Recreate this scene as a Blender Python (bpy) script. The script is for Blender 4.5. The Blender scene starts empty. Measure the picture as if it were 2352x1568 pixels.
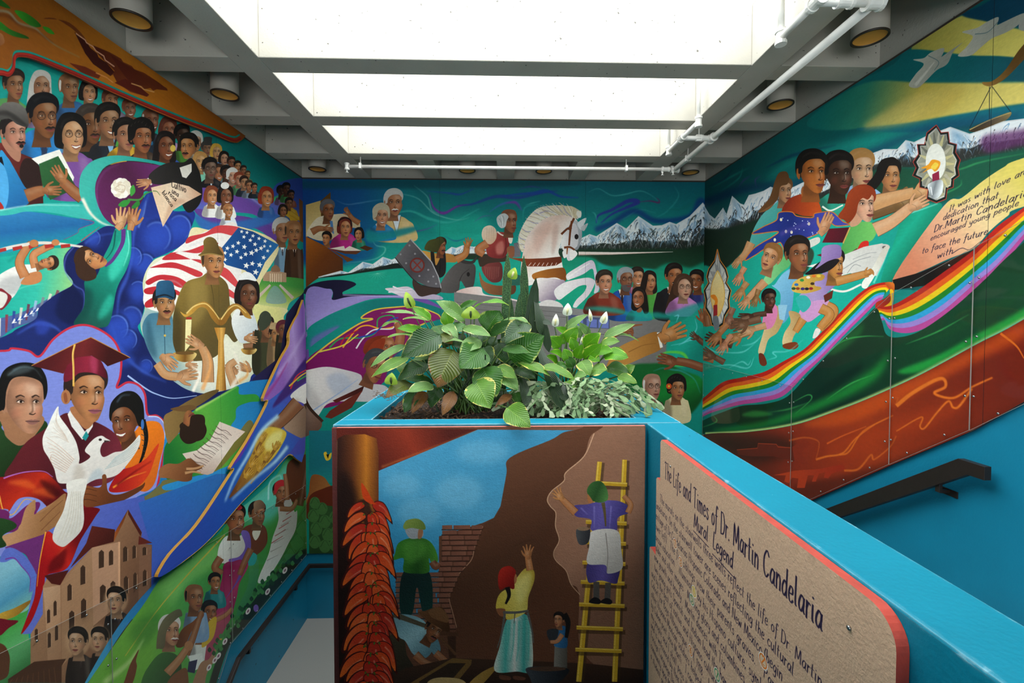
import bpy, bmesh, math, random
import numpy as np
from mathutils import Vector, Matrix, Euler
random.seed(7)
scene = bpy.context.scene
COL = scene.collection
# ------------------------------------------------------------------ camera
FW, FH, FPX = 2352.0, 1568.0, 1020.0
EYE = Vector((0.0, 0.0, 4.52))          # eye height above the lower landing
PITCH, YAW = math.radians(1.5), math.radians(1.57)
SHY = -(59.0 - FPX * math.tan(PITCH)) / FW
cd = bpy.data.cameras.new('camera'); cam = bpy.data.objects.new('camera', cd); COL.objects.link(cam)
cd.sensor_width = 36.0; cd.lens = FPX / FW * 36.0; cd.shift_y = SHY; cd.clip_start = 0.02
cam.location = EYE; cam.rotation_euler = (math.radians(90) - PITCH, 0, -YAW)
scene.camera = cam
RM = cam.rotation_euler.to_matrix()
# ------------------------------------------------------------------ light and exposure
vs = scene.view_settings
vs.view_transform = 'Standard'; vs.look = 'None'; vs.gamma = 1.0; vs.use_curve_mapping = False
vs.exposure = 1.52
world = bpy.data.worlds.new('overcast_sky'); scene.world = world; world.use_nodes = True
wn = world.node_tree.nodes; wl = world.node_tree.links
bg = wn['Background']; bg.inputs['Color'].default_value = (0.97, 0.985, 1.0, 1); bg.inputs['Strength'].default_value = 4.6
# ------------------------------------------------------------------ room dimensions (metres)
XL, XR, YB, YR = -2.88, 3.07, 6.60, -2.6        # left, right, back wall and the wall behind the viewer
ZB = EYE.z + 2.0                                # underside of the ceiling beams
ZS = ZB + 0.48                                  # underside of the ceiling slab
ZUP = 2.72                                      # upper floor
ZPAR = EYE.z - 0.66                             # top of planter and parapet
PX0, PX1, PX2 = -1.01, 0.904, 1.12              # planter left, parapet inner and outer face
PY0, PY1 = 2.70, 4.00                           # planter front and back
BL, BR = (-2.10, -1.87), (2.016, 2.256)         # the two long beams beside the skylight
CROSS = [(5.59 - 1.02 * k, 5.81 - 1.02 * k) for k in range(8)]
SKY0 = 0.71                                     # near end of the skylight
pl = bpy.data.lights.new('skylight_portal', 'AREA'); pl.shape = 'RECTANGLE'
pl.size = BR[0] - BL[1]; pl.size_y = 5.59 - SKY0; pl.cycles.is_portal = True
po = bpy.data.objects.new('skylight_portal', pl); COL.objects.link(po)
po.location = ((BR[0] + BL[1]) / 2, (5.59 + SKY0) / 2, ZS + 0.30)

RWX, RWZ = (-1.7, 1.9), (ZUP+.9, ZUP+2.7)        # added window, unseen behind the viewer, supplying fill light
pl2 = bpy.data.lights.new('fill_window_portal', 'AREA'); pl2.shape = 'RECTANGLE'; pl2.size = RWX[1]-RWX[0]; pl2.size_y = RWZ[1]-RWZ[0]; pl2.cycles.is_portal = True
po2 = bpy.data.objects.new('fill_window_portal', pl2); COL.objects.link(po2); po2.location = ((RWX[0]+RWX[1])/2, YR-.3, (RWZ[0]+RWZ[1])/2); po2.rotation_euler = (math.radians(-90), 0, math.radians(180))

def lin(c):
    c = c / 255.0
    return c / 12.92 if c <= 0.04045 else ((c + 0.055) / 1.055) ** 2.4
def rgb(h):
    return (int(h[0:2], 16), int(h[2:4], 16), int(h[4:6], 16))
def L(h, k=1.0):
    r, g, b = rgb(h); return (lin(r) * k, lin(g) * k, lin(b) * k, 1.0)
def ray(u, v):
    d = Vector(((u - FW / 2) / FPX, (FH / 2 - v) / FPX + SHY * FW / FPX, -1.0))
    return RM @ d
def at_y(u, v, y):
    d = ray(u, v); return EYE + d * ((y - EYE.y) / d.y)
def at_x(u, v, x):
    d = ray(u, v); return EYE + d * ((x - EYE.x) / d.x)
def at_z(u, v, z):
    d = ray(u, v); return EYE + d * ((z - EYE.z) / d.z)

# ------------------------------------------------------------------ materials
def newmat(name):
    m = bpy.data.materials.new(name); m.use_nodes = True
    nt = m.node_tree; return m, nt, nt.nodes['Principled BSDF']
def simple(name, hexc, rough=0.6, noise=0.0, nscale=30.0, bump=0.0, bscale=60.0, metal=0.0, spec=0.5):
    m, nt, p = newmat(name); N = nt.nodes.new; K = nt.links.new
    p.inputs['Base Color'].default_value = L(hexc); p.inputs['Roughness'].default_value = rough
    p.inputs['Metallic'].default_value = metal; p.inputs['Specular IOR Level'].default_value = spec
    tc = N('ShaderNodeTexCoord')
    if noise:
        n = N('ShaderNodeTexNoise'); n.inputs['Scale'].default_value = nscale; n.inputs['Detail'].default_value = 6
        K(tc.outputs['Object'], n.inputs['Vector'])
        r = N('ShaderNodeMapRange'); r.inputs[1].default_value = .3; r.inputs[2].default_value = .7
        r.inputs[3].default_value = 1 - noise; r.inputs[4].default_value = 1 + noise
        K(n.outputs['Fac'], r.inputs[0])
        mx = N('ShaderNodeVectorMath'); mx.operation = 'SCALE'; mx.inputs[0].default_value = L(hexc)[:3]
        K(r.outputs[0], mx.inputs['Scale']); K(mx.outputs[0], p.inputs['Base Color'])
    if bump:
        n2 = N('ShaderNodeTexNoise'); n2.inputs['Scale'].default_value = bscale; n2.inputs['Detail'].default_value = 5
        K(tc.outputs['Object'], n2.inputs['Vector'])
        b = N('ShaderNodeBump'); b.inputs['Strength'].default_value = bump; b.inputs['Distance'].default_value = 0.01
        K(n2.outputs['Fac'], b.inputs['Height']); K(b.outputs[0], p.inputs['Normal'])
    return m
def concrete(name, hexc, pit='3a3834', pitscale=14.0, pitsize=0.16, rough=0.75, chip=None, noise=0.07, spec=.5):
    """painted or bare cast concrete with small bug holes (and optional chipped paint)"""
    m, nt, p = newmat(name); N = nt.nodes.new; K = nt.links.new
    tc = N('ShaderNodeTexCoord'); p.inputs['Roughness'].default_value = rough; p.inputs['Specular IOR Level'].default_value = spec
    n = N('ShaderNodeTexNoise'); n.inputs['Scale'].default_value = 3.0; n.inputs['Detail'].default_value = 8
    K(tc.outputs['Object'], n.inputs['Vector'])
    r = N('ShaderNodeMapRange'); r.inputs[1].default_value = .3; r.inputs[2].default_value = .7
    r.inputs[3].default_value = 1 - noise; r.inputs[4].default_value = 1 + noise; K(n.outputs['Fac'], r.inputs[0])
    base = N('ShaderNodeVectorMath'); base.operation = 'SCALE'; base.inputs[0].default_value = L(hexc)[:3]; K(r.outputs[0], base.inputs['Scale'])
    # pits: small voronoi cells, gated by noise so that they are scattered
    wob = N('ShaderNodeTexNoise'); wob.inputs['Scale'].default_value = 40; K(tc.outputs['Object'], wob.inputs['Vector'])
    add = N('ShaderNodeMixRGB'); add.blend_type = 'ADD'; add.inputs['Fac'].default_value = 0.03
    K(tc.outputs['Object'], add.inputs[1]); K(wob.outputs['Color'], add.inputs[2])
    v = N('ShaderNodeTexVoronoi'); v.inputs['Scale'].default_value = pitscale; K(add.outputs[0], v.inputs['Vector'])
    sep = N('ShaderNodeSeparateColor'); K(v.outputs['Color'], sep.inputs[0])
    sz = N('ShaderNodeMapRange'); sz.inputs[1].default_value = .55; sz.inputs[2].default_value = 1.0
    sz.inputs[3].default_value = 0.0; sz.inputs[4].default_value = pitsize; K(sep.outputs[0], sz.inputs[0])
    lt = N('ShaderNodeMath'); lt.operation = 'LESS_THAN'; K(v.outputs['Distance'], lt.inputs[0]); K(sz.outputs[0], lt.inputs[1])
    mix = N('ShaderNodeMixRGB'); K(lt.outputs[0], mix.inputs['Fac']); K(base.outputs[0], mix.inputs[1]); mix.inputs[2].default_value = L(pit)
    last = mix
    if chip:
        c1 = N('ShaderNodeTexNoise'); c1.inputs['Scale'].default_value = 9; c1.inputs['Detail'].default_value = 9; c1.inputs['Roughness'].default_value = .7
        K(tc.outputs['Object'], c1.inputs['Vector'])
        g = N('ShaderNodeMath'); g.operation = 'GREATER_THAN'; g.inputs[1].default_value = .735; K(c1.outputs['Fac'], g.inputs[0])
        bv = N('ShaderNodeBevel'); bv.samples = 4; bv.inputs['Radius'].default_value = .02; ge = N('ShaderNodeNewGeometry'); dt = N('ShaderNodeVectorMath'); dt.operation = 'DOT_PRODUCT'; K(bv.outputs[0], dt.inputs[0]); K(ge.outputs['True Normal'], dt.inputs[1])
        c2 = N('ShaderNodeTexNoise'); c2.inputs['Scale'].default_value = 16; c2.inputs['Detail'].default_value = 8; K(tc.outputs['Object'], c2.inputs['Vector'])
        ed = N('ShaderNodeMath'); ed.operation = 'SUBTRACT'; ed.inputs[0].default_value = 1.0; K(dt.outputs['Value'], ed.inputs[1]); e2 = N('ShaderNodeMath'); e2.operation = 'MULTIPLY_ADD'; K(ed.outputs[0], e2.inputs[0]); e2.inputs[1].default_value = 1.7; K(c2.outputs['Fac'], e2.inputs[2])
        g2 = N('ShaderNodeMath'); g2.operation = 'GREATER_THAN'; g2.inputs[1].default_value = .76; K(e2.outputs[0], g2.inputs[0]); gx = N('ShaderNodeMath'); gx.operation = 'MAXIMUM'; K(g.outputs[0], gx.inputs[0]); K(g2.outputs[0], gx.inputs[1]); g = gx
        m2 = N('ShaderNodeMixRGB'); K(g.outputs[0], m2.inputs['Fac']); K(last.outputs[0], m2.inputs[1]); m2.inputs[2].default_value = L(chip); last = m2
    K(last.outputs[0], p.inputs['Base Color'])
    n2 = N('ShaderNodeTexNoise'); n2.inputs['Scale'].default_value = 70; n2.inputs['Detail'].default_value = 4; K(tc.outputs['Object'], n2.inputs['Vector'])
    sub = N('ShaderNodeMath'); sub.operation = 'SUBTRACT'; K(n2.outputs['Fac'], sub.inputs[0]); K(lt.outputs[0], sub.inputs[1])
    b = N('ShaderNodeBump'); b.inputs['Strength'].default_value = .25; b.inputs['Distance'].default_value = .006
    K(sub.outputs[0], b.inputs['Height']); K(b.outputs[0], p.inputs['Normal'])
    return m
M = {}
M['concrete'] = concrete('ceiling_concrete', 'a9a499', pit='55524c', pitscale=22, pitsize=.17)
M['turq'] = concrete('turquoise_painted_concrete', '00748c', pit='0a4a5c', pitscale=16, pitsize=.13, rough=.6, chip='9fc6cf', spec=.2)
M['turq_wall'] = concrete('turquoise_painted_wall', '0a7290', pit='0b3a46', pitscale=7, pitsize=.09, rough=.45)
M['plaster'] = simple('plain_plaster', 'b9b6ae', .8, .05, 4, .2, 50)
M['carpet'] = simple('grey_carpet', '8f8d88', .95, .22, 260, .6, 300)
M['bronze'] = simple('dark_bronze_metal', '2b211d', .42, .08, 20, .08, 200, metal=.3)
M['white_pipe'] = simple('white_painted_pipe', 'dcdad4', .45, .04, 15, .1, 90)
M['steel'] = simple('steel', '9a9a9a', .3, metal=1.0)
M['lamp_white'] = simple('lamp_housing_white', 'a8a196', .6, .03, 12)
M['lamp_ring'] = simple('lamp_ring_dark', '241a12', .5)
M['amber'] = simple('amber_reflector', 'c08a3a', .55, .08, 9, metal=.2)
M['soil'] = simple('dark_bark_mulch', '2e2119', .95, .5, 60, 1.0, 70)
M['red_edge'] = simple('red_painted_edge', 'a63a2c', .55, .12, 25, .2, 60)
M['maroon'] = simple('maroon_painted_band', '5d2019', .6, .15, 20, .25, 60)

# ------------------------------------------------------------------ mesh helpers
class MB:
    def __init__(s): s.v = []; s.f = []; s.uv = None
    def quad(s, a, b, c, d):
        i = len(s.v); s.v += [tuple(a), tuple(b), tuple(c), tuple(d)]; s.f.append((i, i+1, i+2, i+3)); return s
    def box(s, x0, x1, y0, y1, z0, z1):
        i = len(s.v)
        s.v += [(x0,y0,z0),(x1,y0,z0),(x1,y1,z0),(x0,y1,z0),(x0,y0,z1),(x1,y0,z1),(x1,y1,z1),(x0,y1,z1)]
        s.f += [tuple(i+k for k in q) for q in ((0,3,2,1),(4,5,6,7),(0,1,5,4),(1,2,6,5),(2,3,7,6),(3,0,4,7))]; return s
    def prism(s, pts, off):
        """closed polygon pts (3D) extruded by vector off"""
        n = len(pts); i = len(s.v); off = Vector(off)
        s.v += [tuple(p) for p in pts] + [tuple(Vector(p) + off) for p in pts]
        s.f.append(tuple(range(i, i+n))); s.f.append(tuple(range(i+2*n-1, i+n-1, -1)))
        for k in range(n):
            j = (k+1) % n; s.f.append((i+k, i+n+k, i+n+j, i+j))
        return s
    def tube(s, pts, r, n=12, caps=True):
        pts = [Vector(p) for p in pts]; rr = r if isinstance(r, (list, tuple)) else [r]*len(pts)
        base = len(s.v); up = None
        for k, p in enumerate(pts):
            t = (pts[min(k+1, len(pts)-1)] - pts[max(k-1, 0)]).normalized()
            if up is None: up = t.orthogonal().normalized()
            a = (up - t*up.dot(t)); a = a.normalized() if a.length > 1e-6 else t.orthogonal().normalized()
            up = a; b = t.cross(a)
            for q in range(n):
                an = 2*math.pi*q/n; s.v.append(tuple(p + (a*math.cos(an) + b*math.sin(an))*rr[k]))
        for k in range(len(pts)-1):
            for q in range(n):
                w = (q+1) % n; s.f.append((base+k*n+q, base+k*n+w, base+(k+1)*n+w, base+(k+1)*n+q))
        if caps:
            s.f.append(tuple(base+q for q in range(n-1, -1, -1))); e = base+(len(pts)-1)*n; s.f.append(tuple(e+q for q in range(n)))
        return s
    def lathe(s, prof, c, n=32):
        """profile [(r,z)] about the vertical axis through c"""
        base = len(s.v)
        for r, z in prof:
            for q in range(n):
                a = 2*math.pi*q/n; s.v.append((c[0]+r*math.cos(a), c[1]+r*math.sin(a), c[2]+z))
        for k in range(len(prof)-1):
            for q in range(n):
                w = (q+1) % n; s.f.append((base+k*n+q, base+k*n+w, base+(k+1)*n+w, base+(k+1)*n+q))
        return s
    def build(s, name, mat, parent=None, smooth=False, bevel=0.0, fix=True):
        me = bpy.data.meshes.new(name); me.from_pydata(s.v, [], s.f); me.update()
        if fix:
            bm = bmesh.new(); bm.from_mesh(me); bmesh.ops.recalc_face_normals(bm, faces=bm.faces); bm.to_mesh(me); bm.free()
        o = bpy.data.objects.new(name, me); COL.objects.link(o)
        if mat is not None: me.materials.append(mat)
        if smooth: me.polygons.foreach_set('use_smooth', [True]*len(me.polygons))
        if parent: o.parent = parent; o.matrix_parent_inverse = parent.matrix_world.inverted()
        if bevel:
            b = o.modifiers.new('bevel', 'BEVEL'); b.width = bevel; b.segments = 2; b.limit_method = 'ANGLE'
        return o
def empty(name, loc, label=None, cat=None, group=None):
    o = bpy.data.objects.new(name, None); COL.objects.link(o); o.location = loc; o.empty_display_size = .05
    o.matrix_world = Matrix.Translation(loc)
    if label: tag(o, label, cat, group)
    return o
def tag(o, label, cat, group=None, kind=None):
    o['label'] = label
    if cat: o['category'] = cat
    if group: o['group'] = group
    if kind: o['kind'] = kind
    return o
def struct(o, label=None):
    o['kind'] = 'structure'
    if label: o['label'] = label
    return o
# ------------------------------------------------------------------ ROOM SHELL
wl_ = struct(MB().box(XL-.25, XL, YR, YB+.25, -1.6, ZS).build('wall_left', M['turq_wall']), 'turquoise painted concrete stairwell wall under the crowd mural')
wr_ = struct(MB().box(XR, XR+.25, YR, YB+.25, -1.6, ZS).build('wall_right', M['turq_wall']), 'turquoise painted concrete stairwell wall with handrail')
wb_ = struct(MB().box(XL, XR, YB, YB+.25, -1.6, ZS).build('wall_back', M['turq_wall']), 'turquoise painted concrete end wall of the stairwell')
rw = MB().box(XL, XR, YR-.25, YR, -1.6, RWZ[0]); rw.box(XL, XR, YR-.25, YR, RWZ[1], ZS); rw.box(XL, RWX[0], YR-.25, YR, RWZ[0], RWZ[1]); rw.box(RWX[1], XR, YR-.25, YR, RWZ[0], RWZ[1])
wq_ = struct(rw.build('wall_rear', M['plaster']), 'plain plaster wall with a wide window behind the upper floor')
for (nm, b) in (('wall_left', (XL, XL+.004, YR, YB, ZB, ZS)), ('wall_right', (XR-.004, XR, YR, YB, ZB, ZS)), ('wall_back', (XL+.004, XR-.004, YB-.004, YB, ZB, ZS))):
    o = MB().box(*b).build('concrete_band', M['concrete'], {'wall_left': wl_, 'wall_right': wr_, 'wall_back': wb_}[nm])
# floors and stairs
fl = MB().box(XL, XR, YR, .5, ZUP-.2, ZUP); fl.box(PX2, XR, .5, 2.2, ZUP-.2, ZUP)
struct(fl.build('floor', M['carpet']), 'grey carpeted upper floor')
struct(MB().box(XL, PX2, 4.82, YB, -.2, 0).build('floor_landing', M['carpet']), 'grey carpeted lower landing beside the left wall')
struct(MB().box(PX2, XR, 6.2, YB, -.2, 0).build('floor_landing', M['carpet']), 'grey carpeted lower landing along the end wall')
struct(MB().box(XL, XR, YR, YB, -1.8, -1.6).build('floor_base', M['carpet']), 'floor at the bottom of the stairwell')
st = empty('stair_flight', (2.1, 2.75, 1.2)); tag(st, 'carpeted stair flight going down behind the turquoise parapet', 'stairs')
n = 15
for k in range(n-1):
    MB().box(PX2+.002, XR-.002, 2.2+k*.285, 2.2+(k+1)*.285+.02, ZUP-(k+1)*.1813-.18, ZUP-(k+1)*.1813).build('step', M['carpet'], st)
st = empty('stair_flight', (-2.0, 4.8, -.8)); tag(st, 'carpeted lower stair flight beside the left wall below the landing', 'stairs')
for k in range(8):
    MB().box(XL+.002, PX0-.004, 4.82-(k+1)*.27-.02, 4.82-k*.27, -(k+1)*.18-.18, -(k+1)*.18).build('step', M['carpet'], st)
# ceiling: slab, long beams, cross beams of the waffle
def slab_mb(rects):
    m = MB()
    for r in rects: m.box(*r, ZS, ZS+.2)
    return m
ceil = struct(slab_mb([(XL-.25, BL[1], YR, YB+.25), (BR[0], XR+.25, YR, YB+.25), (BL[1], BR[0], 5.59, YB+.25), (BL[1], BR[0], YR, SKY0)]).build('ceiling', M['concrete']), 'bare concrete waffle ceiling with a skylight opening')
for (a, b) in (BL, BR):
    MB().box(a, b, YR, YB-.004, ZB, ZS).build('long_beam', M['concrete'], ceil, bevel=.006)
for (y0, y1) in CROSS:
    for (x0, x1) in ((XL+.004, BL[0]), (BL[1], BR[0]), (BR[1], XR-.004)):
        MB().box(x0, x1, y0, y1, ZB+.002, ZS).build('cross_beam', M['concrete'], ceil, bevel=.006)
for (x0, x1) in ((-1.08, -.854), (-.04, .207), (1.016, 1.25)):
    MB().box(x0, x1, 5.81, YB-.004, ZB+.001, ZS).build('short_beam', M['concrete'], ceil, bevel=.005)
    for (y0, y1) in CROSS[5:]:
        MB().box(x0, x1, y1 - 1.02 + .0, y0 - .0, ZB+.001, ZS).build('short_beam', M['concrete'], ceil, bevel=.005)
# skylight: curb, frame bars and glass panes
sk = empty('window_skylight', ((BL[1]+BR[0])/2, 3.1, ZS+.2)); struct(sk, 'long skylight glazed over the concrete beams')
gm, nt, p = newmat('skylight_glass'); N = nt.nodes.new; K = nt.links.new
tr = N('ShaderNodeBsdfTransparent'); tr.inputs[0].default_value = (.96, .98, .98, 1); gl = N('ShaderNodeBsdfGlossy'); gl.inputs['Roughness'].default_value = .02
fr = N('ShaderNodeFresnel'); ms = N('ShaderNodeMixShader'); ge = N('ShaderNodeNewGeometry'); inv = N('ShaderNodeMath'); inv.operation = 'SUBTRACT'; inv.inputs[0].default_value = 1; K(ge.outputs['Backfacing'], inv.inputs[1]); mu = N('ShaderNodeMath'); mu.operation = 'MULTIPLY'; K(fr.outputs[0], mu.inputs[0]); K(inv.outputs[0], mu.inputs[1]); K(mu.outputs[0], ms.inputs[0]); K(tr.outputs[0], ms.inputs[1]); K(gl.outputs[0], ms.inputs[2])
K(ms.outputs[0], nt.nodes['Material Output'].inputs['Surface'])
M['sky_glass'] = gm
for (x0, x1, y0, y1) in ((BL[1]-.1, BL[1]+.0, SKY0-.1, 5.69), (BR[0]-.0, BR[0]+.1, SKY0-.1, 5.69), (BL[1], BR[0], SKY0-.1, SKY0), (BL[1], BR[0], 5.59, 5.69)):
    MB().box(x0, x1, y0, y1, ZS+.2, ZS+.3).build('curb', M['lamp_white'], sk)
edges = [SKY0] + [(a+b)/2 for a, b in reversed(CROSS) if SKY0 + .3 < a < 5.5] + [5.59]
for k in range(len(edges)-1):
    MB().box(BL[1], BR[0], edges[k]+.02, edges[k+1]-.02, ZS+.24, ZS+.246).build('pane', M['sky_glass'], sk)
    if k: MB().box(BL[1], BR[0], edges[k]-.03, edges[k]+.03, ZS+.22, ZS+.27).build('glazing_bar', M['lamp_white'], sk)
# thin dark strip where the murals meet the ceiling
M['gap'] = simple('dark_ceiling_strip', '3a2f26', .8)
for k, b in enumerate(((XL+.004, XL+.02, 1.2, YB-.02, ZB-.012, ZB+.004), (XR-.02, XR-.004, 1.2, YB-.02, ZB-.012, ZB+.004), (XL+.004, XR-.004, YB-.03, YB-.004, ZB-.014, ZB+.004))):
    struct(MB().box(*b).build('trim_%d' % (k+1), M['gap']), ['dark strip along the ceiling edge of the left wall', 'dark strip along the ceiling edge of the right wall', 'dark strip along the ceiling edge of the end wall'][k])

# ------------------------------------------------------------------ PLANTER TOWER AND PARAPET
def hollow_top():
    m = MB()
    w = .135
    m.box(PX0, PX2, PY0+.001, PY0+w, -1.6, ZPAR); m.box(PX0, PX0+w+.06, PY0+w, PY1-w, -1.6, ZPAR)
    m.box(PX1-.03, PX2, PY0+w, PY1-w, -1.6, ZPAR); m.box(PX0, PX2, PY1-w, PY1, -1.6, ZPAR)
    return m
planter = empty('planter', (0, PY0, 2.0), 'tall turquoise painted concrete planter full of green house plants', 'planter')
hollow_top().build('planter_wall', M['turq'], planter)
soil = None
def soil_mesh():
    x0, x1, y0, y1 = PX0+.19, PX1-.025, PY0+.13, PY1-.13
    nx, ny = 60, 40; r = random.Random(3); m = MB()
    for j in range(ny+1):
        for i in range(nx+1):
            x = x0+(x1-x0)*i/nx; y = y0+(y1-y0)*j/ny
            m.v.append((x, y, ZPAR-.045+.02*math.sin(x*5+1)*math.cos(y*4)+r.uniform(-.012, .014)))
    for j in range(ny):
        for i in range(nx):
            a = j*(nx+1)+i; m.f.append((a, a+1, a+nx+2, a+nx+1))
    return m
tag(soil_mesh().build('soil', M['soil'], planter), 'dark bark mulch filling the planter', None, None, 'stuff')
wing = struct(MB().box(PX1, PX2, -.6, PY0, -1.6, ZPAR).build('wall_parapet', M['turq'], bevel=.008), 'turquoise painted concrete parapet running from the planter')
struct(MB().box(XL, PX1, .35, .5, 1.5, ZPAR).build('wall_guard', M['turq'], bevel=.008), 'turquoise guard wall at the edge of the upper floor')
# maroon band and box behind the front panel
struct(MB().box(PX0+.004, PX1-.016, PY0-.03, PY0-.002, .02, ZPAR-.012).build('trim_4', M['maroon']), 'maroon painted band framing the planter front panel')

# ------------------------------------------------------------------ HANDRAILS
def bar_path(m, pts, w, h):
    """rectangular bar swept through pts lying in a vertical plane"""
    pts = [Vector(p) for p in pts]; base = len(m.v); n = len(pts)
    for k, p in enumerate(pts):
        t = (pts[min(k+1, n-1)] - pts[max(k-1, 0)]); t.normalize()
        side = Vector((-t.y, t.x, 0)); side.normalize(); up = side.cross(t) * -1
        if up.z < 0: up = -up
        c = 1.0
        if 0 < k < n-1:
            a = (pts[k]-pts[k-1]).normalized(); c = 1/max(.3, a.dot(t))
        for (s1, s2) in ((-1, -1), (1, -1), (1, 1), (-1, 1)): m.v.append(tuple(p + side*s1*w/2*1 + up*s2*h/2*c))
    for k in range(n-1):
        for q in range(4):
            w2 = (q+1) % 4; m.f.append((base+k*4+q, base+k*4+w2, base+(k+1)*4+w2, base+(k+1)*4+q))
    m.f.append((base+3, base+2, base+1, base)); e = base+(n-1)*4; m.f.append((e, e+1, e+2, e+3))
    return m
RX = XR-.075
p1 = at_x(2218, 1071, RX); p2 = at_x(1910, 1180, RX); p0 = at_x(2268, 1086, RX)
p0 = Vector((RX, p1.y-.13, p1.z)); sl = (p2.z-p1.z)/(p2.y-p1.y)
p3 = Vector((RX, 6.2, p1.z + sl*(6.2-p1.y)))
hr = empty('handrail', (XR, p1.y, p1.z), 'dark bronze flat-bar handrail sloping down the turquoise right wall', 'handrail')
bar_path(MB(), [p0, p1, p3], .045, .085).build('rail', M['bronze'], hr, bevel=.002)
def bracket(parent, x, wx, y, z):
    m = MB().box(min(x-.012, x+.012), max(x-.012, x+.012), y-.015, y+.015, z-.11, z-.04)
    m.box(min(x, wx), max(x, wx), y-.012, y+.012, z-.115, z-.095); o = m.build('bracket', M['bronze'], parent, bevel=.002)
    s = 1 if wx > x else -1
    MB().box(min(wx, wx-s*.008), max(wx, wx-s*.008), y-.06, y+.06, z-.135, z-.09).build('wall_plate', M['bronze'], o, bevel=.001)
for y in (p1.y+.17, p1.y+1.5): bracket(hr, RX, XR, y, p1.z + sl*(y-p1.y))
LX = XL+.075; zl = 0.84
hl = empty('handrail', (XL, 5.5, zl), 'dark bronze handrail along the left wall above the lower landing', 'handrail')
bar_path(MB(), [(LX, 2.9, zl-1.3), (LX, 4.75, zl), (LX, YB-.1, zl)], .04, .05).build('rail', M['bronze'], hl, bevel=.002)
bar_path(MB(), [(LX-.02, YB-.075, zl), (1.0, YB-.075, zl)], .04, .05).build('rail', M['bronze'], hl, bevel=.002)
for y in (4.95, 6.1): bracket(hl, LX, XL, y, zl+.02)

# ------------------------------------------------------------------ DOWNLIGHTS
def downlight(x, y, label):
    o = empty('ceiling_downlight', (x, y, ZB), label, 'ceiling light', 'cylinder downlights in the ceiling coffers')
    MB().lathe([(.112, 0), (.112, .478)], (x, y, ZB), 40).build('housing', M['lamp_white'], o, smooth=True)
    MB().lathe([(.1125, .006), (.1145, .004), (.1145, -.006), (.102, -.006), (.100, .006)], (x, y, ZB), 40).build('ring', M['lamp_ring'], o, smooth=True)
    MB().lathe([(.1, .003), (.09, .012), (.06, .018), (.03, .02), (.0005, .021)], (x, y, ZB), 40).build('reflector', M['amber'], o, smooth=True)
for (x, y, l) in ((-2.49, 3.13, 'white cylinder downlight with amber reflector above the orange mural board, second coffer from its tip'),
                  (-2.49, 4.15, 'white cylinder downlight with amber reflector above the pointed tip of the orange board'),
                  (2.665, 3.18, 'white cylinder downlight with amber reflector above the painted white birds'),
                  (2.665, 4.20, 'white cylinder downlight with amber reflector above the painted yellow rays'),
                  (-2.49, 6.19, 'white cylinder downlight in the corner coffer between left wall and end wall'),
                  (-.447, 6.19, 'white cylinder downlight in the end wall coffer nearer the painted elderly couple'),
                  (.61, 6.19, 'white cylinder downlight in the end wall coffer straight above the painted white horse'),
                  (2.665, 6.19, 'white cylinder downlight in the corner coffer between right wall and end wall')):
    downlight(x, y, l)

# ------------------------------------------------------------------ SPRINKLER PIPES
ZP, YP, XP = ZB-.12, 5.70, 2.25
sp = empty('sprinkler_pipe', (XP, YP, ZP), 'white painted sprinkler pipe along the skylight with branches and hangers', 'pipe')
def pipe(pts, r=.024, nm='pipe'): return MB().tube(pts, r, 14).build(nm, M['white_pipe'], sp, smooth=True)
def joint(p, r=.034, nm='fitting', axis='z', h=.05):
    d = {'x': Vector((h, 0, 0)), 'y': Vector((0, h, 0)), 'z': Vector((0, 0, h))}[axis]; p = Vector(p)
    return MB().tube([p-d, p-d*.6, p-d*.59, p+d*.59, p+d*.6, p+d], [r, r, r*.82, r*.82, r, r], 14).build(nm, M['white_pipe'], sp)
xl0 = at_y(797, 390, YP).x
pipe([(xl0, YP, ZP), (XP, YP, ZP)], .021); pipe([(XP, YP, ZP), (XP, 2.66, ZP)], .03)
joint((XP, YP, ZP), .045, 'tee_fitting', 'x'); joint((XP-.12, YP, ZP), .034, 'coupling', 'x'); joint((xl0, YP, ZP), .032, 'end_elbow', 'z', .04)
for (x, y) in ((xl0, YP), (XP-.03, YP-.02), (XP-.16, YP)):
    MB().tube([(x, y, ZP-.02), (x, y, ZP-.05), (x, y, ZP-.055), (x, y, ZP-.07), (x, y, ZP-.072), (x, y, ZP-.076)], [.012, .012, .006, .006, .02, .02], 12).build('sprinkler_head', M['white_pipe'], sp)
for x in (xl0+.17, 1.62):
    o = MB().tube([(x, YP, ZP), (x, YP, ZB+.001)], .006, 8).build('hanger_rod', M['white_pipe'], sp); MB().box(x-.014, x+.014, YP-.03, YP+.03, ZP-.027, ZP+.04).build('hanger_clip', M['white_pipe'], o)
joint((XP, 2.66, ZP), .046, 'elbow', 'x'); x1 = 1.90
pipe([(XP, 2.66, ZP), (x1, 2.66, ZP)], .024); joint((x1, 2.66, ZP), .04, 'elbow', 'y'); pipe([(x1, 2.66, ZP), (x1, 3.0, ZP)], .024)
joint((x1, 3.0, ZP), .037, 'elbow', 'z'); pipe([(x1, 3.0, ZP), (x1, 3.0, ZS+.1)], .02); joint((x1+.17, 2.66, ZP), .036, 'coupling', 'x')
yt = 4.70; joint((XP, yt, ZP), .046, 'tee_fitting', 'y'); pipe([(XP, yt, ZP), (1.93, yt, ZP)], .024); joint((XP-.07, yt, ZP), .036, 'coupling', 'x')
pipe([(1.93, 5.07, ZP), (1.93, 4.31, ZP)], .023); joint((1.93, yt, ZP), .037, 'tee_fitting', 'y')
for y in (5.07, 4.31): joint((1.93, y, ZP), .035, 'elbow', 'z'); pipe([(1.93, y, ZP), (1.93, y, ZS+.1)], .017)
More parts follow.
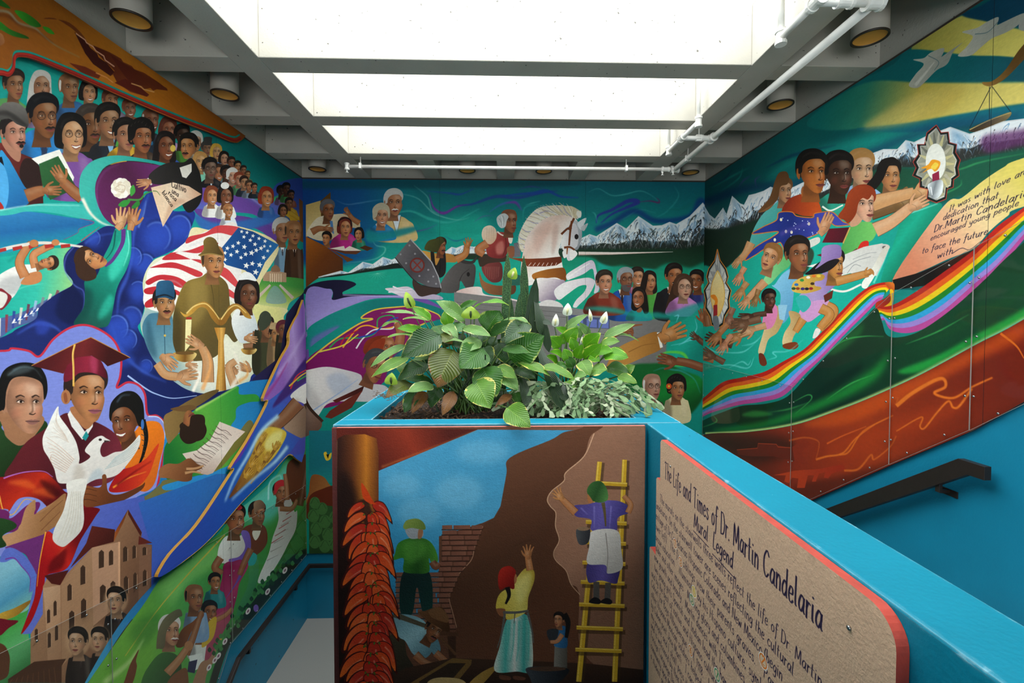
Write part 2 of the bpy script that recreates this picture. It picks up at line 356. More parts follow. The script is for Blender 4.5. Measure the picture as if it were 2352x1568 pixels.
for (x, y) in ((XP-.14, yt), (XP, 5.3)):
    o = MB().tube([(x, y, ZP), (x, y, ZB+.001)], .006, 8).build('hanger_rod', M['white_pipe'], sp); MB().box(x-.03, x+.03, y-.014, y+.014, ZP-.03, ZP+.035).build('hanger_clip', M['white_pipe'], o)

fill_win = struct(empty('window_fill', (0, YR, RWZ[0])), 'wide aluminium window added for fill light, unseen behind the upper floor')  # window added out of view to let in frontal fill light
for k in range(5):
    x = RWX[0]+(RWX[1]-RWX[0])*k/4; MB().box(max(RWX[0], x-.03), min(RWX[1], x+.03), YR-.16, YR-.1, RWZ[0], RWZ[1]).build('mullion', M['bronze'], fill_win)
    if k < 4: MB().box(x+.03, x+(RWX[1]-RWX[0])/4-.03, YR-.133, YR-.127, RWZ[0], RWZ[1]).build('pane', M['sky_glass'], fill_win)
# ------------------------------------------------------------------ PAINT ENGINE: flat painted pictures, laid out in metres on their wall plane
def _blur1(a, r, ax):
    if r < 1: return a
    n = a.shape[ax]; pad = [(0, 0), (0, 0)]; pad[ax] = (r+1, r)
    c = np.cumsum(np.pad(a, pad, mode='edge'), axis=ax)
    hi = [slice(None)]*2; lo = [slice(None)]*2; hi[ax] = slice(2*r+1, 2*r+1+n); lo[ax] = slice(0, n)
    return (c[tuple(hi)] - c[tuple(lo)]) / (2*r+1)
def blur(a, r):
    r = int(round(r))
    for _ in range(2):
        a = _blur1(a, r, 0); a = _blur1(a, r, 1)
    return a
def srgb(c): return np.array(rgb(c) if isinstance(c, str) else c, np.float32) / 255.0
def mixc(a, b, t): return tuple(float(x*(1-t)+y*t)*255 for x, y in zip(srgb(a), srgb(b)))
def dk(c, t=.4): return mixc(c, '120a08', t)
def lt(c, t=.4): return mixc(c, 'fff4e0', t)
RMn = np.array(RM); SHP = SHY*FW
class Canvas:
    def __init__(s, ax, const, a0, a1, z0, z1, den, base):
        s.ax, s.const, s.a0, s.a1, s.z0, s.z1, s.den = ax, const, a0, a1, z0, z1, den
        s.W, s.H = int((a1-a0)*den), int((z1-z0)*den)
        s.img = np.empty((s.H, s.W, 3), np.float32); s.img[:] = srgb(base); s.clip = None
    def tex(s, px):
        d = np.stack([(px[:, 0]-FW/2)/FPX, (FH/2-px[:, 1]+SHP)/FPX, -np.ones(len(px))], 1) @ RMn.T
        i, j = (0, 1) if s.ax == 'x' else (1, 0)
        t = s.const/d[:, i]; a = d[:, j]*t; z = EYE.z+d[:, 2]*t
        return np.stack([(a-s.a0)*s.den, (s.z1-z)*s.den], 1)
    def place(s, tx):
        a = s.a0+tx[0]/s.den; z = s.z1-tx[1]/s.den
        return Vector((s.const, a, z)) if s.ax == 'x' else Vector((a, s.const, z))
    def mask(s, T, pad=0):
        x0 = max(0, int(T[:, 0].min())-2-pad); x1 = min(s.W, int(T[:, 0].max())+3+pad)
        y0 = max(0, int(T[:, 1].min())-2-pad); y1 = min(s.H, int(T[:, 1].max())+3+pad)
        if x1 <= x0 or y1 <= y0: return None
        w, h = x1-x0, y1-y0; S = 3
        A = np.zeros((h, w+2), np.float32)
        X = T[:, 0]-x0; Y = (T[:, 1]-y0)*S
        X2 = np.roll(X, -1); Y2 = np.roll(Y, -1)
        rows = []; xs = []; sg = []
        for xa, ya, xb, yb in zip(X, Y, X2, Y2):
            if ya == yb: continue
            sgn = 1.0
            if ya > yb: xa, ya, xb, yb, sgn = xb, yb, xa, ya, -1.0
            k0 = max(0, math.ceil(ya-.5)); k1 = min(h*S-1, math.ceil(yb-.5)-1)
            if k1 < k0: continue
            k = np.arange(k0, k1+1); rows.append(k//S); xs.append(xa+(k+.5-ya)*(xb-xa)/(yb-ya)); sg.append(np.full(len(k), sgn/S))
        if not rows: return None
        R = np.concatenate(rows); Xc = np.clip(np.concatenate(xs), 0, w); G = np.concatenate(sg)
        ix = np.floor(Xc).astype(int); fx = Xc-ix
        np.add.at(A, (R, ix), G*(1-fx)); np.add.at(A, (R, ix+1), G*fx)
        m = np.clip(np.abs(np.cumsum(A, 1)[:, :w]), 0, 1)
        return m, x0, y0
C = None; OX = OY = 0.0; SC = 1.0
def view(ox, oy, sc):
    """coordinates that follow are read off an enlargement: origin ox, oy in the photograph and its scale"""
    global OX, OY, SC
    OX, OY, SC = ox, oy, sc
def use(c):
    global C
    C = c; C.clip = None
def pts(s):
    if isinstance(s, str): s = [float(k) for k in s.split()]
    return np.array(s, float).reshape(-1, 2)
def cat(p, closed=True, n=7):
    if len(p) < 3: return p
    q = np.vstack([p[-1], p, p[:2]]) if closed else np.vstack([2*p[0]-p[1], p, 2*p[-1]-p[-2]])
    t = np.linspace(0, 1, n, endpoint=False)[:, None]; out = []
    for k in range(1, len(q)-2):
        a, b, c, d = q[k-1], q[k], q[k+1], q[k+2]
        out.append(.5*((2*b)+(-a+c)*t+(2*a-5*b+4*c-d)*t**2+(-a+3*b-3*c+d)*t**3))
    if not closed: out.append(p[-1:])
    return np.vstack(out)
def topx(p): return np.stack([OX+p[:, 0]/SC, OY+p[:, 1]/SC], 1)
def _lay(T, c, soft, alpha, clip, keep):
    lw = 0
    if soft:
        ctr = T.mean(0); lw = soft
    r = C.mask(T, int(lw*2+2) if soft else 0)
    if r is None: return
    m, x0, y0 = r
    if soft: m = blur(m, lw/2)
    h, w = m.shape
    if clip and C.clip is not None:
        cm, cx, cy = C.clip; full = np.zeros_like(m)
        ax0, ay0 = max(x0, cx), max(y0, cy); ax1, ay1 = min(x0+w, cx+cm.shape[1]), min(y0+h, cy+cm.shape[0])
        if ax1 <= ax0 or ay1 <= ay0: return
        full[ay0-y0:ay1-y0, ax0-x0:ax1-x0] = cm[ay0-cy:ay1-cy, ax0-cx:ax1-cx]; m = m*full
    if keep: C.clip = (m, x0, y0)
    reg = C.img[y0:y0+h, x0:x0+w]; a = (m*alpha)[..., None]
    if isinstance(c, (tuple, list)) and len(c) >= 6 and isinstance(c[0], str):
        g = C.tex(topx(np.array([[c[-4], c[-3]], [c[-2], c[-1]]], float))); cols = [srgb(k) for k in c[:-4]]
        d = g[1]-g[0]; yy, xx = np.mgrid[y0:y0+h, x0:x0+w]
        t = np.clip(((xx-g[0][0])*d[0]+(yy-g[0][1])*d[1])/(d@d+1e-9), 0, 1)*(len(cols)-1)
        i = np.minimum(t.astype(int), len(cols)-2); f = (t-i)[..., None]; ca = np.array(cols)
        cc = ca[i]*(1-f)+ca[i+1]*f
    else: cc = srgb(c)
    reg += (cc-reg)*a
def tsc(p):
    """texels per unit of the current view, about the middle of p"""
    c = topx(p.mean(0)[None]); q = C.tex(np.vstack([c, c+[[4, 0]], c+[[0, 4]]])); 
    return math.sqrt(abs((q[1]-q[0])[0]*(q[2]-q[0])[1]-(q[1]-q[0])[1]*(q[2]-q[0])[0]))/4/SC
def fill(c, s, sm=1, soft=0, a=1.0, clip=0, keep=1, ed=None, ew=3, n=7):
    p = pts(s); p = cat(p, True, n) if sm else p
    _lay(C.tex(topx(p)), c, soft*tsc(p), a, clip, keep and not clip)
    if ed: line(ed, np.vstack([p, p[:1]]), ew, sm=0)
def sh(c, s, soft=14, a=.6, sm=1): fill(c, s, sm, soft, a, 1, 0)
def line(c, s, w=3, w2=None, sm=1, soft=0, a=1.0, clip=0, wm=None):
    """brush stroke; width runs w -> wm -> w2"""
    p = pts(s) if isinstance(s, str) else np.asarray(s, float).reshape(-1, 2)
    p = cat(p, False) if sm else p
    if len(p) < 2: return
    w2 = w if w2 is None else w2; n = len(p); t = np.linspace(0, 1, n)
    ww = w+(w2-w)*t if wm is None else np.interp(t, [0, .5, 1], [w, wm, w2])
    d = np.gradient(p, axis=0); d /= (np.hypot(d[:, 0], d[:, 1])[:, None]+1e-9); nn = np.stack([-d[:, 1], d[:, 0]], 1)*ww[:, None]/2
    cap = []
    q = np.vstack([p+nn, (p-nn)[::-1]])
    _lay(C.tex(topx(q)), c, soft*tsc(p), a, clip, 0)
def ell(c, x, y, rx, ry=None, rot=0, **k):
    ry = rx if ry is None else ry; a = np.linspace(0, 2*math.pi, 26, endpoint=False); cr, sr = math.cos(rot), math.sin(rot)
    X = rx*np.cos(a); Y = ry*np.sin(a); fill(c, np.stack([x+X*cr-Y*sr, y+X*sr+Y*cr], 1), sm=0, **k)
def finish(name, weave=.35, rough=.65, seed=1, spec=.15):
    """turn the painted canvas into a material: paint colour, brush grain and a canvas weave relief"""
    rng = np.random.default_rng(seed); g = rng.normal(0, 1, (C.H, C.W)).astype(np.float32)
    g = blur(g, 1.5)*3+_blur1(_blur1(rng.normal(0, 1, (C.H, C.W)).astype(np.float32), 9, 1), 1, 0)*3
    im = np.clip(np.clip(C.img, 0, 1)**.95*(1+.022*g[..., None]), 0, 1)
    buf = np.ones((C.H, C.W, 4), np.float32); buf[..., :3] = im[::-1]
    I = bpy.data.images.new(name, C.W, C.H); I.pixels.foreach_set(buf.ravel()); I.update(); I.pack()
    m, nt, p = newmat(name); N = nt.nodes.new; K = nt.links.new
    t = N('ShaderNodeTexImage'); t.image = I; t.extension = 'EXTEND'; uv = N('ShaderNodeUVMap'); uv.uv_map = 'UVMap'; K(uv.outputs[0], t.inputs[0])
    K(t.outputs[0], p.inputs['Base Color']); p.inputs['Roughness'].default_value = rough; p.inputs['Specular IOR Level'].default_value = spec
    tc = N('ShaderNodeTexCoord'); n1 = N('ShaderNodeTexNoise'); n1.inputs['Scale'].default_value = 130; n1.inputs['Detail'].default_value = 4; K(tc.outputs['Object'], n1.inputs['Vector'])
    b = N('ShaderNodeBump'); b.inputs['Strength'].default_value = weave; b.inputs['Distance'].default_value = .004; K(n1.outputs['Fac'], b.inputs['Height']); K(b.outputs[0], p.inputs['Normal'])
    return m
def board(cv, name, outline, thick, mat, edge, parent=None, toward=None, gap=0.0):
    """flat board with the outline [(a,z)...] standing proud of its wall by thick; front face carries the canvas"""
    s = cv.const
    d = (-1 if s > 0 else 1) if toward is None else toward
    if cv.ax == 'x': f = lambda a, z, k: (s+d*k, a, z)
    else: f = lambda a, z, k: (a, s-k, z)
    me = bpy.data.meshes.new(name); n = len(outline)
    v = [f(a, z, gap) for a, z in outline]+[f(a, z, gap+thick) for a, z in outline]
    fs = [tuple(range(n, 2*n))]+[(k, (k+1) % n, n+(k+1) % n, n+k) for k in range(n)]+[tuple(range(n-1, -1, -1))]
    me.from_pydata(v, [], fs); uvl = me.uv_layers.new(name='UVMap')
    for p in me.polygons:
        for li in p.loop_indices:
            a, z = outline[me.loops[li].vertex_index % n]; uvl.data[li].uv = ((a-cv.a0)/(cv.a1-cv.a0), (z-cv.z0)/(cv.z1-cv.z0))
        p.material_index = 0 if p.index == 0 else 1
    me.materials.append(mat); me.materials.append(edge); me.update()
    bm = bmesh.new(); bm.from_mesh(me); bmesh.ops.recalc_face_normals(bm, faces=bm.faces); bm.to_mesh(me); bm.free()
    o = bpy.data.objects.new(name, me); COL.objects.link(o)
    if parent: o.parent = parent; o.matrix_parent_inverse = parent.matrix_world.inverted()
    return o
def outl(cv, s, sm=0, n=5):
    p = pts(s); p = cat(p, True, n) if sm else p
    T = cv.tex(topx(p)); return [(cv.a0+t[0]/cv.den, cv.z1-t[1]/cv.den) for t in T]

# ------------------------------------------------------------------ figure painting helpers (units of the current view)
class Loc:
    def __init__(s, x, y, k, tilt=0, flip=1): s.x, s.y, s.k, s.c, s.s, s.f = x, y, k, math.cos(tilt), math.sin(tilt), flip
    def __call__(s, q):
        p = pts(q)*s.k; p[:, 0] *= s.f
        return np.stack([s.x+p[:, 0]*s.c-p[:, 1]*s.s, s.y+p[:, 0]*s.s+p[:, 1]*s.c], 1)
def head(x, y, h, skin='b0703f', hair='1c1512', turn=.4, tilt=0, style='short', neck=1, mo=None, gl=0, beard=None, smile=0, halo=None, lips='7d3a34', detail=1, lit=1):
    """painted head; (x, y) is the middle of the face, h its height; turn -1 looks left, 1 looks right"""
    f = 1 if turn >= 0 else -1; t = abs(turn); Q = Loc(x, y, h, tilt, f); W = .34
    hl = lt(hair, .25)
    if halo: fill(halo, Q([-.45, -.1, -.35, -.5, 0, -.66, .35, -.5, .45, 0, .35, .4, 0, .6, -.35, .4]), soft=h*.16, a=.55)
    if style in ('long', 'longback'):
        fill(hair, Q([-.40, -.25, -.22, -.58, .1, -.62, .36, -.42, .40, .1, .42, .55, .2, .7, -.1, .5, -.3, .85, -.52, .75, -.48, .2]))
    elif style == 'bob':
        fill(hair, Q([-.46, -.2, -.26, -.6, .1, -.64, .38, -.44, .44, -.05, .38, .3, .1, .36, -.3, .38, -.48, .25]))
    elif style == 'curly':
        fill(hair, Q([-.46, -.1, -.44, -.4, -.22, -.62, .08, -.68, .36, -.5, .44, -.2, .4, .1, .1, .2, -.38, .22]))
    elif style == 'bald': fill(dk(skin, .12), Q([-.4, .04, -.41, -.3, -.24, -.52, .06, -.56, .3, -.44, .32, 0, -.2, .16]))
    else:
        fill(hair, Q([-.42, .02, -.42, -.32, -.24, -.57, .08, -.63, .34, -.48, .38, -.2, .2, 0, -.25, .12]))
    if neck: fill(dk(skin, .28), Q([-.2, .15, .1, .3, .15, .48, .2, .75, -.3, .75, -.24, .5]), sm=0)
    if style not in ('long', 'bob', 'longback'): fill(dk(skin, .12), Q([-.32, -.08, -.4, -.1, -.4, .08, -.33, .16]))
    sx = .07*t; nx0 = .07+.18*t
    if neck: fill(dk(skin, .5), Q([-.2, .3, .1, .42, .2, .4, .16, .56, -.1, .6, -.24, .5]), soft=h*.06, a=.6, keep=0)
    face = [-.31+sx, -.22, -.16, -.44, .12, -.46, .31, -.28, .33-.03*t, -.02, .36-.05*t, .1, .29, .3, .16+sx, .49, .02+sx, .51, -.14+sx, .4, -.28+sx*.5, .18, -.33+sx*.6, 0]
    fill(skin, Q(face)); 
    sh(dk(skin, .5), Q([-.40, -.3, -.2, -.25, -.16, .1, -.06, .4, .02, .56, -.4, .5]), h*.12, .6)
    sh(lt(skin, .45), Q([.02, -.36, .22, -.34, .26, -.16, .06, -.16]), h*.1, .55*lit); sh(lt(skin, .45), Q([.1, .02, .24, .0, .24, .14, .12, .18]), h*.08, .5*lit)
    sh(dk(skin, .4), Q([.3-.03*t, -.3, .4, -.1, .4, .2, .3, .36, .16, .56, .22, .3, .3, .05]), h*.06, .55); sh(dk(skin, .35), Q([-.3, -.5, .3, -.5, .3, -.34, 0, -.38, -.2, -.28]), h*.07, .55)
    sh(dk(skin, .35), Q([nx0-.1, .37, nx0+.06, .37, nx0+.04, .42, nx0-.08, .42]), h*.04, .6); sh(mixc(skin, 'c04a38', .5), Q([.16, .08, .28, .06, .28, .2, .16, .22]), h*.08, .35); sh(mixc(skin, 'c04a38', .5), Q([-.2, .1, -.06, .08, -.06, .22, -.2, .24]), h*.08, .3)
    for q in (.05+.08*t-.155, .05+.08*t+.125): sh(dk(skin, .45), Q([q-.1, -.11, q+.08, -.12, q+.09, 0, q-.09, .01]), h*.05, .55)
    if style in ('short', 'part'):
        fill(hair, Q([-.36, .0, -.34, -.3, -.26, -.52, .08, -.6, .34, -.46, .33, -.26, .2, -.36, -.08, -.34, -.24, -.2, -.27, -.02])); line(hl, Q([-.25, -.4, -.05, -.52, .2, -.48]), h*.03, h*.01, soft=h*.04, a=.6)
    elif style in ('long', 'bob', 'longback'):
        fill(hair, Q([-.38, .3, -.4, -.2, -.22, -.55, .1, -.6, .34, -.42, .36, .0, .29, -.22, .1, -.4, -.14, -.34, -.26, -.1, -.27, .25])); line(hl, Q([-.3, -.2, -.2, -.42, .05, -.52]), h*.04, h*.01, soft=h*.04, a=.6)
    elif style == 'curly':
        fill(hair, Q([-.4, .1, -.42, -.3, -.2, -.56, .1, -.6, .36, -.42, .36, -.1, .26, -.28, .04, -.32, -.16, -.26, -.24, 0]))
        for k in range(6): line(hl, Q([-.36+.12*k, -.3-.2*math.sin(k*.6+.3), -.3+.12*k, -.42-.15*math.sin(k*.6+.3)]), h*.03, h*.01, a=.5)
    elif style == 'bald':
        fill(hair, Q([-.37, .1, -.4, -.14, -.37, -.3, -.31, -.26, -.32, -.08, -.33, .06])); sh(lt(skin, .6), Q([-.1, -.42, .12, -.44, .12, -.3, -.08, -.3]), h*.09, .5)
    ex = .05+.08*t; ey = -.04; dark = dk(skin, .78)
    el, er = ex-.155, ex+.125*(1-.15*t)
    for (q, ww) in ((el, .07), (er, .06)):
        line(dark, Q([q-ww*1.15, ey-.075, q, ey-.11, q+ww*1.1, ey-.08]), h*.034, h*.014)
        if detail:
            fill(mixc(skin, 'f6eee2', .62), Q([q-ww, ey, q, ey-.026, q+ww, ey, q, ey+.024]), keep=0); ell('1d120e', *Q([q+.012, ey])[0], h*.024, keep=0)
            line(dark, Q([q-ww, ey, q, ey-.034, q+ww, ey]), h*.018); line(dk(skin, .4), Q([q-ww*.9, ey+.02, q, ey+.04, q+ww*.9, ey+.02]), h*.012, a=.7); line(dk(skin, .35), Q([q-ww*1.1, ey-.04, q, ey-.065, q+ww*1.1, ey-.035]), h*.02, soft=h*.015, a=.6)
        else: line(dark, Q([q-ww, ey, q+ww, ey]), h*.05)
    nx = ex+.02+.1*t
    line(dk(skin, .5), Q([er-.055, ey-.02, nx-.015, .12, nx-.06, .165]), h*.02, h*.03, soft=h*.015, a=.8)
    line(dark, Q([nx-.075, .17, nx-.01, .185, nx+.04, .16]), h*.024, h*.012); line(lt(skin, .5), Q([nx+.005, -.02, nx+.02, .12]), h*.03, h*.02, soft=h*.02, a=.6)
    my = .3
    if beard: fill(beard, Q([-.26, .06, -.18, .24, .02, .24, nx, .23, .2, .24, .31, .1, .28, .34, .16, .55, .0, .57, -.16, .46]), a=.92)
    if smile:
        fill('f3ece2', Q([nx-.14, my-.01, nx-.02, my+.01, nx+.1, my-.02, nx+.06, my+.05, nx-.04, my+.065, nx-.1, my+.045]), keep=0)
        line(lips, Q([nx-.16, my-.025, nx-.02, my, nx+.12, my-.035]), h*.022); line(lips, Q([nx-.13, my+.03, nx-.03, my+.085, nx+.08, my+.03]), h*.022)
    else:
        fill(lips, Q([nx-.13, my, nx-.04, my-.028, nx-.01, my-.018, nx+.03, my-.03, nx+.1, my, nx+.02, my+.055, nx-.06, my+.055]), keep=0); line(dk(lips, .5), Q([nx-.14, my, nx-.01, my+.008, nx+.11, my]), h*.014)
    if mo: fill(mo, Q([nx-.17, my-.01, nx-.08, my-.075, nx-.01, my-.06, nx+.05, my-.075, nx+.13, my-.015, nx+.05, my-.02, nx-.01, my-.005, nx-.08, my-.015]), keep=0)
    if gl:
        for q in (el, er): ell(lt(skin, .2), *Q([q, ey+.01])[0], h*.1, h*.085, a=.25, keep=0); a = np.linspace(0, 6.4, 22); P0 = Q([q, ey+.01])[0]; line('2a1c16', np.stack([P0[0]+h*.1*np.cos(a), P0[1]+h*.085*np.sin(a)], 1), h*.014, sm=0)
    return Q
def bust(x, y, w, h, c, collar=None, skin='b0703f', tie=None, lean=0, fade=None):
    """shoulders below a head: (x, y) is the neck, w the shoulder width"""
    Q = Loc(x, y, w)
    k = h/w
    fill(c, Q([-.16, -.06, .16, -.06, .36, .06, .5, .2, .54, k, -.54, k, -.5, .2, -.36, .06])); sh(dk(c, .6), Q([-.6, 0, -.3, .1, -.2, k*.6, -.3, k*1.1, -.6, k]), w*.1, .6); sh(lt(c, .35), Q([.18, .08, .36, .12, .4, k*.7, .26, k*.7]), w*.08, .4)
    if collar == 'v': fill(dk(skin, .1), Q([-.12, -.08, .12, -.08, .02, .22]), sm=0)
    elif collar == 'u': fill(dk(skin, .1), Q([-.15, -.08, .15, -.08, .1, .1, 0, .15, -.1, .1]))
    elif collar:
        fill(collar, Q([-.13, -.1, .13, -.1, .1, .05, .02, min(.4, k), -.08, .06]), sm=0)
        if tie: fill(tie, Q([-.04, .03, .05, .03, .06, min(.42, k), .0, min(.48, k), -.03, min(.4, k)]), sm=0)
        line(dk(c, .5), Q([-.13, -.06, .02, min(.45, k), .13, -.06]), w*.02, sm=0)
def hand(x, y, ang, l, skin='b0703f', flip=1, spread=.28, curl=0, thumb=1, cuff=None):
    """open hand, wrist at (x, y), fingers pointing along ang (degrees, 0 = right, 90 = down)"""
    Q = Loc(x, y, l, math.radians(ang), 1)
    F = lambda q: Q([v if i % 2 == 0 else v*flip for i, v in enumerate(q)])
    o = dk(skin, .55)
    if cuff: fill(cuff, F([-.12, -.2, .02, -.2, .02, .2, -.12, .2]), sm=0)
    for k, (b, ln) in enumerate(((-.19, .36), (-.07, .45), (.06, .43), (.18, .34))):
        a = spread*(k-1.5)*.5; e = (.5+ln*math.cos(a)*(1-curl*.35), b+ln*math.sin(a)+curl*.2)
        m = (.5+ln*.5*math.cos(a), b+ln*.5*math.sin(a)-curl*.02)
        q = F([.38, b*.95, *m, *e]); line(o, q, l*.15, l*.10); line(skin, q, l*.122, l*.075); line(lt(skin, .35), F([.46, b*.95-.02, m[0], m[1]-.02]), l*.03, l*.02, soft=l*.03, a=.5)
        ell(skin, *F(list(e))[0], l*.04, keep=0)
    if thumb:
        q = F([.12, -.12, .28, -.34, .5, -.47]); line(o, q, l*.2, l*.1); line(skin, q, l*.17, l*.08); ell(skin, *F([.5, -.47])[0], l*.042, keep=0)
    fill(skin, F([-.06, -.13, .14, -.2, .36, -.25, .5, -.22, .55, 0, .5, .22, .3, .24, .1, .18, -.06, .13])); sh(dk(skin, .45), F([-.06, .02, .2, .1, .5, .12, .5, .3, 0, .3]), l*.1, .5); sh(lt(skin, .4), F([.2, -.12, .45, -.14, .45, 0, .25, 0]), l*.08, .5)
    line(o, F([.16, -.13, .28, .02, .26, .16]), l*.02, a=.5)
def arm(s, w, w2, skin='b0703f'):
    line(dk(skin, .5), s, w*1.1, w2*1.12); line(skin, s, w, w2)
    p = pts(s) if isinstance(s, str) else np.asarray(s).reshape(-1, 2)
    line(lt(skin, .35), p-[0, w*.15], w*.3, w2*.3, soft=w*.25, a=.5)
def mountains(ridge, base, shade='2a3028', snow='e8eef0', blue='6f9fc4', seed=1, dens=60):
    """snow ridge from a polyline; base is the lower boundary"""
    r = pts(ridge); b = pts(base); p = np.vstack([r, b[::-1]]); rng = random.Random(seed)
    fill(shade, p, sm=0); k = C.clip
    H = np.interp(r[:, 0], b[:, 0], b[:, 1])
    low = np.stack([r[:, 0], r[:, 1]+(H-r[:, 1])*.62], 1); low[:, 1] += [rng.uniform(-.12, .12)*(h-y) for h, y in zip(H, r[:, 1])]
    fill(snow, np.vstack([r, low[::-1]]), sm=0, clip=1, soft=4)
    x0, x1 = r[0, 0], r[-1, 0]
    ry = lambda x: float(np.interp(x, r[:, 0], r[:, 1])); by = lambda x: float(np.interp(x, b[:, 0], b[:, 1]))
    for i in range(1, len(r)-1):            # shaded flank of every peak
        if r[i, 1] < r[i-1, 1] and r[i, 1] < r[i+1, 1]:
            x, y = r[i]; hh = by(x)-y; x2 = min(r[i+1, 0], x+hh*.9)
            fill(blue, [x, y+hh*.03, (x+x2)/2, ry((x+x2)/2)+hh*.05, x2, ry(x2)+hh*.1, x+hh*.3, y+hh*.5, x-hh*.12, y+hh*.78, x+hh*.05, y+hh*.4], sm=0, soft=hh*.1, a=.65, clip=1, keep=0)
    for i in range(dens*3):
        x = rng.uniform(x0, x1); k_ = int(np.clip(np.searchsorted(r[:, 0], x), 1, len(r)-1)); sl_ = (r[k_, 1]-r[k_-1, 1])/(r[k_, 0]-r[k_-1, 0]+1e-6)
        y0 = ry(x); hh = by(x)-y0; y = y0+hh*rng.uniform(.05, .62); l = hh*rng.uniform(.12, .34); dr = (1 if sl_ > 0 else -1)*rng.uniform(.2, 1.1)
        line(rng.choice([blue, '8fb0cc', '55708c', 'b8cfdc', 'f4f6f6', shade]), [x, y, x+dr*l*.45, y+l*.4, x+dr*l*.7, y+l], hh*.035, hh*.006, clip=1, soft=hh*.012, a=.85)
    for i in range(dens*2):
        x = rng.uniform(x0, x1); y0 = ry(x); hh = by(x)-y0; y = y0+hh*rng.uniform(.3, .85); l = hh*rng.uniform(.06, .2)
        line(rng.choice(['1b1d22', '2a2a2c', '3a3632', '4a4640']), [x, y, x+l*rng.uniform(-.5, .2), y+l*.5, x+l*rng.uniform(-.6, .6), y+l], hh*.03, hh*.006, clip=1)
    for i in range(dens):
        x = rng.uniform(x0, x1); y0 = ry(x); hh = by(x)-y0; y = y0+hh*rng.uniform(.55, .95); l = hh*rng.uniform(.08, .22)
        line('9aa4a8', [x, y, x+l*rng.uniform(-.6, .6), y+l], hh*.018, hh*.004, clip=1, a=.7)
    line(snow, r, 5, 4, sm=0, a=.9)
def swirl(c, s, w=5, a=.6, soft=5): line(c, s, w*.2, w*.2, wm=w, soft=soft, a=a)

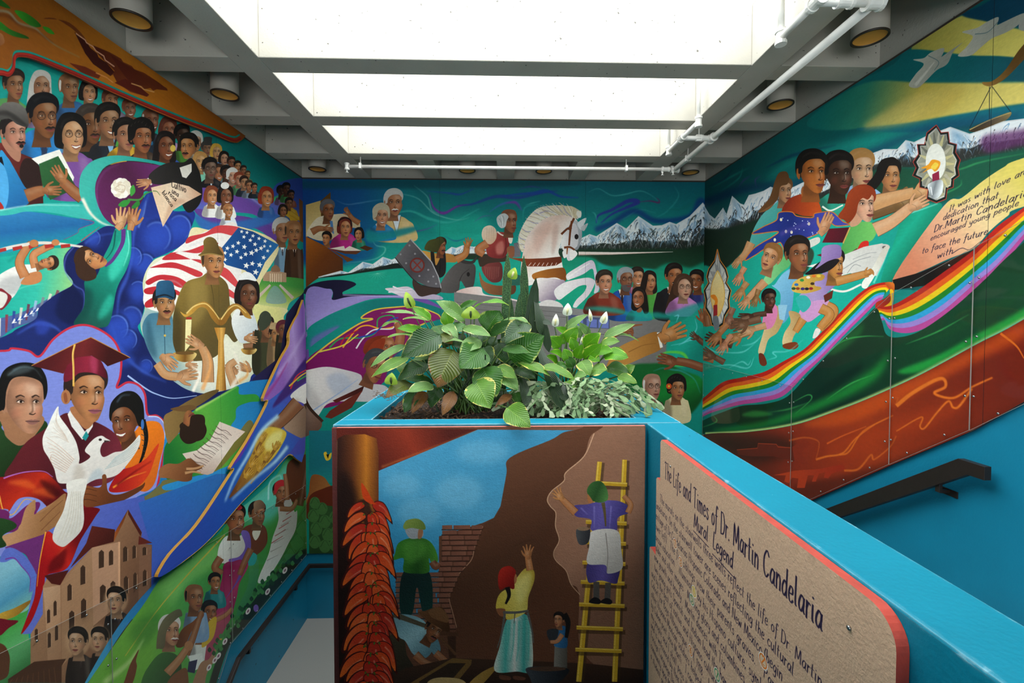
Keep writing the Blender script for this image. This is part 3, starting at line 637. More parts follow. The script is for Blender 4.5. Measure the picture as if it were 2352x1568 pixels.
# ------------------------------------------------------------------ hand lettering: single-stroke script alphabet (x, y up; x-height 5)
GL = {}
def _g(t):
    for ln in t.strip().splitlines():
        k, w, rest = ln.strip().split(' ', 2); GL[k] = (float(w), [[float(v) for v in q.split()] for q in rest.split('|')])
_g('''a 5 4.4 4.2 2.5 5 .8 3 .8 1 2.4 .2 4.2 2.4 4.5 4.6|4.5 4.6 4.2 1 5 .2
b 4.6 .8 9 .8 .4|.8 3 2.4 4.9 4.2 3.4 3.6 .8 1.8 .1 .8 1
c 4.2 4 4.2 2.4 5 .7 3 1 .8 2.6 .1 4.2 1
d 5 4.2 4 2.4 5 .7 3 .8 1 2.4 .2 4.2 2|4.5 9 4.2 1 5 .2
e 4.4 .8 2.6 3.6 3 3.6 4.6 2 5 .6 3 1 .6 2.6 .1 4.2 1
f 3.6 4 8.4 2.8 9.2 1.8 7.6 1.6 0 1 -2.6|.2 5 3.6 5.2
g 5 4.4 4.2 2.5 5 .8 3 .8 1.2 2.4 .4 4.2 2.4|4.5 4.8 4.2 -1.4 2.6 -3 .8 -2.2
h 4.8 .8 9 .8 0|.8 3 2.6 5 4 3.8 4 .2
i 2.2 1 5 1 .8 1.8 .2|1.1 7 1.2 7.2
j 2.4 1.6 5 1.4 -1.8 .2 -3|1.7 7 1.8 7.2
k 4.4 .8 9 .8 0|4 5 .9 2.4 4.2 .1
l 2.4 1 9 .9 1 1.9 .2
m 7.4 .8 5 .8 0|.8 3.2 2.4 5 3.6 3.8 3.6 0|3.6 3.2 5.2 5 6.4 3.8 6.4 .2
n 4.8 .8 5 .8 0|.8 3.2 2.6 5 4 3.8 4 .2
o 4.8 2.4 5 .8 3.6 .8 1.2 2.4 .1 4.2 1.4 4.2 3.6 2.4 5
p 4.6 .8 5 .8 -3|.8 3 2.4 5 4.2 3.4 3.6 .8 1.8 .1 .8 1
q 4.8 4.2 4 2.4 5 .7 3 .8 1 2.4 .2 4.2 2|4.4 5 4.2 -3
r 3.4 .8 5 .8 0|.8 3 2 4.8 3.4 4.6
s 4 3.6 4.4 2 5 .9 3.9 2.2 2.7 3.5 1.4 2.2 .1 .5 .9
t 3.4 1.5 8 1.4 1 2.6 .2|.1 5.2 3.4 5.3
u 4.8 .8 5 .8 1.4 2 .1 4 2|4.2 5 4.2 .8 4.9 .2
v 4.4 .4 5 2.2 .1 4.2 5
w 6.6 .4 5 1.8 .1 3.4 4.2 4.8 .1 6.2 5
x 4.4 .5 5 4.2 0|4.2 5 .4 0
y 4.6 .6 5 1 2 2.2 1.2 4 3|4.3 5 3.4 -1.6 1.4 -3 .2 -2.2
z 4.2 .5 5 4 5 .5 .1 4.2 .2
A 6.6 .2 0 3.2 9 6.2 0|1.3 3.2 5.2 3.2
B 5.8 .8 9 .8 0|.8 9 4 8.8 4.4 6.4 .8 5 5 4 4.8 .8 .8 0
C 6 5.6 7.6 3.6 9.1 1 6.6 .8 2.4 3 .1 5.6 1.6
D 6.2 .8 9 .8 0|.2 8.8 3.6 8.8 5.8 5 4.4 1 .6 .1
E 5.2 4.8 8.8 .8 9 .8 .1 5 .2|.8 4.8 4 4.8
F 5 4.8 9 .6 9|.9 9 .8 0|.8 4.8 4 4.9
G 6.4 5.6 7.6 3.6 9.1 1 6.6 .8 2.4 3 .1 5.6 1.2 5.7 4 3.6 4
H 6.2 .8 9 .8 0|5.4 9 5.4 0|.8 4.8 5.4 4.8
I 3.2 1.6 9 1.6 0|.2 9 3 9|.2 0 3 0
J 4.6 4 9 3.8 1.4 2 .1 .4 1.6
L 4.8 1 9.2 .8 .4 4.6 .2
M 7.6 .6 0 1.2 9 3.8 1.4 6.4 9 7 0
N 6.4 .7 0 .9 9 5.4 .2 5.7 9.2
O 6.4 3.2 9 .8 6.6 .8 2.4 3.2 0 5.6 2.4 5.6 6.6 3.2 9
P 5.4 .9 9 .8 0|.2 8.8 3.8 8.8 4.8 6.6 3 4.4 .9 4.4
R 5.8 .9 9 .8 0|.2 8.8 3.8 8.8 4.8 6.6 3 4.6 .9 4.6|2.4 4.6 5.4 0
S 5 4.6 7.8 2.6 9.1 .8 7 2.6 4.8 4.6 2.6 2.6 .1 .4 1.4
T 6 0 8.6 1.6 9.2 6 9|3 9 2.8 .8 3.6 0
U 6 .8 9 .9 2 3 .1 5.2 2 5.4 9
V 5.8 .3 9 2.9 0 5.6 9
W 8 .3 9 2.2 0 4 6 5.8 0 7.8 9
Y 5.6 .3 9 2.8 4.8 5.4 9|2.8 4.8 2.7 0
0 4.6 2.3 8 .7 5.6 .7 2.2 2.3 .1 4 2.2 4 5.6 2.3 8
1 2.6 .4 6.6 1.6 8 1.6 0
2 4.4 .6 6.6 2.2 8 3.8 6.2 2 3 .4 .1 4.2 .2
3 4.2 .6 7.4 2.4 8 3.6 6.2 1.8 4.4 4 2.4 2.2 .1 .4 1
4 4.6 3 8 .4 2.6 4.4 2.6|3.2 5 3.1 0
5 4.4 3.8 8 1 8 .8 4.8 3.2 4.8 3.8 2 1.8 .1 .4 1
6 4.4 3.4 8 1 4 1 1 2.6 .1 3.8 2 2.4 4 .9 2.6
7 4.2 .4 8 4 8 1.6 0
8 4.4 2.2 4.4 .7 6.4 2.2 8 3.7 6.4 2.2 4.4 .6 2.2 2.2 .1 3.9 2.2 2.2 4.4
9 4.4 3.6 5 2.2 3.8 .8 5.6 2.2 8 3.7 6.4 3.2 0
. 1.8 .8 .1 1 .4
, 1.8 1 .6 .4 -1.2
( 2.6 2.2 9 .8 5 2.2 -1
) 2.6 .4 9 1.8 5 .4 -1
- 3.4 .5 2.8 3 2.8
" 2.6 .6 9 .5 7|1.8 9 1.7 7
: 1.8 .8 .2 1 .5|.9 3.6 1 3.9''')
def text(s, x0, y0, x1, y1, h, c='22203a', w=1.0, slant=.12, fit=1, wob=.25, seed=0, up=None, T=None, k=None):
    """letters along the line (x0,y0)-(x1,y1); h = height of a capital, all in the current view"""
    rng = random.Random(seed+len(s)*13); adv = sum((GL[ch][0] if ch in GL else 3.2)+.9 for ch in s)
    if T is None: T = C.tex(topx(np.array([[x0, y0], [x1, y1]], float)))
    d = T[1]-T[0]; ln = np.hypot(*d); ex = d/ln
    U = np.array([0., -1.]) if up == 'v' else np.array([ex[1], -ex[0]])
    mid = np.array([[(x0+x1)/2, (y0+y1)/2]]); k = h*tsc(mid)/9.0 if k is None else k; kx = ln/adv if fit else k
    pos = 0.0
    for ch in s:
        if ch in GL:
            wd, st = GL[ch]; jy = rng.uniform(-wob, wob)
            for q in st:
                p = np.array(q).reshape(-1, 2); X = (pos+p[:, 0]+p[:, 1]*slant)*kx; Y = (p[:, 1]+jy)*k
                P = T[0]+X[:, None]*ex+Y[:, None]*U; P = cat(P, False, 4) if len(P) > 2 else P
                dd = np.gradient(P, axis=0); dd /= np.hypot(dd[:, 0], dd[:, 1])[:, None]+1e-9
                ww = w*k*(.5+.5*np.abs(dd @ U))[:, None]; nn = np.stack([-dd[:, 1], dd[:, 0]], 1)*ww/2
                e0 = dd[0]*ww[0]*.3; e1 = dd[-1]*ww[-1]*.3; P2 = P.copy(); P2[0] -= e0; P2[-1] += e1
                _lay(np.vstack([P2+nn, (P2-nn)[::-1]]), c, 0, 1, 0, 0)
            pos += wd+.9
        else: pos += 3.2+.9
def text_m(s, a0, a1, z, cap, c='241c34', w=1.0, slant=.12, seed=0):
    """letters set out in metres on the canvas plane: from a0 to a1 at height z"""
    T = np.array([[(a0-C.a0)*C.den, (C.z1-z)*C.den], [(a1-C.a0)*C.den, (C.z1-z)*C.den]])
    text(s, 0, 0, 1, 1, 1, c, w, slant, seed=seed, up='v', T=T, k=cap*C.den/9.0)
# ------------------------------------------------------------------ MURAL ON THE LEFT WALL
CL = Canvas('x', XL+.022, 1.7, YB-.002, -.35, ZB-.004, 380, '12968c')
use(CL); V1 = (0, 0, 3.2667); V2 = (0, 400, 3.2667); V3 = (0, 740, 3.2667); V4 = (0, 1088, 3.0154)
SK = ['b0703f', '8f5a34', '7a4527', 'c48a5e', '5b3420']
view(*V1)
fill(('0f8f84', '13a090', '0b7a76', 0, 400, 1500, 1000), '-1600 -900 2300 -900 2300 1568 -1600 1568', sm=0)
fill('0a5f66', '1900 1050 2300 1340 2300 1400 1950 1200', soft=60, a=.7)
# violet and blue waves towards the corner
view(*V2)
fill('5560b4', '1480 60 1700 60 1900 130 2000 180 2100 60 2330 60 2330 420 2000 420 1900 300 1480 260')
sh('6a3f94', '1490 90 1700 110 1900 200 2080 330 2100 400 1900 360 1700 230 1500 200', 30, .9); sh('2b4aa6', '2050 60 2340 40 2340 300 2080 200', 20, .8)
line('37b06a', '1640 110 1850 150 2000 200 2120 160', 14, 30, soft=8); line('b8a8d8', '1500 70 1650 110 1850 160 1980 250', 20, 4, soft=10)
fill('5c3a8c', '1460 260 1700 300 1900 330 2080 420 2090 520 1900 400 1600 380'); fill('2f62a8', '1460 300 1600 360 1800 350 2050 300 2100 340 1800 430 1540 420', soft=12)
# row of listeners at the back
view(*V1)
bust(60, 760, 330, 160, '4f8a4a'); head(110, 640, 205, '8a5a3a', '2a1d18', .7, style='short')
bust(330, 780, 330, 170, '7a6a8c'); head(310, 650, 200, '98694a', 'b9b3ab', .2, style='long', neck=0)
bust(540, 780, 280, 160, '2b5a8c'); head(525, 660, 200, '8f5f3d', 'cfc9c0', .6, style='bald', lips='6a3a30')
bust(680, 800, 220, 160, 'b76a6a'); head(668, 695, 155, 'b98058', '17110f', .2, style='bob', smile=1)
bust(850, 840, 230, 160, '6a5a70'); head(835, 755, 160, 'a86a44', '5b2f22', .8); bust(980, 890, 200, 120, '7d4a30'); head(975, 815, 135, '87543a', '6a3322', .1, smile=1)
bust(1140, 1010, 170, 230, '1d2430', 'dfe6ec', tie='1f6fa0'); head(1135, 905, 165, '7f4a31', 'b8b2ac', .4, style='bald', smile=1)
bust(1290, 1080, 170, 170, 'b08ac0'); head(1265, 975, 155, '9a5a3c', '5a281b', .5, style='bob')
bust(1390, 1120, 170, 220, '3f7a2c'); head(1370, 1020, 150, '3c2418', '0f0c0b', .2); bust(1480, 1140, 130, 130, 'a79a88'); head(1470, 1062, 125, 'b58260', 'd8d4cc', .3, style='curly', smile=1)
bust(1560, 1170, 120, 90, '6f9ac4', 'e8e8e4'); head(1553, 1115, 100, '8a5f44', '3a3230', .2); fill('3a3836', '1505 1080 1530 1068 1535 1030 1590 1030 1590 1070 1600 1085 1550 1090')
for (x, y, h, s, hr, b, stl) in ((1625, 1140, 100, 'd09a68', 'd8a53c', '4a7fc0', 'bob'), (1683, 1190, 90, 'c48a68', '1d1512', '7fb0d0', 'bob'), (1737, 1222, 80, '8a5238', '2a1a14', '8a2f3c', 'short'), (1785, 1248, 72, 'c08050', '17120f', '2f8a6a', 'short'), (1828, 1278, 64, '9a6040', '2a1d18', '70508a', 'short'), (1860, 1312, 54, 'b07848', '4a3022', '4a7a5a', 'short')):
    bust(x, y+h*.5, h*1.25, h*.8, b); head(x, y, h, s, hr, .25, style=stl, detail=h > 75)
for (x, y, h, s, hr, b, stl) in ((1505, 1215, 125, 'd29a62', 'c08a4a', '78c0a4', 'bob'), (1640, 1298, 112, 'a86a44', '3a2418', '3f7a3c', 'bob'), (1698, 1302, 105, '4a2c1e', '120e0d', '5a6a78', 'short'), (1745, 1322, 100, 'd0987a', 'e2ded8', '8a3a34', 'curly'), (1795, 1345, 92, 'c08060', '8a3a22', '4a8a5a', 'short'), (1833, 1368, 84, 'b88058', '2a1a14', '24303c', 'short'), (1870, 1394, 72, 'b07048', '3a2a20', '7a8a9a', 'short'), (1910, 1408, 62, 'a86a48', '2a1c16', '20282e', 'short')):
    bust(x, y+h*.5, h*1.25, h*.75, b); head(x, y, h, s, hr, .15, style=stl, smile=h > 90, detail=h > 75)
bust(1585, 1345, 160, 60, '17171c', 'c8d4e0'); head(1577, 1268, 145, '6f5140', '14100f', .1, gl=1)
# front row
bust(330, 1000, 470, 300, '2473b4', 'd8e0e8', tie='24304a'); head(330, 880, 300, '7d4c2b', '0d0d10', .7, gl=1, mo='241a16')
bust(690, 1080, 340, 260, '14231f', 'e6e2d8', tie='6a6a70'); head(680, 940, 265, '6c4225', '3a3029', .5, mo='2a1d16')
bust(830, 1060, 300, 180, '20242c', '7fb0d8'); head(815, 915, 240, '9c6b48', '16120f', .3, smile=1)
bust(540, 1160, 330, 320, '74468c', 'u', 'b87c50'); head(540, 1015, 265, 'c08a5e', '100d0c', .45, style='bob', smile=1, gl=1)
bust(940, 1110, 260, 120, 'cf9a24', 'v', 'a87050'); line('4a9a3c', '880 1100 900 1060 980 1110', 26, 20); head(940, 1015, 220, 'a87050', '15110f', .5, style='short', lips='8a4a44')
bust(1080, 1150, 240, 120, '3a2a20'); line('d0a02a', '1000 1150 1040 1110 1080 1120', 30, 10); head(1065, 1030, 225, '9a5a36', '14100e', .5, style='curly', mo='2a1a12')
bust(1250, 1190, 230, 100, '2a4aa8', 'u', '7d452a'); head(1243, 1100, 190, '7d452a', '1a1312', .5, style='long', smile=1); ell('e2c050', 1300, 1112, 20, 26)
# man with the grey hat
fill(('6a2420', '3d1614', 0, 1100, 300, 1400), '0 1070 90 1080 160 1150 260 1190 320 1280 330 1568 0 1568', sm=0); fill('231512', '190 1190 290 1230 310 1420 200 1420 150 1300', a=.9)
fill('a8725a', '30 1040 150 1110 150 1210 90 1180 20 1080'); head(112, 1000, 260, 'b57a62', '1a1413', .75, mo='1c1310', neck=0); ell('1c1310', 165, 1095, 16, 14)
fill(('6b6560', '35322f', 60, 770, 120, 960), '-60 830 0 800 40 770 130 770 200 830 215 945 140 935 70 890 0 900 -80 880'); sh('24211f', '-60 860 60 870 150 930 210 940 60 830', 14, .7)
# woman in blue, arms, folder with papers
fill(('2f8fc8', '1c5f98', 0, 1180, 240, 1450), '0 1150 60 1180 110 1260 190 1400 240 1440 200 1540 0 1568', sm=1); line('101014', '0 1180 20 1250 25 1340', 36, 20)
fill('4aa0d8', '-60 1230 30 1240 70 1400 40 1568 -60 1568'); fill('a8241e', '-60 1500 0 1510 30 1568 -60 1568')
fill('f0ebe0', '240 1190 450 1120 560 1330 540 1400 300 1240', sm=0); fill(('2a5c30', '1e4423', 300, 1200, 560, 1450), '295 1230 440 1170 580 1410 380 1500 320 1380', sm=0)
arm('620 1480 560 1440 470 1360', 90, 70, '8f5430'); hand(480, 1370, -122, 150, 'a3663c', -1, .2); arm('200 1470 280 1440 330 1430', 95, 70, '8f5430'); hand(330, 1430, 0, 140, '9c6038', 1, .15)
# mid-left: blue pool, teal swirls
view(*V2)
fill(('2c7ab0', '1d5f98', '1f8fa0', 200, 260, 300, 560), '-700 300 0 310 200 280 500 320 710 360 600 410 580 440 480 490 200 560 -700 700'); line('8a3a6a', '600 330 710 362 600 408 585 440 480 490', 5, 3)
fill('37b0a4', '-700 260 0 265 300 220 640 230 700 330 600 330 400 290 200 280 0 312 -700 330'); line('bfe8dc', '0 270 250 232 600 235', 8, 3, soft=4)
fill(('1aa08f', '2fb29a', '8fc87a', 0, 700, 540, 830), '-700 620 0 620 300 560 620 560 500 620 500 720 550 830 420 920 200 1030 0 1080 -700 1200'); line('5cd0b4', '60 900 200 840 330 820', 10, 3, soft=8); line('0e7f72', '60 660 200 560 380 480', 20, 6, soft=12, a=.6)
# patterned blanket
fill('4a5a8c', '-100 1080 0 1080 200 1020 540 840 500 920 300 1010 270 1090 100 1160 0 1230 -100 1260'); 
for k in range(9): line(['e8e0d0', '8a2f3a', '2b3a8c', 'd8d0c0', '6a2a40', '9ab0d0', '7a7a86', 'e0d8c0', '7f3a4a'][k], [0+k*55, 1078-k*26, 0+k*50, 1215-k*30], 22, 14, sm=0, a=.85)
for k in range(10): fill(['f0ece4', '24408c'][k % 2], [90+k*22, 1120-k*11, 112+k*22, 1080-k*10, 130+k*22, 1112-k*12], sm=0)
# teal crescent and maroon disc behind the rose
fill(('3aaf9f', '1f9a90', 640, 100, 900, 350), '600 140 605 20 650 -60 720 -110 850 -140 1000 -130 1250 -80 1280 -40 1150 -80 950 -100 800 -60 740 30 720 150 760 280 870 400 780 390 700 330 640 240'); line('f0e6d2', '620 180 680 290 760 360 860 398', 26, 6, soft=8)
fill(('5e1f52', '4a1a3c', '7a2f7a', 740, 260, 1250, -60), '720 160 730 40 800 -50 950 -95 1150 -75 1290 -40 1250 60 1180 160 1120 130 1080 140 1085 240 1040 340 940 400 850 380 770 300'); line('a05aa0', '740 250 730 100 790 -20 900 -80', 8, 3, soft=8, a=.6)
# navy cloud
fill(('1d2f80', '131a4c', '1a2560', 1100, 300, 300, 1300), '0 1230 130 1160 270 1085 300 1000 420 905 550 822 490 720 485 620 545 545 620 505 780 395 880 395 960 400 1080 180 1150 130 1290 270 1460 280 1430 420 1380 520 1280 580 1190 620 1150 640 1140 700 1080 790 1100 900 1085 1000 1060 1100 1040 1160 1130 1300 1190 1420 1300 1500 1500 1560 1800 1480 2150 1380 2150 1500 2000 1560 1500 1840 1100 1900 700 1750 -700 1750 -700 1500')
navy = CL.clip
for (x, y, r) in ((1180, 470, 110), (1350, 400, 90), (1090, 680, 80), (1040, 880, 75), (990, 1080, 85), (960, 1240, 75), (1100, 1440, 50), (880, 1150, 90), (1000, 620, 70), (700, 480, 60)):
    ell('2c4cb8', x, y, r, r*1.1, soft=r*.8, a=.75, clip=1, keep=0); a = np.linspace(-2.4, 1.0, 12); line('6a8ce0', np.stack([x+r*.9*np.cos(a), y+r*np.sin(a)], 1), r*.06, r*.03, wm=r*.14, soft=r*.08, a=.7, clip=1); line('0c1238', np.stack([x+r*1.05*np.cos(a), y+r*1.15*np.sin(a)], 1), r*.1, r*.05, wm=r*.2, soft=r*.14, a=.5, clip=1)
for q in ('1120 150 1060 300 1010 420 1000 600', '1000 600 960 760 900 900 880 1060', '560 830 640 930 640 1040 560 1140', '130 1200 280 1120 400 1140 480 1200', '840 1120 880 1250 960 1380 1080 1480 1250 1560'): line('3f62cc', q, 8, 6, wm=30, soft=14, a=.6, clip=1)
sh('2a3fa0', '280 1090 380 1130 340 1200 280 1190', 24, .7); sh('2844a8', '820 1120 960 1150 940 1300 1020 1400 900 1440 830 1280', 40, .6); line('9fb4e0', '960 1510 1100 1610 1180 1650 1300 1680 1480 1660', 14, 5); line('6a88c8', '1040 400 1080 300 1100 200', 12, 4, soft=8)
sh('0b1030', '500 720 560 820 640 900 640 1000 560 1130 420 1050 460 880', 26, .6); line('5a6ac0', '560 540 500 620 490 720 560 830 630 880 630 1000 580 1090', 10, 6, soft=5, a=.7); line('a84a5a', '610 500 690 440 750 395', 8, 3)
line('3a5ab4', '640 520 720 470 860 440', 16, 6, soft=8, a=.7)
# pole vaulter
fill('e6e0d8', '-40 790 120 690 270 680 300 720 200 760 160 830 90 930 0 880'); sh('9a9a9a', '0 800 120 760 200 780 120 900 0 860', 24, .6); fill('7a2028', '0 860 60 890 90 930 30 1010 0 1000'); fill('d8d2c8', '-40 880 40 890 60 930 20 1000 -40 990')
fill('c07848', '160 820 200 760 230 740 300 730 320 770 300 810 230 830'); arm('190 770 150 660 200 560 240 520', 70, 50, 'b87040'); arm('270 700 255 610 330 560 400 530', 60, 45, 'c07848')
head(365, 668, 130, 'c07848', '2a1c16', -.9, 1.3, neck=1); line('d8cfc4', '-60 590 100 545 300 515 480 525 625 545', 30, 16)
for k in range(5): x = 20+k*120; line('a82a24', [x-40, 578-k*16+max(0, k-2)*14, x+30, 562-k*16+max(0, k-2)*18], 28, 24, sm=0)
ell('b87040', 258, 518, 34, 28); ell('c07848', 420, 512, 30, 24)
# figure in green reaching up
fill(('178f78', '0f6a58', '1a4a40', 860, 700, 620, 1120), '870 405 925 400 900 480 860 560 790 660 950 380 985 420 985 600 950 720 880 860 830 1100 760 1150 560 1130 630 1000 640 880 640 800 720 770 760 690 780 620 830 520', sm=1)
sh('3fd0b0', '900 520 960 460 970 600 900 740 840 800 820 720', 24, .7); sh('0a3f38', '620 860 700 900 660 1060 560 1140 540 1060', 40, .8); sh('2fbfa0', '770 980 830 900 860 960 800 1060 740 1080', 26, .6); line('0c5a50', '870 420 850 560 780 660', 14, 5); line('6fe0c4', '960 420 970 560 930 690', 12, 4, soft=6); line('5a2f7a', '930 410 920 520 850 640 790 690', 34, 20)
hand(905, 400, -82, 160, 'd29a6a', 1, .4); hand(985, 390, -78, 160, 'b8784a', -1, .3); arm('880 410 905 380', 46, 50, 'c88a5c'); arm('980 420 990 370', 44, 50, 'b8784a')
head(690, 650, 215, 'c4804c', '3a2418', .8, -1.15, neck=0); fill('3a2418', '575 600 640 580 640 640 680 690 720 720 720 780 640 800 575 740')
# rose, stem and paper
for k in range(11): a = k*.571; fill(['f2ead8', 'e6d8c0', 'f8f2e6'][k % 3], Loc(912, 105, 70, a)([.1, -.2, .8, -.45, 1.12, -.1, .95, .35, .3, .3]))
for k in range(7): a = k*.9+.3; fill(['efe2cc', 'e0cdb2'][k % 2], Loc(905, 100, 44, a)([0, -.3, .8, -.5, 1.05, 0, .7, .4, 0, .3]))
line('c8ac8c', '870 100 900 80 940 90 930 130 890 130', 4); line('3f8a3a', '960 190 1050 190 1090 150 1150 130 1200 160', 16, 5); fill('2f8a34', '890 230 930 195 980 200 950 240 915 245'); fill('3f9a3c', '985 165 980 110 1005 80 1018 130'); fill('2a7a30', '990 245 1040 195 1050 230 1010 258')
# man with the rose poem
fill(('2b2726', '171413', 1150, 0, 1480, 200), '1120 10 1200 -60 1290 -90 1380 -90 1440 -120 1490 -40 1510 30 1520 160 1480 250 1400 280 1300 100 1150 70', sm=1); fill('e8e0d4', '1350 -50 1440 -80 1440 -20 1400 30 1370 20', sm=0)
head(1418, -205, 175, 'c07a44', '16110f', -.5, style='short', mo='16110f', neck=0); line('d8d2c8', '1110 30 1140 80', 14); hand(1130, 55, 172, 110, 'c4855a', 1, .25)
fill(('e8c4a0', 'f2d8ba', 'd09c7c', 1140, 100, 1500, 160), '1135 100 1300 60 1420 90 1515 150 1400 210 1300 270 1225 395 1180 250', sm=0); sh('c08a6a', '1400 200 1300 270 1225 395 1290 200', 20, .6)
text('Cultivo', 1288, 95, 1400, 140, 46, '3a2a24', 1.2); text('una', 1290, 138, 1342, 172, 38, '3a2a24', 1.3); text('rosa', 1262, 148, 1322, 208, 38, '3a2a24', 1.3); text('blanca', 1215, 140, 1290, 250, 36, '3a2a24', 1.3); line('5a7a3a', '1150 125 1180 130 1205 160', 7, 3)
# small family groups near the corner
for (x, y, h, s, hr, b, stl, w) in ((1590, 165, 125, 'c98a5a', '7a3a22', 'f0ece4', 'bob', 120), (1695, 165, 135, '7f4a30', '17110f', 'f0ece4', 'bob', 130), (1715, 275, 95, 'b87848', '8a5a38', 'dfe6ee', 'bald', 110), (2000, 175, 130, 'd08a54', '8f2f18', '2c5aa0', 'bob', 110), (2110, 130, 80, '3a2218', '120d0c', '7a5a8c', 'short', 80), (2150, 110, 80, '5a3422', '120d0c', '3f8a4a', 'short', 80), (2185, 160, 70, '7a4a30', '17110f', '8a4a3a', 'short', 70), (2170, 220, 75, '8f5a38', '17110f', 'c89a24', 'short', 120), (2125, 275, 80, '9a5f3c', '17110f', '2c4a7a', 'bob', 100)):
    bust(x, y+h*.5, w, w*.75, b); head(x, y, h, s, hr, .2, style=stl, smile=h > 90, detail=h > 80)
ell('f4f0ea', 1690, 85, 32, 26); arm('2180 290 2240 330 2270 350', 30, 20, 'c89a24')
fill('7a4a1c', '2245 180 2290 220 2290 520 2252 500', sm=0)
# two men in jackets
bust(2120, 560, 110, 300, '6f90a8', 'e8e8e8', tie='3a3a44'); head(2115, 425, 165, 'a06a48', 'b8b4b0', .5); bust(2210, 560, 130, 330, '4a3020', 'e8dcc8', tie='2a1a14'); head(2203, 440, 165, 'b87a4c', '3a2a20', .2, style='bald')
# campus building and lawn
fill(('3f8f3a', '8fb04a', 'd8d890', 2000, 800, 2000, 1000), '1900 840 2000 770 2290 790 2290 880 2180 960 2120 1040 1900 960'); fill('7a9a9a', '2040 850 2090 850 2150 960 2000 960', a=.8); fill('b08a6a', '1975 740 2050 720 2150 740 2150 810 1975 800', sm=0); fill('8a6248', '2040 700 2070 680 2100 705 2100 730 2040 730'); 
for k in range(6): line('e0c8a8', [2030+k*16, 745, 2030+k*16, 810], 6, sm=0)
line('c8b0a0', '2030 830 1940 920', 16, 24, sm=0); line('c8b0a0', '2100 830 2200 930', 16, 24, sm=0)
# warm scene with flag and soldiers
fill(('ead9a0', 'e8e0c4', 'c8d0a0', '9fb4b0', 1600, 450, 1300, 1500), '1075 800 1150 650 1290 590 1400 500 1450 400 1600 420 1790 390 2090 530 1960 800 1910 960 2150 1010 2130 1080 2175 1250 2060 1400 1900 1500 1850 1570 1600 1640 1450 1630 1330 1570 1190 1440 1060 1160 1090 1000'); scene_ = CL.clip
sh('e2dc80', '1850 900 2100 980 2120 1150 1900 1200', 60, .8); sh('f8f0dc', '1400 1250 1700 1200 1900 1350 1850 1560 1500 1640', 60, .8); sh('7fa0b0', '1060 1040 1300 1050 1330 1560 1180 1430', 40, .7)
flag = '1130 700 1290 590 1420 490 1520 440 1640 395 1790 400 1800 950 1650 870 1500 800 1350 880 1300 1030 1090 990 1100 800'
fill('f0e8e0', flag)
for q in ('1420 470 1540 440 1640 385 1800 400 1760 460 1640 440 1500 480 1400 520', '1280 590 1420 570 1560 520 1640 520 1500 590 1360 580 1300 600', '1130 700 1280 660 1400 690 1520 740 1480 770 1340 710 1200 700', '1220 640 1300 590 1440 640 1540 680 1500 640 1350 640', '1100 800 1200 755 1330 770 1420 830 1350 850 1220 790 1120 830', '1090 860 1200 840 1330 870 1390 930 1280 890 1110 900', '1095 960 1170 920 1180 980 1100 1000', '1640 690 1720 720 1800 830 1790 860 1690 780 1640 740', '1700 850 1810 930 1800 950 1700 900'): fill(('b8242c', 'd8484a', 1100, 700, 1800, 700), q, keep=0)
line('d8d0d0', '1420 540 1560 490 1680 480', 16, 6, soft=8, a=.5); line('c0b8c0', '1150 830 1300 800 1400 870', 16, 6, soft=8, a=.5)
fill(('1d4f8c', '17407c', '256aa8', 1700, 450, 2050, 700), '1660 560 1790 400 1900 430 2095 530 1990 660 1930 790 1840 720 1700 680 1640 620', sm=0)
def star(x, y, r): fill('f2eee6', [v for k in range(10) for v in (x+(r if k % 2 == 0 else r*.42)*math.sin(k*.628+.2), y-(r if k % 2 == 0 else r*.42)*math.cos(k*.628+.2))], sm=0, keep=0)
for (x, y, r) in ((1815, 430, 16), (1855, 437, 16), (1900, 462, 17), (1945, 482, 17), (1990, 502, 17), (1832, 470, 17), (1790, 515, 19), (1750, 540, 19), (1708, 555, 19), (1835, 545, 22), (1880, 495, 18), (1915, 525, 19), (1960, 555, 20), (1780, 580, 20), (1735, 605, 19), (1890, 590, 24), (1925, 570, 20), (1845, 600, 20), (1980, 625, 20), (1850, 685, 26), (1895, 670, 22), (1950, 680, 24), (1920, 735, 26), (1690, 640, 18), (1810, 625, 18), (2010, 575, 16), (1690, 590, 18), (2030, 540, 13), (1985, 540, 15)): star(x, y, r)
# tall soldier in khaki
fill(('8a7030', '6a5426', '5a4a26', 1300, 800, 1600, 1300), '1560 740 1640 760 1710 830 1725 960 1740 1080 1800 1200 1760 1260 1690 1200 1640 1350 1500 1400 1330 1380 1300 1260 1300 1080 1340 920 1400 810 1510 770'); sh('a88c48', '1420 820 1540 800 1560 1000 1440 1150', 50, .5); sh('3a2f18', '1300 1000 1370 1100 1360 1380 1290 1300', 36, .7)
line('4a3a1a', '1580 800 1600 900 1610 1000', 6, 3); head(1605, 660, 225, 'b87a48', '3a2a1c', .25, neck=1, style='bald'); fill(('7a5f2c', '4e3c1c', 1540, 480, 1640, 620), '1490 610 1530 570 1530 500 1570 470 1620 490 1650 560 1675 610 1580 600'); line('9a7c40', '1500 612 1580 596 1672 612', 10, 6)
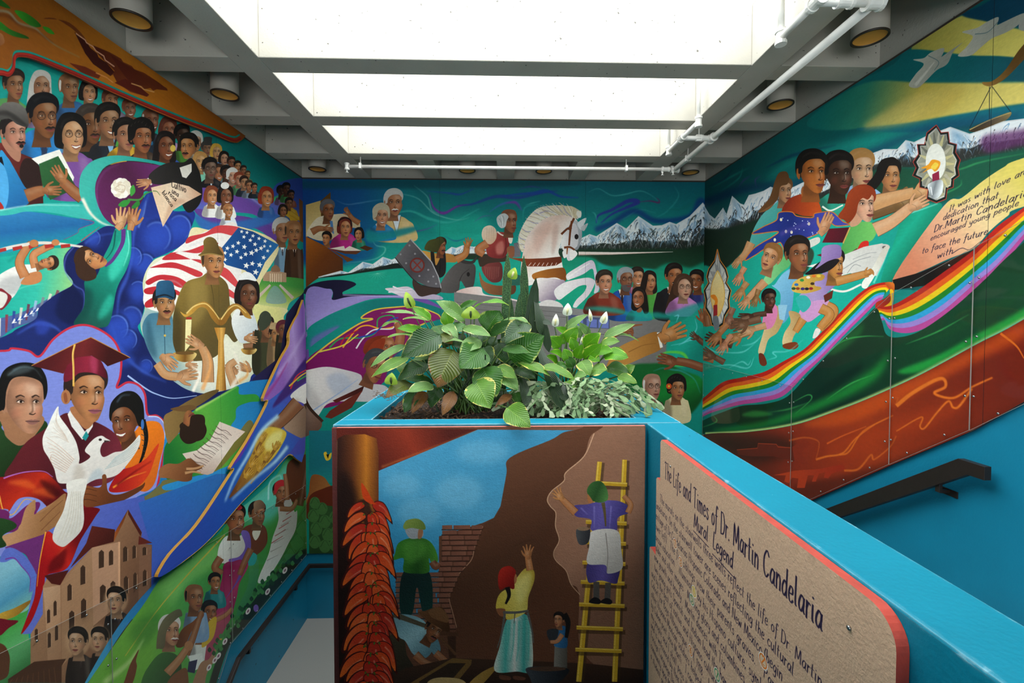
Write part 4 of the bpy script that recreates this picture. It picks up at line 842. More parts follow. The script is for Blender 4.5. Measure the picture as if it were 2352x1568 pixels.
# union soldier
fill(('3f6f86', '6f9aa4', 1150, 1050, 1250, 1400), '1110 1060 1180 1040 1290 1060 1300 1260 1330 1400 1200 1430 1120 1330 1070 1160'); sh('24485a', '1110 1080 1150 1200 1180 1380 1100 1300', 30, .6); line('24485a', '1235 1110 1240 1350', 5); 
for y in (1120, 1210): ell('d0a848', 1240, y, 9)
head(1240, 970, 215, 'b07848', '1d1512', .1, mo='2a1a12'); fill(('2a5a7c', '1c3f5c', 1180, 800, 1300, 940), '1170 920 1180 820 1230 797 1300 815 1308 935 1240 925 1170 930'); line('14202c', '1165 925 1240 905 1308 930', 16, 10)
# nurse
fill(('f2efe8', 'c8d0d4', 1780, 1000, 1900, 1250), '1770 1020 1860 1010 1910 1060 1940 1180 1900 1240 1800 1260 1740 1120'); head(1860, 905, 205, '6a4028', '1c1513', .15, style='bob'); fill('f4f2ee', '1790 790 1830 735 1890 745 1925 800 1860 790'); arm('1930 1180 1910 1280 1830 1300', 56, 50, '8a5838')
# young soldiers
bust(1995, 1160, 170, 330, '3a3c26'); head(2000, 1150, 150, '8a5a3a', '2a1d16', .7); fill('3a4030', '1945 1150 1950 1060 1990 1025 2030 1050 2035 1110 1980 1170'); bust(2075, 1230, 120, 220, 'a08058', 'e8dcc8', tie='3a2a20'); head(2070, 1200, 120, 'b07848', '241812', .4); fill('b8986a', '2025 1160 2040 1115 2090 1120 2100 1160'); bust(2130, 1200, 110, 230, '2f3424'); head(2125, 1170, 125, '7a4a30', '5a1f2a', .5)
# scales of justice
fill(('d09a3c', '8a5a20', 'c08a34', 1360, 1000, 1900, 1100), '1355 1030 1400 1050 1450 990 1530 955 1590 990 1640 1070 1680 1060 1720 990 1780 970 1840 1010 1890 1080 1840 1070 1790 1010 1740 1040 1690 1120 1640 1130 1590 1080 1550 1010 1500 1000 1440 1050 1390 1070'); line('f0cc78', '1400 1045 1460 990 1540 970 1600 1020 1650 1090', 10, 6, soft=4); line('f0cc78', '1660 1090 1720 1010 1780 985 1850 1040', 10, 6, soft=4)
fill(('b87a2c', 'e0a850', '8a561c', 1620, 1300, 1700, 1300), '1610 1150 1695 1150 1680 1250 1690 1480 1700 1620 1620 1630 1635 1450 1640 1250', sm=0); fill('f0e0a0', '1395 1090 1440 1090 1430 1280 1390 1330', sm=0); line('a82a24', '1400 1080 1440 1080', 16)
for (x, y, w) in ((1388, 1365, 88), (1870, 1325, 58)): fill(('d8a850', '7a4f1c', 'f0d080', x-w, y, x+w, y), [x-w, y-.25*w, x, y-.38*w, x+w, y-.25*w, x+.7*w, y+.3*w, x, y+.5*w, x-.7*w, y+.3*w]); ell('6a4a24', x, y-.27*w, w*.8, w*.14)
for (x, y, an, l, f) in ((1215, 1365, 40, 150, 1), (1330, 1520, -12, 170, -1), (1520, 1290, -150, 140, 1), (1840, 1230, 10, 100, 1), (1780, 1490, -140, 110, 1), (1880, 1470, -160, 110, -1), (1400, 1430, 10, 90, 1)): hand(x, y, an, l, 'c48a5c', f, .2)
arm('1180 1420 1240 1500 1330 1520', 60, 60, 'c08858'); arm('1560 1560 1560 1400 1520 1300', 90, 60, 'c48a58'); arm('1760 1580 1720 1450 1770 1400', 60, 46, 'c89060')
line('f4a860', '1520 1620 1580 1450 1560 1330', 30, 8, soft=14, a=.8); line('fff2e0', '1450 1630 1500 1500 1440 1440', 24, 8, soft=10); line('fff2e0', '1740 1600 1800 1480 1760 1330', 30, 8, soft=14, a=.8); line('f0a04c', '1790 1560 1860 1500 1830 1400', 26, 6, soft=12, a=.8)
# ------- lower half
view(*V3)
# periwinkle halo round the graduate
halo = '-700 210 0 215 90 195 220 215 300 255 400 130 520 45 640 20 760 60 860 140 910 260 905 400 880 490 960 450 1040 470 1090 540 1110 690 1180 700 1240 760 1250 860 1220 1040 1180 1240 1130 1330 900 1450 780 1500 700 1620 -700 1700'
fill(('6f7cc8', '8a90d8', 200, 100, 900, 1300), halo); line('c0283a', halo, 16, 16); line('c8d4f0', '1115 705 1190 712 1236 770 1238 880', 10, 4)
fill(('1a1838', '241f52', 2200, 400, 2000, 900), '1900 420 2100 260 2150 -60 2290 -240 2360 -260 2360 700 2000 900 1700 1100', sm=0)
# globe
fill(('1e78b8', '2a92d0', '1c5fa0', 1800, 450, 1300, 1500), '1500 640 1700 520 1850 450 2060 425 2340 425 2340 900 1960 1100 1720 1100 1450 1568 760 1568 1000 1330 1200 1200 1260 800'); fill(('2f8f34', '5aa83a', '1c6a2a', 1780, 560, 1300, 1050), '1450 670 1600 580 1780 480 1800 540 1920 540 1950 590 1870 600 1780 640 1770 720 1740 790 1880 840 1850 900 1760 1030 1680 1090 1480 1150 1260 1180 1230 1000 1270 880 1400 800'); line('b8d868', '1470 660 1620 575 1780 482', 16, 5, soft=8)
fill('7a6a30', '1860 740 1910 790 1880 850 1740 1000 1660 1090 1560 1160 1560 1220 1400 1290 1290 1360 1000 1345 1100 1300 1200 1220 1250 1180 1500 1150 1700 960', a=.9); fill('2a88c8', '1220 1230 1300 1200 1500 1150 1690 1100 1700 1110 1540 1210 1400 1240 1250 1260', keep=0); sh('8fa0dc', '800 1440 1000 1400 1100 1480 1000 1600 760 1600', 70, .8)
# reclining figure with the letter
fill(('8a6a3a', '5f4824', 1250, 700, 1600, 550), '1230 720 1300 660 1450 570 1600 510 1640 520 1500 620 1420 660 1380 780 1300 880 1260 900'); fill('6a4a28', '1280 650 1420 620 1480 640 1400 670'); head(1440, 765, 200, 'a06238', '2a1a12', -.6, 2.6, style='curly', neck=0); fill('2a1a12', '1440 700 1530 700 1535 790 1480 890 1400 910 1350 850 1370 760 1420 780')
fill(('e8d0c0', 'f2e0d0', 'c8a898', 1600, 760, 1500, 1130), '1650 745 1842 820 1760 900 1690 1000 1600 1130 1560 1145 1480 1130 1370 985 1480 960 1580 880', sm=0)
for k in range(10): x = 1650-k*24; y = 800+k*30; line('5a4038', [x-30, y-24, x+10, y+6, x+50, y+14, x+90, y+50-k*2], 5, 4, a=.8); line('5a4038', [x-20, y-8, x+30, y+20, x+80, y+48], 3, 3, a=.6)
fill(('9a5f38', '6a3c20', 1240, 1080, 1450, 1180), '1200 1100 1260 1060 1340 1060 1420 1020 1480 1060 1520 1090 1450 1130 1440 1180 1380 1195 1260 1170 1200 1160'); line('4a2814', '1400 1110 1460 1120', 6); line('c08a5c', '1400 1100 1470 1095 1530 1075', 20, 12); line('c08a5c', '1390 1130 1450 1120 1510 1130', 20, 12)
# man at left in green
fill(('23401f', '16280f', 0, 800, 200, 1100), '-400 760 0 740 20 800 160 915 290 740 360 800 200 1100 40 1250 -400 1250'); fill('9a6848', '0 640 30 800 60 870 160 925 280 830 320 700'); 
head(182, 612, 430, 'b98060', '12100f', .55, style='bald', neck=0, lips='8a5a50'); fill('12100f', '0 430 50 345 160 302 280 318 345 400 360 510 335 580 322 470 270 425 170 405 90 430 50 520 32 640 -10 660 -30 560'); line('3a4448', '60 400 150 340 260 350 320 420', 12, 5, soft=10, a=.7)
line('4a5a60', '100 360 180 330 260 345', 14, 6, soft=12); sh('6a7c80', '60 380 180 330 240 360 100 400', 20, .4)
# girl with braids
fill(('f07a18', 'd8621a', 1000, 800, 1150, 1200), '900 880 1000 830 1080 750 1180 745 1225 800 1235 900 1200 1050 1160 1210 1080 1270 980 1200 920 1000'); head(940, 745, 290, '7a4426', '14110f', -.5, -.12, style='bald', smile=1, neck=1); fill('14110f', '822 700 840 600 920 525 1010 522 1070 590 1085 700 1078 780 1040 770 1010 690 960 640 900 640 850 680 836 740'); line('14110f', '1075 730 1100 860 1080 980 1050 1060', 40, 14)
for k in range(6): line('3a3430', [1060+k*3, 800+k*40, 1100-k*2, 820+k*38], 6, 3)
ell('3a6ab0', 1072, 765, 12, 38); line('4a5a68', '880 600 920 550 980 545', 14, 6, soft=10, a=.7)
# graduate
fill(('5a1a20', '40121a', '6f2430', 300, 900, 850, 1000), '40 1160 100 1040 200 900 340 800 500 680 620 760 700 740 860 830 920 960 900 1100 800 1210 500 1250 200 1230'); fill('e8e0d8', '510 690 530 660 640 820 700 740 700 780 650 860 620 880 540 780', sm=0); fill('1f8a8a', '650 815 670 850 645 890 620 865', sm=0)
fill('a86a42', '530 640 600 760 660 800 720 720 700 640'); head(655, 540, 400, 'b57548', '2a1d18', .55, neck=0, lips='96505a', tilt=.02); fill('2a1d18', '480 480 500 400 560 440 540 500 530 560 500 500')
ell('a86a42', 498, 560, 36, 54); fill('8a4a2c', '480 540 500 530 510 590 490 600'); fill(('6a1626', '8a2034', '4a0e1a', 500, 300, 800, 300), '482 440 500 330 580 260 680 250 760 290 800 380 800 420 700 380 600 380 540 430'); sh('b03a58', '680 260 730 260 730 380 690 370', 20, .7)
fill(('4a1416', '6a2020', '38100f', 400, 200, 800, 300), '240 325 560 165 685 112 980 265 810 330 780 300 690 250 580 262 510 320 480 385', sm=0); line('c88a3a', '240 325 560 165 685 112 980 265', 5, 5, sm=0); line('d8a040', '565 165 550 240 555 350 555 480', 15, 15); line('f0c870', '561 170 548 240 551 350 552 470', 5, 5)
# red cloth and flames
fill(('8a1414', 'c02a14', '5a0c10', 100, 1120, 300, 1400), '-700 1180 0 1160 100 1150 200 1130 330 1125 400 1170 480 1260 520 1300 480 1420 440 1480 300 1330 150 1320 60 1430 0 1400 -700 1500'); sh('e05a20', '60 1200 200 1180 280 1250 160 1230', 18, .7); sh('e05a20', '240 1270 360 1240 420 1320 330 1300', 18, .6); sh('3a0808', '300 1180 420 1230 460 1300 380 1290', 20, .7); line('b060b0', '30 1170 100 1145 200 1122 330 1118 400 1160', 12, 5); line('f0b040', '0 1300 30 1410 100 1440 190 1330 280 1350', 9, 4)
fill(('a81616', 'd83a1c', 900, 1100, 1100, 1100), '820 1260 900 1120 1000 1080 1100 1020 1180 920 1195 920 1170 1000 1120 1140 1040 1230 940 1270'); line('f0902a', '850 1240 960 1170 1100 1120', 14, 4, soft=6); line('7a0c10', '880 1220 1000 1130 1140 1040', 16, 4, soft=8)
fill(('7a0f14', 'a81c18', 620, 1400, 700, 1568), '600 1350 760 1390 720 1440 690 1568 560 1568'); fill('6a1f5a', '-700 1420 0 1400 80 1470 210 1370 300 1350 280 1420 150 1568 -700 1568')
# dove
fill(('f2ece2', 'e2d8ce', 400, 700, 500, 1200), '440 630 450 700 520 800 575 900 600 1010 600 1060 680 1010 640 960 700 880 760 850 800 870 830 890 780 900 755 960 780 1010 860 975 930 960 1000 900 1050 845 1050 920 1000 1010 920 1110 870 1150 800 1170 720 1180 640 1230 600 1330 620 1450 600 1568 440 1568 500 1330 520 1220 440 1200 410 1100 370 1020 330 950 325 860 370 760 400 690')
for k in range(9): line('c89a80', [560-k*8, 1030+k*12, 450-k*12, 930+k*16, 350+k*8, 860+k*40], 5, 3, a=.7, clip=1)
for k in range(7): line('c8a890', [520-k*4, 900-k*8, 440-k*2, 860-k*20, 380+k*10, 860-k*36], 4, 3, a=.6, clip=1)
for k in range(7): line('9fb8b8', [790+k*12, 1100-k*14, 900+k*10, 1060-k*18, 1010+k*6, 1000-k*22], 5, 3, a=.7, clip=1)
sh('c0b0a0', '600 1060 640 1150 560 1220 560 1100', 26, .6); sh('a8b8c0', '700 1120 760 1100 780 1180 660 1220', 20, .6); ell('2a1a1a', 755, 880, 12, 9); fill('3a2a28', '785 885 830 888 785 905', sm=0)
# hands under the dove
fill(('8a4a26', '5f3018', 620, 1230, 800, 1380), '590 1230 640 1220 740 1240 770 1210 770 1150 800 1150 815 1270 900 1290 1050 1230 1090 1200 1060 1260 900 1350 760 1395 650 1385 600 1310')
for y in (1250, 1290, 1330): line('3f1e0e', [600, y+6, 660, y-2, 730, y+14], 5, 3)
for y in (1240, 1275, 1312): ell('d8a888', 598, y-10, 13, 9)
fill(('c08a60', 'a06c44', 200, 1400, 420, 1400), '150 1560 180 1480 240 1350 270 1340 260 1440 290 1420 400 1350 480 1290 500 1300 470 1400 420 1500 360 1568')
for k in range(4): line('7a4a2c', [330+k*14, 1470+k*22, 400+k*8, 1400+k*22, 470-k*6, 1330+k*30], 5, 3)
for k in range(3): ell('e8c8a8', 478-k*10, 1310+k*28, 14, 12)
view(*V4)
fill(('c08a60', '9a683f', 100, 350, 300, 300), '20 480 20 430 130 380 180 240 240 185 250 240 240 280 330 240 440 140 460 160 440 260 380 380 290 440 150 480 60 500'); fill(('24461f', '1a3416', 0, 300, 100, 450), '-400 300 0 305 120 360 20 430 20 510 -400 520')
line('7a4a2c', '280 330 360 250 440 180', 6, 4); line('7a4a2c', '290 390 360 320 420 260', 6, 4)
# red drape, purple, dove tail
fill('6a2a6a', '60 500 300 420 320 400 300 560 250 700 180 560 60 520'); fill(('a01014', 'c42018', '6a0a10', 300, 600, 500, 400), '330 400 420 430 560 250 690 240 660 300 560 460 470 650 330 700 310 760 270 900 220 1020 150 1110 180 1020 240 860 260 700 290 560'); line('f0a030', '320 400 280 600 260 780', 8, 4); sh('4a060a', '360 600 460 520 440 640 340 680', 20, .7); line('e04a28', '540 330 480 470 400 560', 20, 6, soft=10, a=.6)
fill(('f0e8dc', 'd8d0c4', 400, 100, 560, 400), '470 60 600 40 580 180 585 320 560 400 480 480 430 505 370 460 380 380 440 260 470 150')
for k in range(6): line('c8b8a0', [500+k*12, 120, 470+k*18, 300, 400+k*30, 470-k*14], 4, 3, a=.7, clip=1)
fill(('2a7ab8', '3f9a5a', 1100, 500, 900, 1500), '-700 300 1000 300 1300 600 1500 300 2200 -200 2200 600 1500 1700 -700 1700', sm=0, a=0)
# left lower: pale sphere, purple flame, horn, green
fill(('3f9a3f', '5fae6a', '2c6a34', 100, 1000, 150, 1400), '-700 560 0 640 240 800 200 1100 230 1240 80 1447 -700 1447'); fill(('7fb8c8', '4a90b0', '8fc0a0', 100, 640, 160, 1000), '-200 640 20 600 100 580 190 640 240 760 220 900 160 960 0 980 -200 980'); fill('5a6ac0', '0 600 40 520 100 515 180 570 240 660 260 740 215 820 210 720 150 640 100 590 40 610'); line('7a2f8a', '40 590 100 582 150 636 210 715 206 820', 8, 3)
fill(('c89a34', '8a6020', 0, 980, 200, 900), '0 970 100 930 210 875 215 890 120 980 20 1010'); fill('6a1420', '-100 1000 0 1000 60 1010 130 1020 60 1070 0 1120 -100 1120'); fill('5a3420', '-200 1160 0 1170 60 1230 70 1320 30 1420 -200 1447')
fill(('5f6cc0', '4a5ab4', 300, 600, 900, 400), '160 1110 330 400 560 250 1000 150 1060 480 700 560 300 1100', sm=0); fill(('2a66b0', '3a50b0', 1300, 100, 1060, 760), '960 200 1500 0 1650 0 1400 420 1120 730 1050 800 1040 480', sm=0)
fill(('a01014', 'c42018', '6a0a10', 300, 600, 500, 400), '330 400 420 430 560 250 690 240 660 300 560 460 470 650 330 700 310 760 270 900 220 1020 150 1110 180 1020 240 860 260 700 290 560'); line('f0a030', '320 400 280 600 260 780', 8, 4); sh('4a060a', '360 600 460 520 440 640 340 680', 20, .7); line('e04a28', '540 330 480 470 400 560', 20, 6, soft=10, a=.6)
fill(('f0e8dc', 'd8d0c4', 400, 100, 560, 400), '470 60 600 40 580 180 585 320 560 400 480 480 430 505 370 460 380 380 440 260 470 150')
for k in range(6): line('c8b8a0', [500+k*12, 120, 470+k*18, 300, 400+k*30, 470-k*14], 4, 3, a=.7, clip=1)
# stone building
fill(('a87a58', '8a6044', '6a4632', 300, 800, 1000, 800), '215 1330 215 1110 300 970 300 780 340 700 400 760 640 510 640 420 800 400 890 250 985 410 975 480 1055 490 1050 780 900 960 760 1150 600 1447 350 1447', sm=0)
fill('b88868', '640 510 830 470 830 900 640 1060', sm=0); fill('7d5640', '970 490 1050 490 1050 780 960 900', sm=0); fill(('c09470', '9a6c4c', 300, 900, 640, 900), '300 790 420 770 430 1447 340 1447 320 1000', sm=0); fill('a67a58', '430 760 640 510 650 1100 430 1330', sm=0)
fill(('5a1f18', '3a1410', 650, 360, 800, 500), '640 360 800 385 790 470 640 510 480 660 470 680 600 480', sm=0); fill('4a1812', '310 705 480 665 420 770 360 760', sm=0); fill(('a8521f', '5a2a16', 790, 470, 890, 245), '890 245 800 400 790 470 860 330', sm=0); fill('4a1a14', '890 245 985 405 975 430 890 280', sm=0); fill('5a2018', '965 430 1058 478 960 490', sm=0); line('d8a078', '828 470 828 900', 14, sm=0)
for (x, y, w, h) in ((705, 590, 36, 130), (772, 580, 30, 110), (870, 555, 30, 110), (932, 540, 24, 95), (1003, 535, 26, 60), (577, 700, 34, 140), (485, 820, 30, 120), (500, 1010, 36, 130), (582, 930, 36, 140), (715, 830, 40, 130), (785, 800, 34, 120), (875, 770, 30, 130), (938, 740, 24, 120), (1005, 720, 26, 120), (340, 985, 22, 100), (385, 930, 22, 110), (345, 1150, 22, 110), (395, 1100, 22, 110), (255, 1110, 22, 80)):
    fill('3f2a1e', [x-w/2, y+h/2, x-w/2, y-h*.35, x, y-h/2, x+w/2, y-h*.38, x+w/2, y+h*.42], sm=0); line('c89a78', [x+w/2+2, y-h*.36, x+w/2+2, y+h*.42], 3, sm=0)
fill('4a2c1c', '60 1420 240 1300 460 1280 430 1330 430 1447 60 1447', sm=0)
for k in range(9): line('6a4028', [90+k*36, 1420-k*10, 70+k*40, 1447], 4, sm=0)
# the three men in suits
for (x, y, h, w) in ((805, 880, 165, 190), (540, 1165, 175, 170), (690, 1150, 150, 140)):
    ell('c89c74', x, y-10, h*.5, h*.6, soft=16, a=.6); bust(x+20, y+h*.55, w, w*1.3, '2a1f1a', 'e0d4c4', tie='3a2c28'); head(x, y, h, 'b88a66', '1a1310', -.2)
# band of blue cutting down, then the green field with dancers and musicians
fill(('2a70b0', '3fa0c8', 1050, 780, 620, 1447), '1050 780 1110 730 1000 900 860 1080 740 1260 600 1460 590 1447 760 1150 900 950', sm=1)
fill(('6aa83a', '4a9a4a', '3f8a3a', 1000, 1100, 1500, 500), '1110 730 1250 590 1500 430 1620 280 1740 180 1900 30 2000 -120 2150 -200 2150 535 2140 540 1880 840 1700 1060 1590 1190 1500 1447 1420 1700 500 1700 600 1470 720 1290 860 1090 1000 900')
sh('8fd06a', '1100 760 1300 600 1500 480 1540 600 1300 760 1200 900', 50, .6); line('c8b040', '1560 420 1300 700 1080 960 870 1260', 10, 5, soft=4); sh('2f6a28', '900 1100 1000 980 1120 1000 1000 1200', 50, .5); sh('5ac0b0', '1640 240 1900 30 2000 -80 1960 200 1860 330 1700 320', 50, .9); line('a8e0d8', '1860 180 1870 60 1940 10 1950 60', 12, 4, soft=8)
line('d8e8a0', '720 1450 900 1300 1000 1140', 40, 8, soft=20, a=.6)
# desert hill, cactus
view(*V4)
fill('3a6a2a', '1960 540 2050 330 2150 200 2150 540 1900 760', soft=14)
for (x, y, r) in ((2010, 560, 40), (2060, 470, 46), (2100, 380, 46), (2130, 280, 40), (2090, 560, 40), (2040, 640, 36), (1960, 640, 34)): ell('3f7a3a', x, y, r, r*1.25); line('1f4a24', [x-r, y, x, y-r*1.2, x+r, y], 5, 3, a=.7)
fill('5a2c18', '1990 -60 2080 -120 2150 -120 2150 120 2080 200 2000 160')
# white-dress dancer
fill(('e0dcd4', 'b8b0a8', 1850, 700, 2000, 300), '1930 200 2010 170 2040 260 2060 260 2050 380 2000 480 1960 560 1900 660 1840 740 1790 755 1800 700 1860 560 1890 440 1930 320'); 
for k in range(5): line('a03030', [1880+k*26, 480-k*50, 1960+k*20, 430-k*46], 6, 4, a=.8); line('8a8078', [1850+k*24, 600-k*60, 1930+k*22, 560-k*60], 8, 3, a=.6)
head(1945, 130, 130, '8a5434', '1a1412', .6); fill('b0242a', '1900 120 1910 60 1960 40 1985 80 1940 90 1910 140'); arm('1990 180 1985 80 1975 0', 34, 24, '8a5434'); arm('1940 240 2020 240 2060 180', 34, 24, '8a5434'); arm('2080 220 2110 60 2130 -60', 40, 26, '5a3420')
# tan man with hat
fill('6a2a18', '1680 390 1770 345 1840 370 1850 480 1780 560 1720 540'); fill('e0d4c0', '1750 400 1810 350 1800 420 1770 460'); head(1785, 280, 150, '8a5230', '1d1512', .5); fill(('8a6a50', '5a4030', 1760, 190, 1830, 250), '1735 300 1760 270 1760 200 1800 180 1830 200 1838 235 1800 245 1770 270'); fill(('4f9a5a', '2f7040', 1700, 600, 1780, 900), '1730 560 1790 600 1780 760 1700 940 1640 990 1660 900 1720 760'); fill('2f9a94', '1710 540 1780 560 1760 630 1700 620')
# woman in white and purple shawl
fill(('e8e4dc', 'c8c0b8', 1540, 500, 1660, 560), '1510 600 1520 500 1570 430 1640 440 1700 420 1700 560 1620 620 1560 620'); fill(('8a1a48', 'a8305a', '6a1038', 1540, 700, 1650, 1000), '1560 620 1690 590 1720 640 1660 760 1640 860 1590 1000 1500 1000 1510 860 1540 720'); fill(('7a5ab0', '5a3a90', 1600, 500, 1740, 700), '1670 400 1720 400 1740 470 1730 560 1680 700 1560 870 1640 740 1680 600 1600 610 1590 590 1660 570 1700 500'); head(1630, 320, 190, '8a5030', '16110f', .35, style='short'); fill('c02030', '1620 220 1650 205 1680 235 1650 250'); arm('1530 580 1490 650 1540 690', 50, 40, '8a5030'); arm('1740 520 1700 600 1660 700', 44, 34, '8a5030')
# lower musicians
for (x, y, h, s, hr, b, w) in ((1490, 750, 110, '9a6038', '17110f', '2a7a7a', 130), (1455, 960, 140, '8a5230', '1d1512', 'c8a82a', 140), (1385, 1100, 110, 'a86a40', '17110f', 'd8d8d0', 140)):
    bust(x, y+h*.5, w, w*.9, b); head(x, y, h, s, hr, .3, smile=1)
fill(('b04860', '8a2f48', 1450, 1100, 1560, 1300), '1480 1000 1610 930 1600 1000 1520 1150 1480 1290 1420 1320 1440 1150'); arm('1480 1020 1560 980 1610 930', 34, 22, 'a86a40'); fill('d0a82a', '1430 1050 1500 990 1480 1130 1400 1200')
bust(1360, 950, 150, 200, '7a98b8'); head(1350, 860, 170, '8f5a38', '17110f', .6, style='bald'); fill(('5a2f16', '8a4a20', 1240, 1100, 1380, 960), '1220 1190 1260 1080 1340 1020 1400 960 1410 990 1330 1090 1280 1190'); arm('1290 1250 1340 1130 1400 950', 50, 30, '8a5432')
fill(('3f6a34', '2a4a26', 1050, 1300, 1200, 1447), '980 1447 1040 1320 1120 1240 1220 1250 1260 1340 1220 1500 1140 1700 960 1700'); head(1180, 1090, 190, 'b07a58', 'd0c8c0', .7, mo='d8d0c8'); fill(('7a7050', '4a4430', 1080, 960, 1260, 1140), '1085 1200 1100 1080 1150 990 1240 935 1265 980 1230 1000 1160 1080 1140 1200 1100 1210'); arm('1160 1380 1240 1290 1310 1190', 60, 40, 'a87048'); ell('a87048', 1310, 1190, 30, 34)
fill('6a3a22', '860 1447 900 1330 930 1270 965 1215 945 1290 950 1340 920 1450 840 1600 800 1600'); fill('e8e8e0', '1310 1260 1400 1240 1420 1330 1330 1370', sm=0); fill('2a2a4a', '1310 1300 1370 1285 1350 1380 1300 1370', sm=0)
fill('7a4a2c', '1160 1447 1230 1370 1300 1360 1290 1600 1120 1600'); fill('a87858', '1380 1330 1450 1280 1500 1200 1480 1300 1430 1400 1400 1600 1300 1600')
# garden strip at the lower edge
fill('20261c', '2140 540 1880 840 1700 1060 1590 1190 1500 1447 1440 1640 1420 1600 1470 1380 1560 1150 1660 1010 1850 760 2040 560', soft=8)
rr = random.Random(5)
for k in range(70):
    t = rr.random(); x = 2100-t*600; y = 560+t*t*250+t*440; x += rr.uniform(-60, 10); y += rr.uniform(-30, 20); fill(rr.choice(['2f6a30', '24502a', '3f8040', '1c3a20']), [x-14, y, x, y-20, x+14, y, x, y+16], keep=0)
for (x, y) in ((1855, 815), (1720, 950), (1560, 1160), (1515, 1260), (1450, 1340), (1975, 668), (1490, 1290)): ell('e8dcd8', x, y, 14, 26, .5); ell('8a5a6a', x, y, 6, 12, .5)
ell('7a5ab0', 1775, 930, 18, 26)
CL_SEAM = None
# ------------------------------------------------------------------ MURAL ON THE END WALL
CB = Canvas('y', YB-.022, XL+.002, XR-.002, .9, ZB-.004, 300, '0f8f86')
use(CB); B1 = (680, 400, 3.92); B2 = (1150, 400, 3.92); B3 = (750, 560, 2.767)
view(1, 1, 1)
fill(('0b5f6c', '0d857f', '12a08c', '0d8a7a', 1150, 415, 1150, 720), '690 405 1640 405 1640 1300 690 1300', sm=0)
view(*B1)
fill(('0b3f80', '0c4f88', '0e7a80', 100, 200, 1000, 300), '60 60 700 80 1000 110 1100 300 900 520 760 640 700 760 500 800 60 800', soft=60); fill('0a4450', '60 60 2300 60 2300 110 60 130', soft=24, a=.7)
fill(('14a890', '1fb89c', 1500, 450, 1900, 400), '1250 440 1500 370 1700 380 1700 620 1400 640 1300 560', soft=90, a=.8)
for (c, q, w, a) in (('2fb0a0', '700 420 1000 330 1200 400 1400 430 1650 310', 26, .8), ('2040a0', '1180 150 1380 170 1480 180 1600 130', 18, .8), ('7a2f9a', '1200 180 1240 300 1330 350 1450 290 1560 270', 26, .9), ('25358f', '1450 280 1580 270 1800 200 2000 210 2200 170 2352 150', 34, .7), ('9fe0d0', '820 160 1080 210 1240 350 1440 410 1560 390', 9, .7), ('9fe0d0', '1060 100 1180 200 1220 320 1300 360', 8, .7), ('6a3f9a', '760 580 900 540 1150 500 1270 450', 12, .7), ('8fd8c8', '680 580 720 640 800 660 780 720 680 770 440 800', 9, .8), ('8fb8d8', '350 230 450 270 560 260 680 240 820 220', 9, .5), ('1a2f80', '1340 560 1440 600 1560 560', 12, .5), ('3f60b0', '1740 340 1850 270 1980 250 2040 330', 24, .7), ('2fc0b0', '2040 420 2060 300 2180 270', 12, .5), ('7a3f9a', '1600 430 1680 380 1780 370', 10, .5)): swirl(c, q, w, a, 8)
swirl('9ff0e0', '690 585 760 545 950 560', 12, .8)
# reading group with teacher
fill(('c8a860', 'e8d898', 90, 300, 200, 600), '88 275 225 235 260 420 160 560 88 560', sm=0); fill('5a3a14', '220 240 310 160 312 300 225 410', sm=0)
fill(('e8dcc0', 'c8b48c', 150, 400, 350, 560), '105 500 180 400 260 370 340 360 440 360 520 420 570 430 570 480 500 480 440 470 380 560 240 600 110 560'); head(285, 325, 165, '8f5430', '5a5a5e', .5); fill('4a7ab0', '302 420 328 420 342 540 318 520', sm=0)
arm('570 440 510 400 470 350', 46, 34, '9a5c34'); hand(480, 360, -125, 80, '9a5c34', 1, .1, .3); arm('140 520 200 490 260 490', 60, 36, '9a5c34'); hand(250, 490, 8, 90, '9a5c34', 1, .15)
bust(440, 545, 230, 140, 'b8247a', 'u', 'c07c4c'); head(440, 480, 150, 'c47e4e', '6a2418', 0, style='bob'); line('1a1416', '380 470 385 420 440 392 490 415 497 470', 12, 12)
bust(565, 590, 110, 90, '1f7a5c'); head(565, 540, 100, 'c07c4c', '14100f', -.1, style='bob'); head(275, 580, 110, 'b87240', '14100f', -.8); fill('e8dcc8', '300 668 430 645 440 670 480 645 590 688 440 690', sm=0); fill('5a3018', '300 672 440 690 590 690 540 720 440 715', sm=0); fill('4a2812', '570 660 620 640 695 665 640 690', sm=0)
fill(('a85a14', '6a3410', '4a2610', 100, 600, 420, 900), '88 560 250 640 420 760 422 870 240 910 160 960 88 1020', sm=0); fill('6a3a14', '300 670 520 770 460 790 420 750', sm=0)
# elderly couple
bust(900, 400, 320, 200, 'd8b878', 'dfe8f0', tie=None); head(880, 260, 215, 'b87850', 'cfcac2', .0, style='short', mo='e8e4dc'); bust(768, 460, 220, 130, '1f7ab8', None); fill('e8e8e4', '715 450 740 430 770 460 800 430 805 460 790 490 765 470 735 490', sm=0); head(768, 375, 175, 'c88a64', 'c0b498', .0, style='curly', smile=1)
fill(('0e7f8a', '0f8f86', 800, 500, 800, 640), '640 500 760 520 1000 480 1090 470 1050 520 760 600 640 600', soft=20, a=.9)
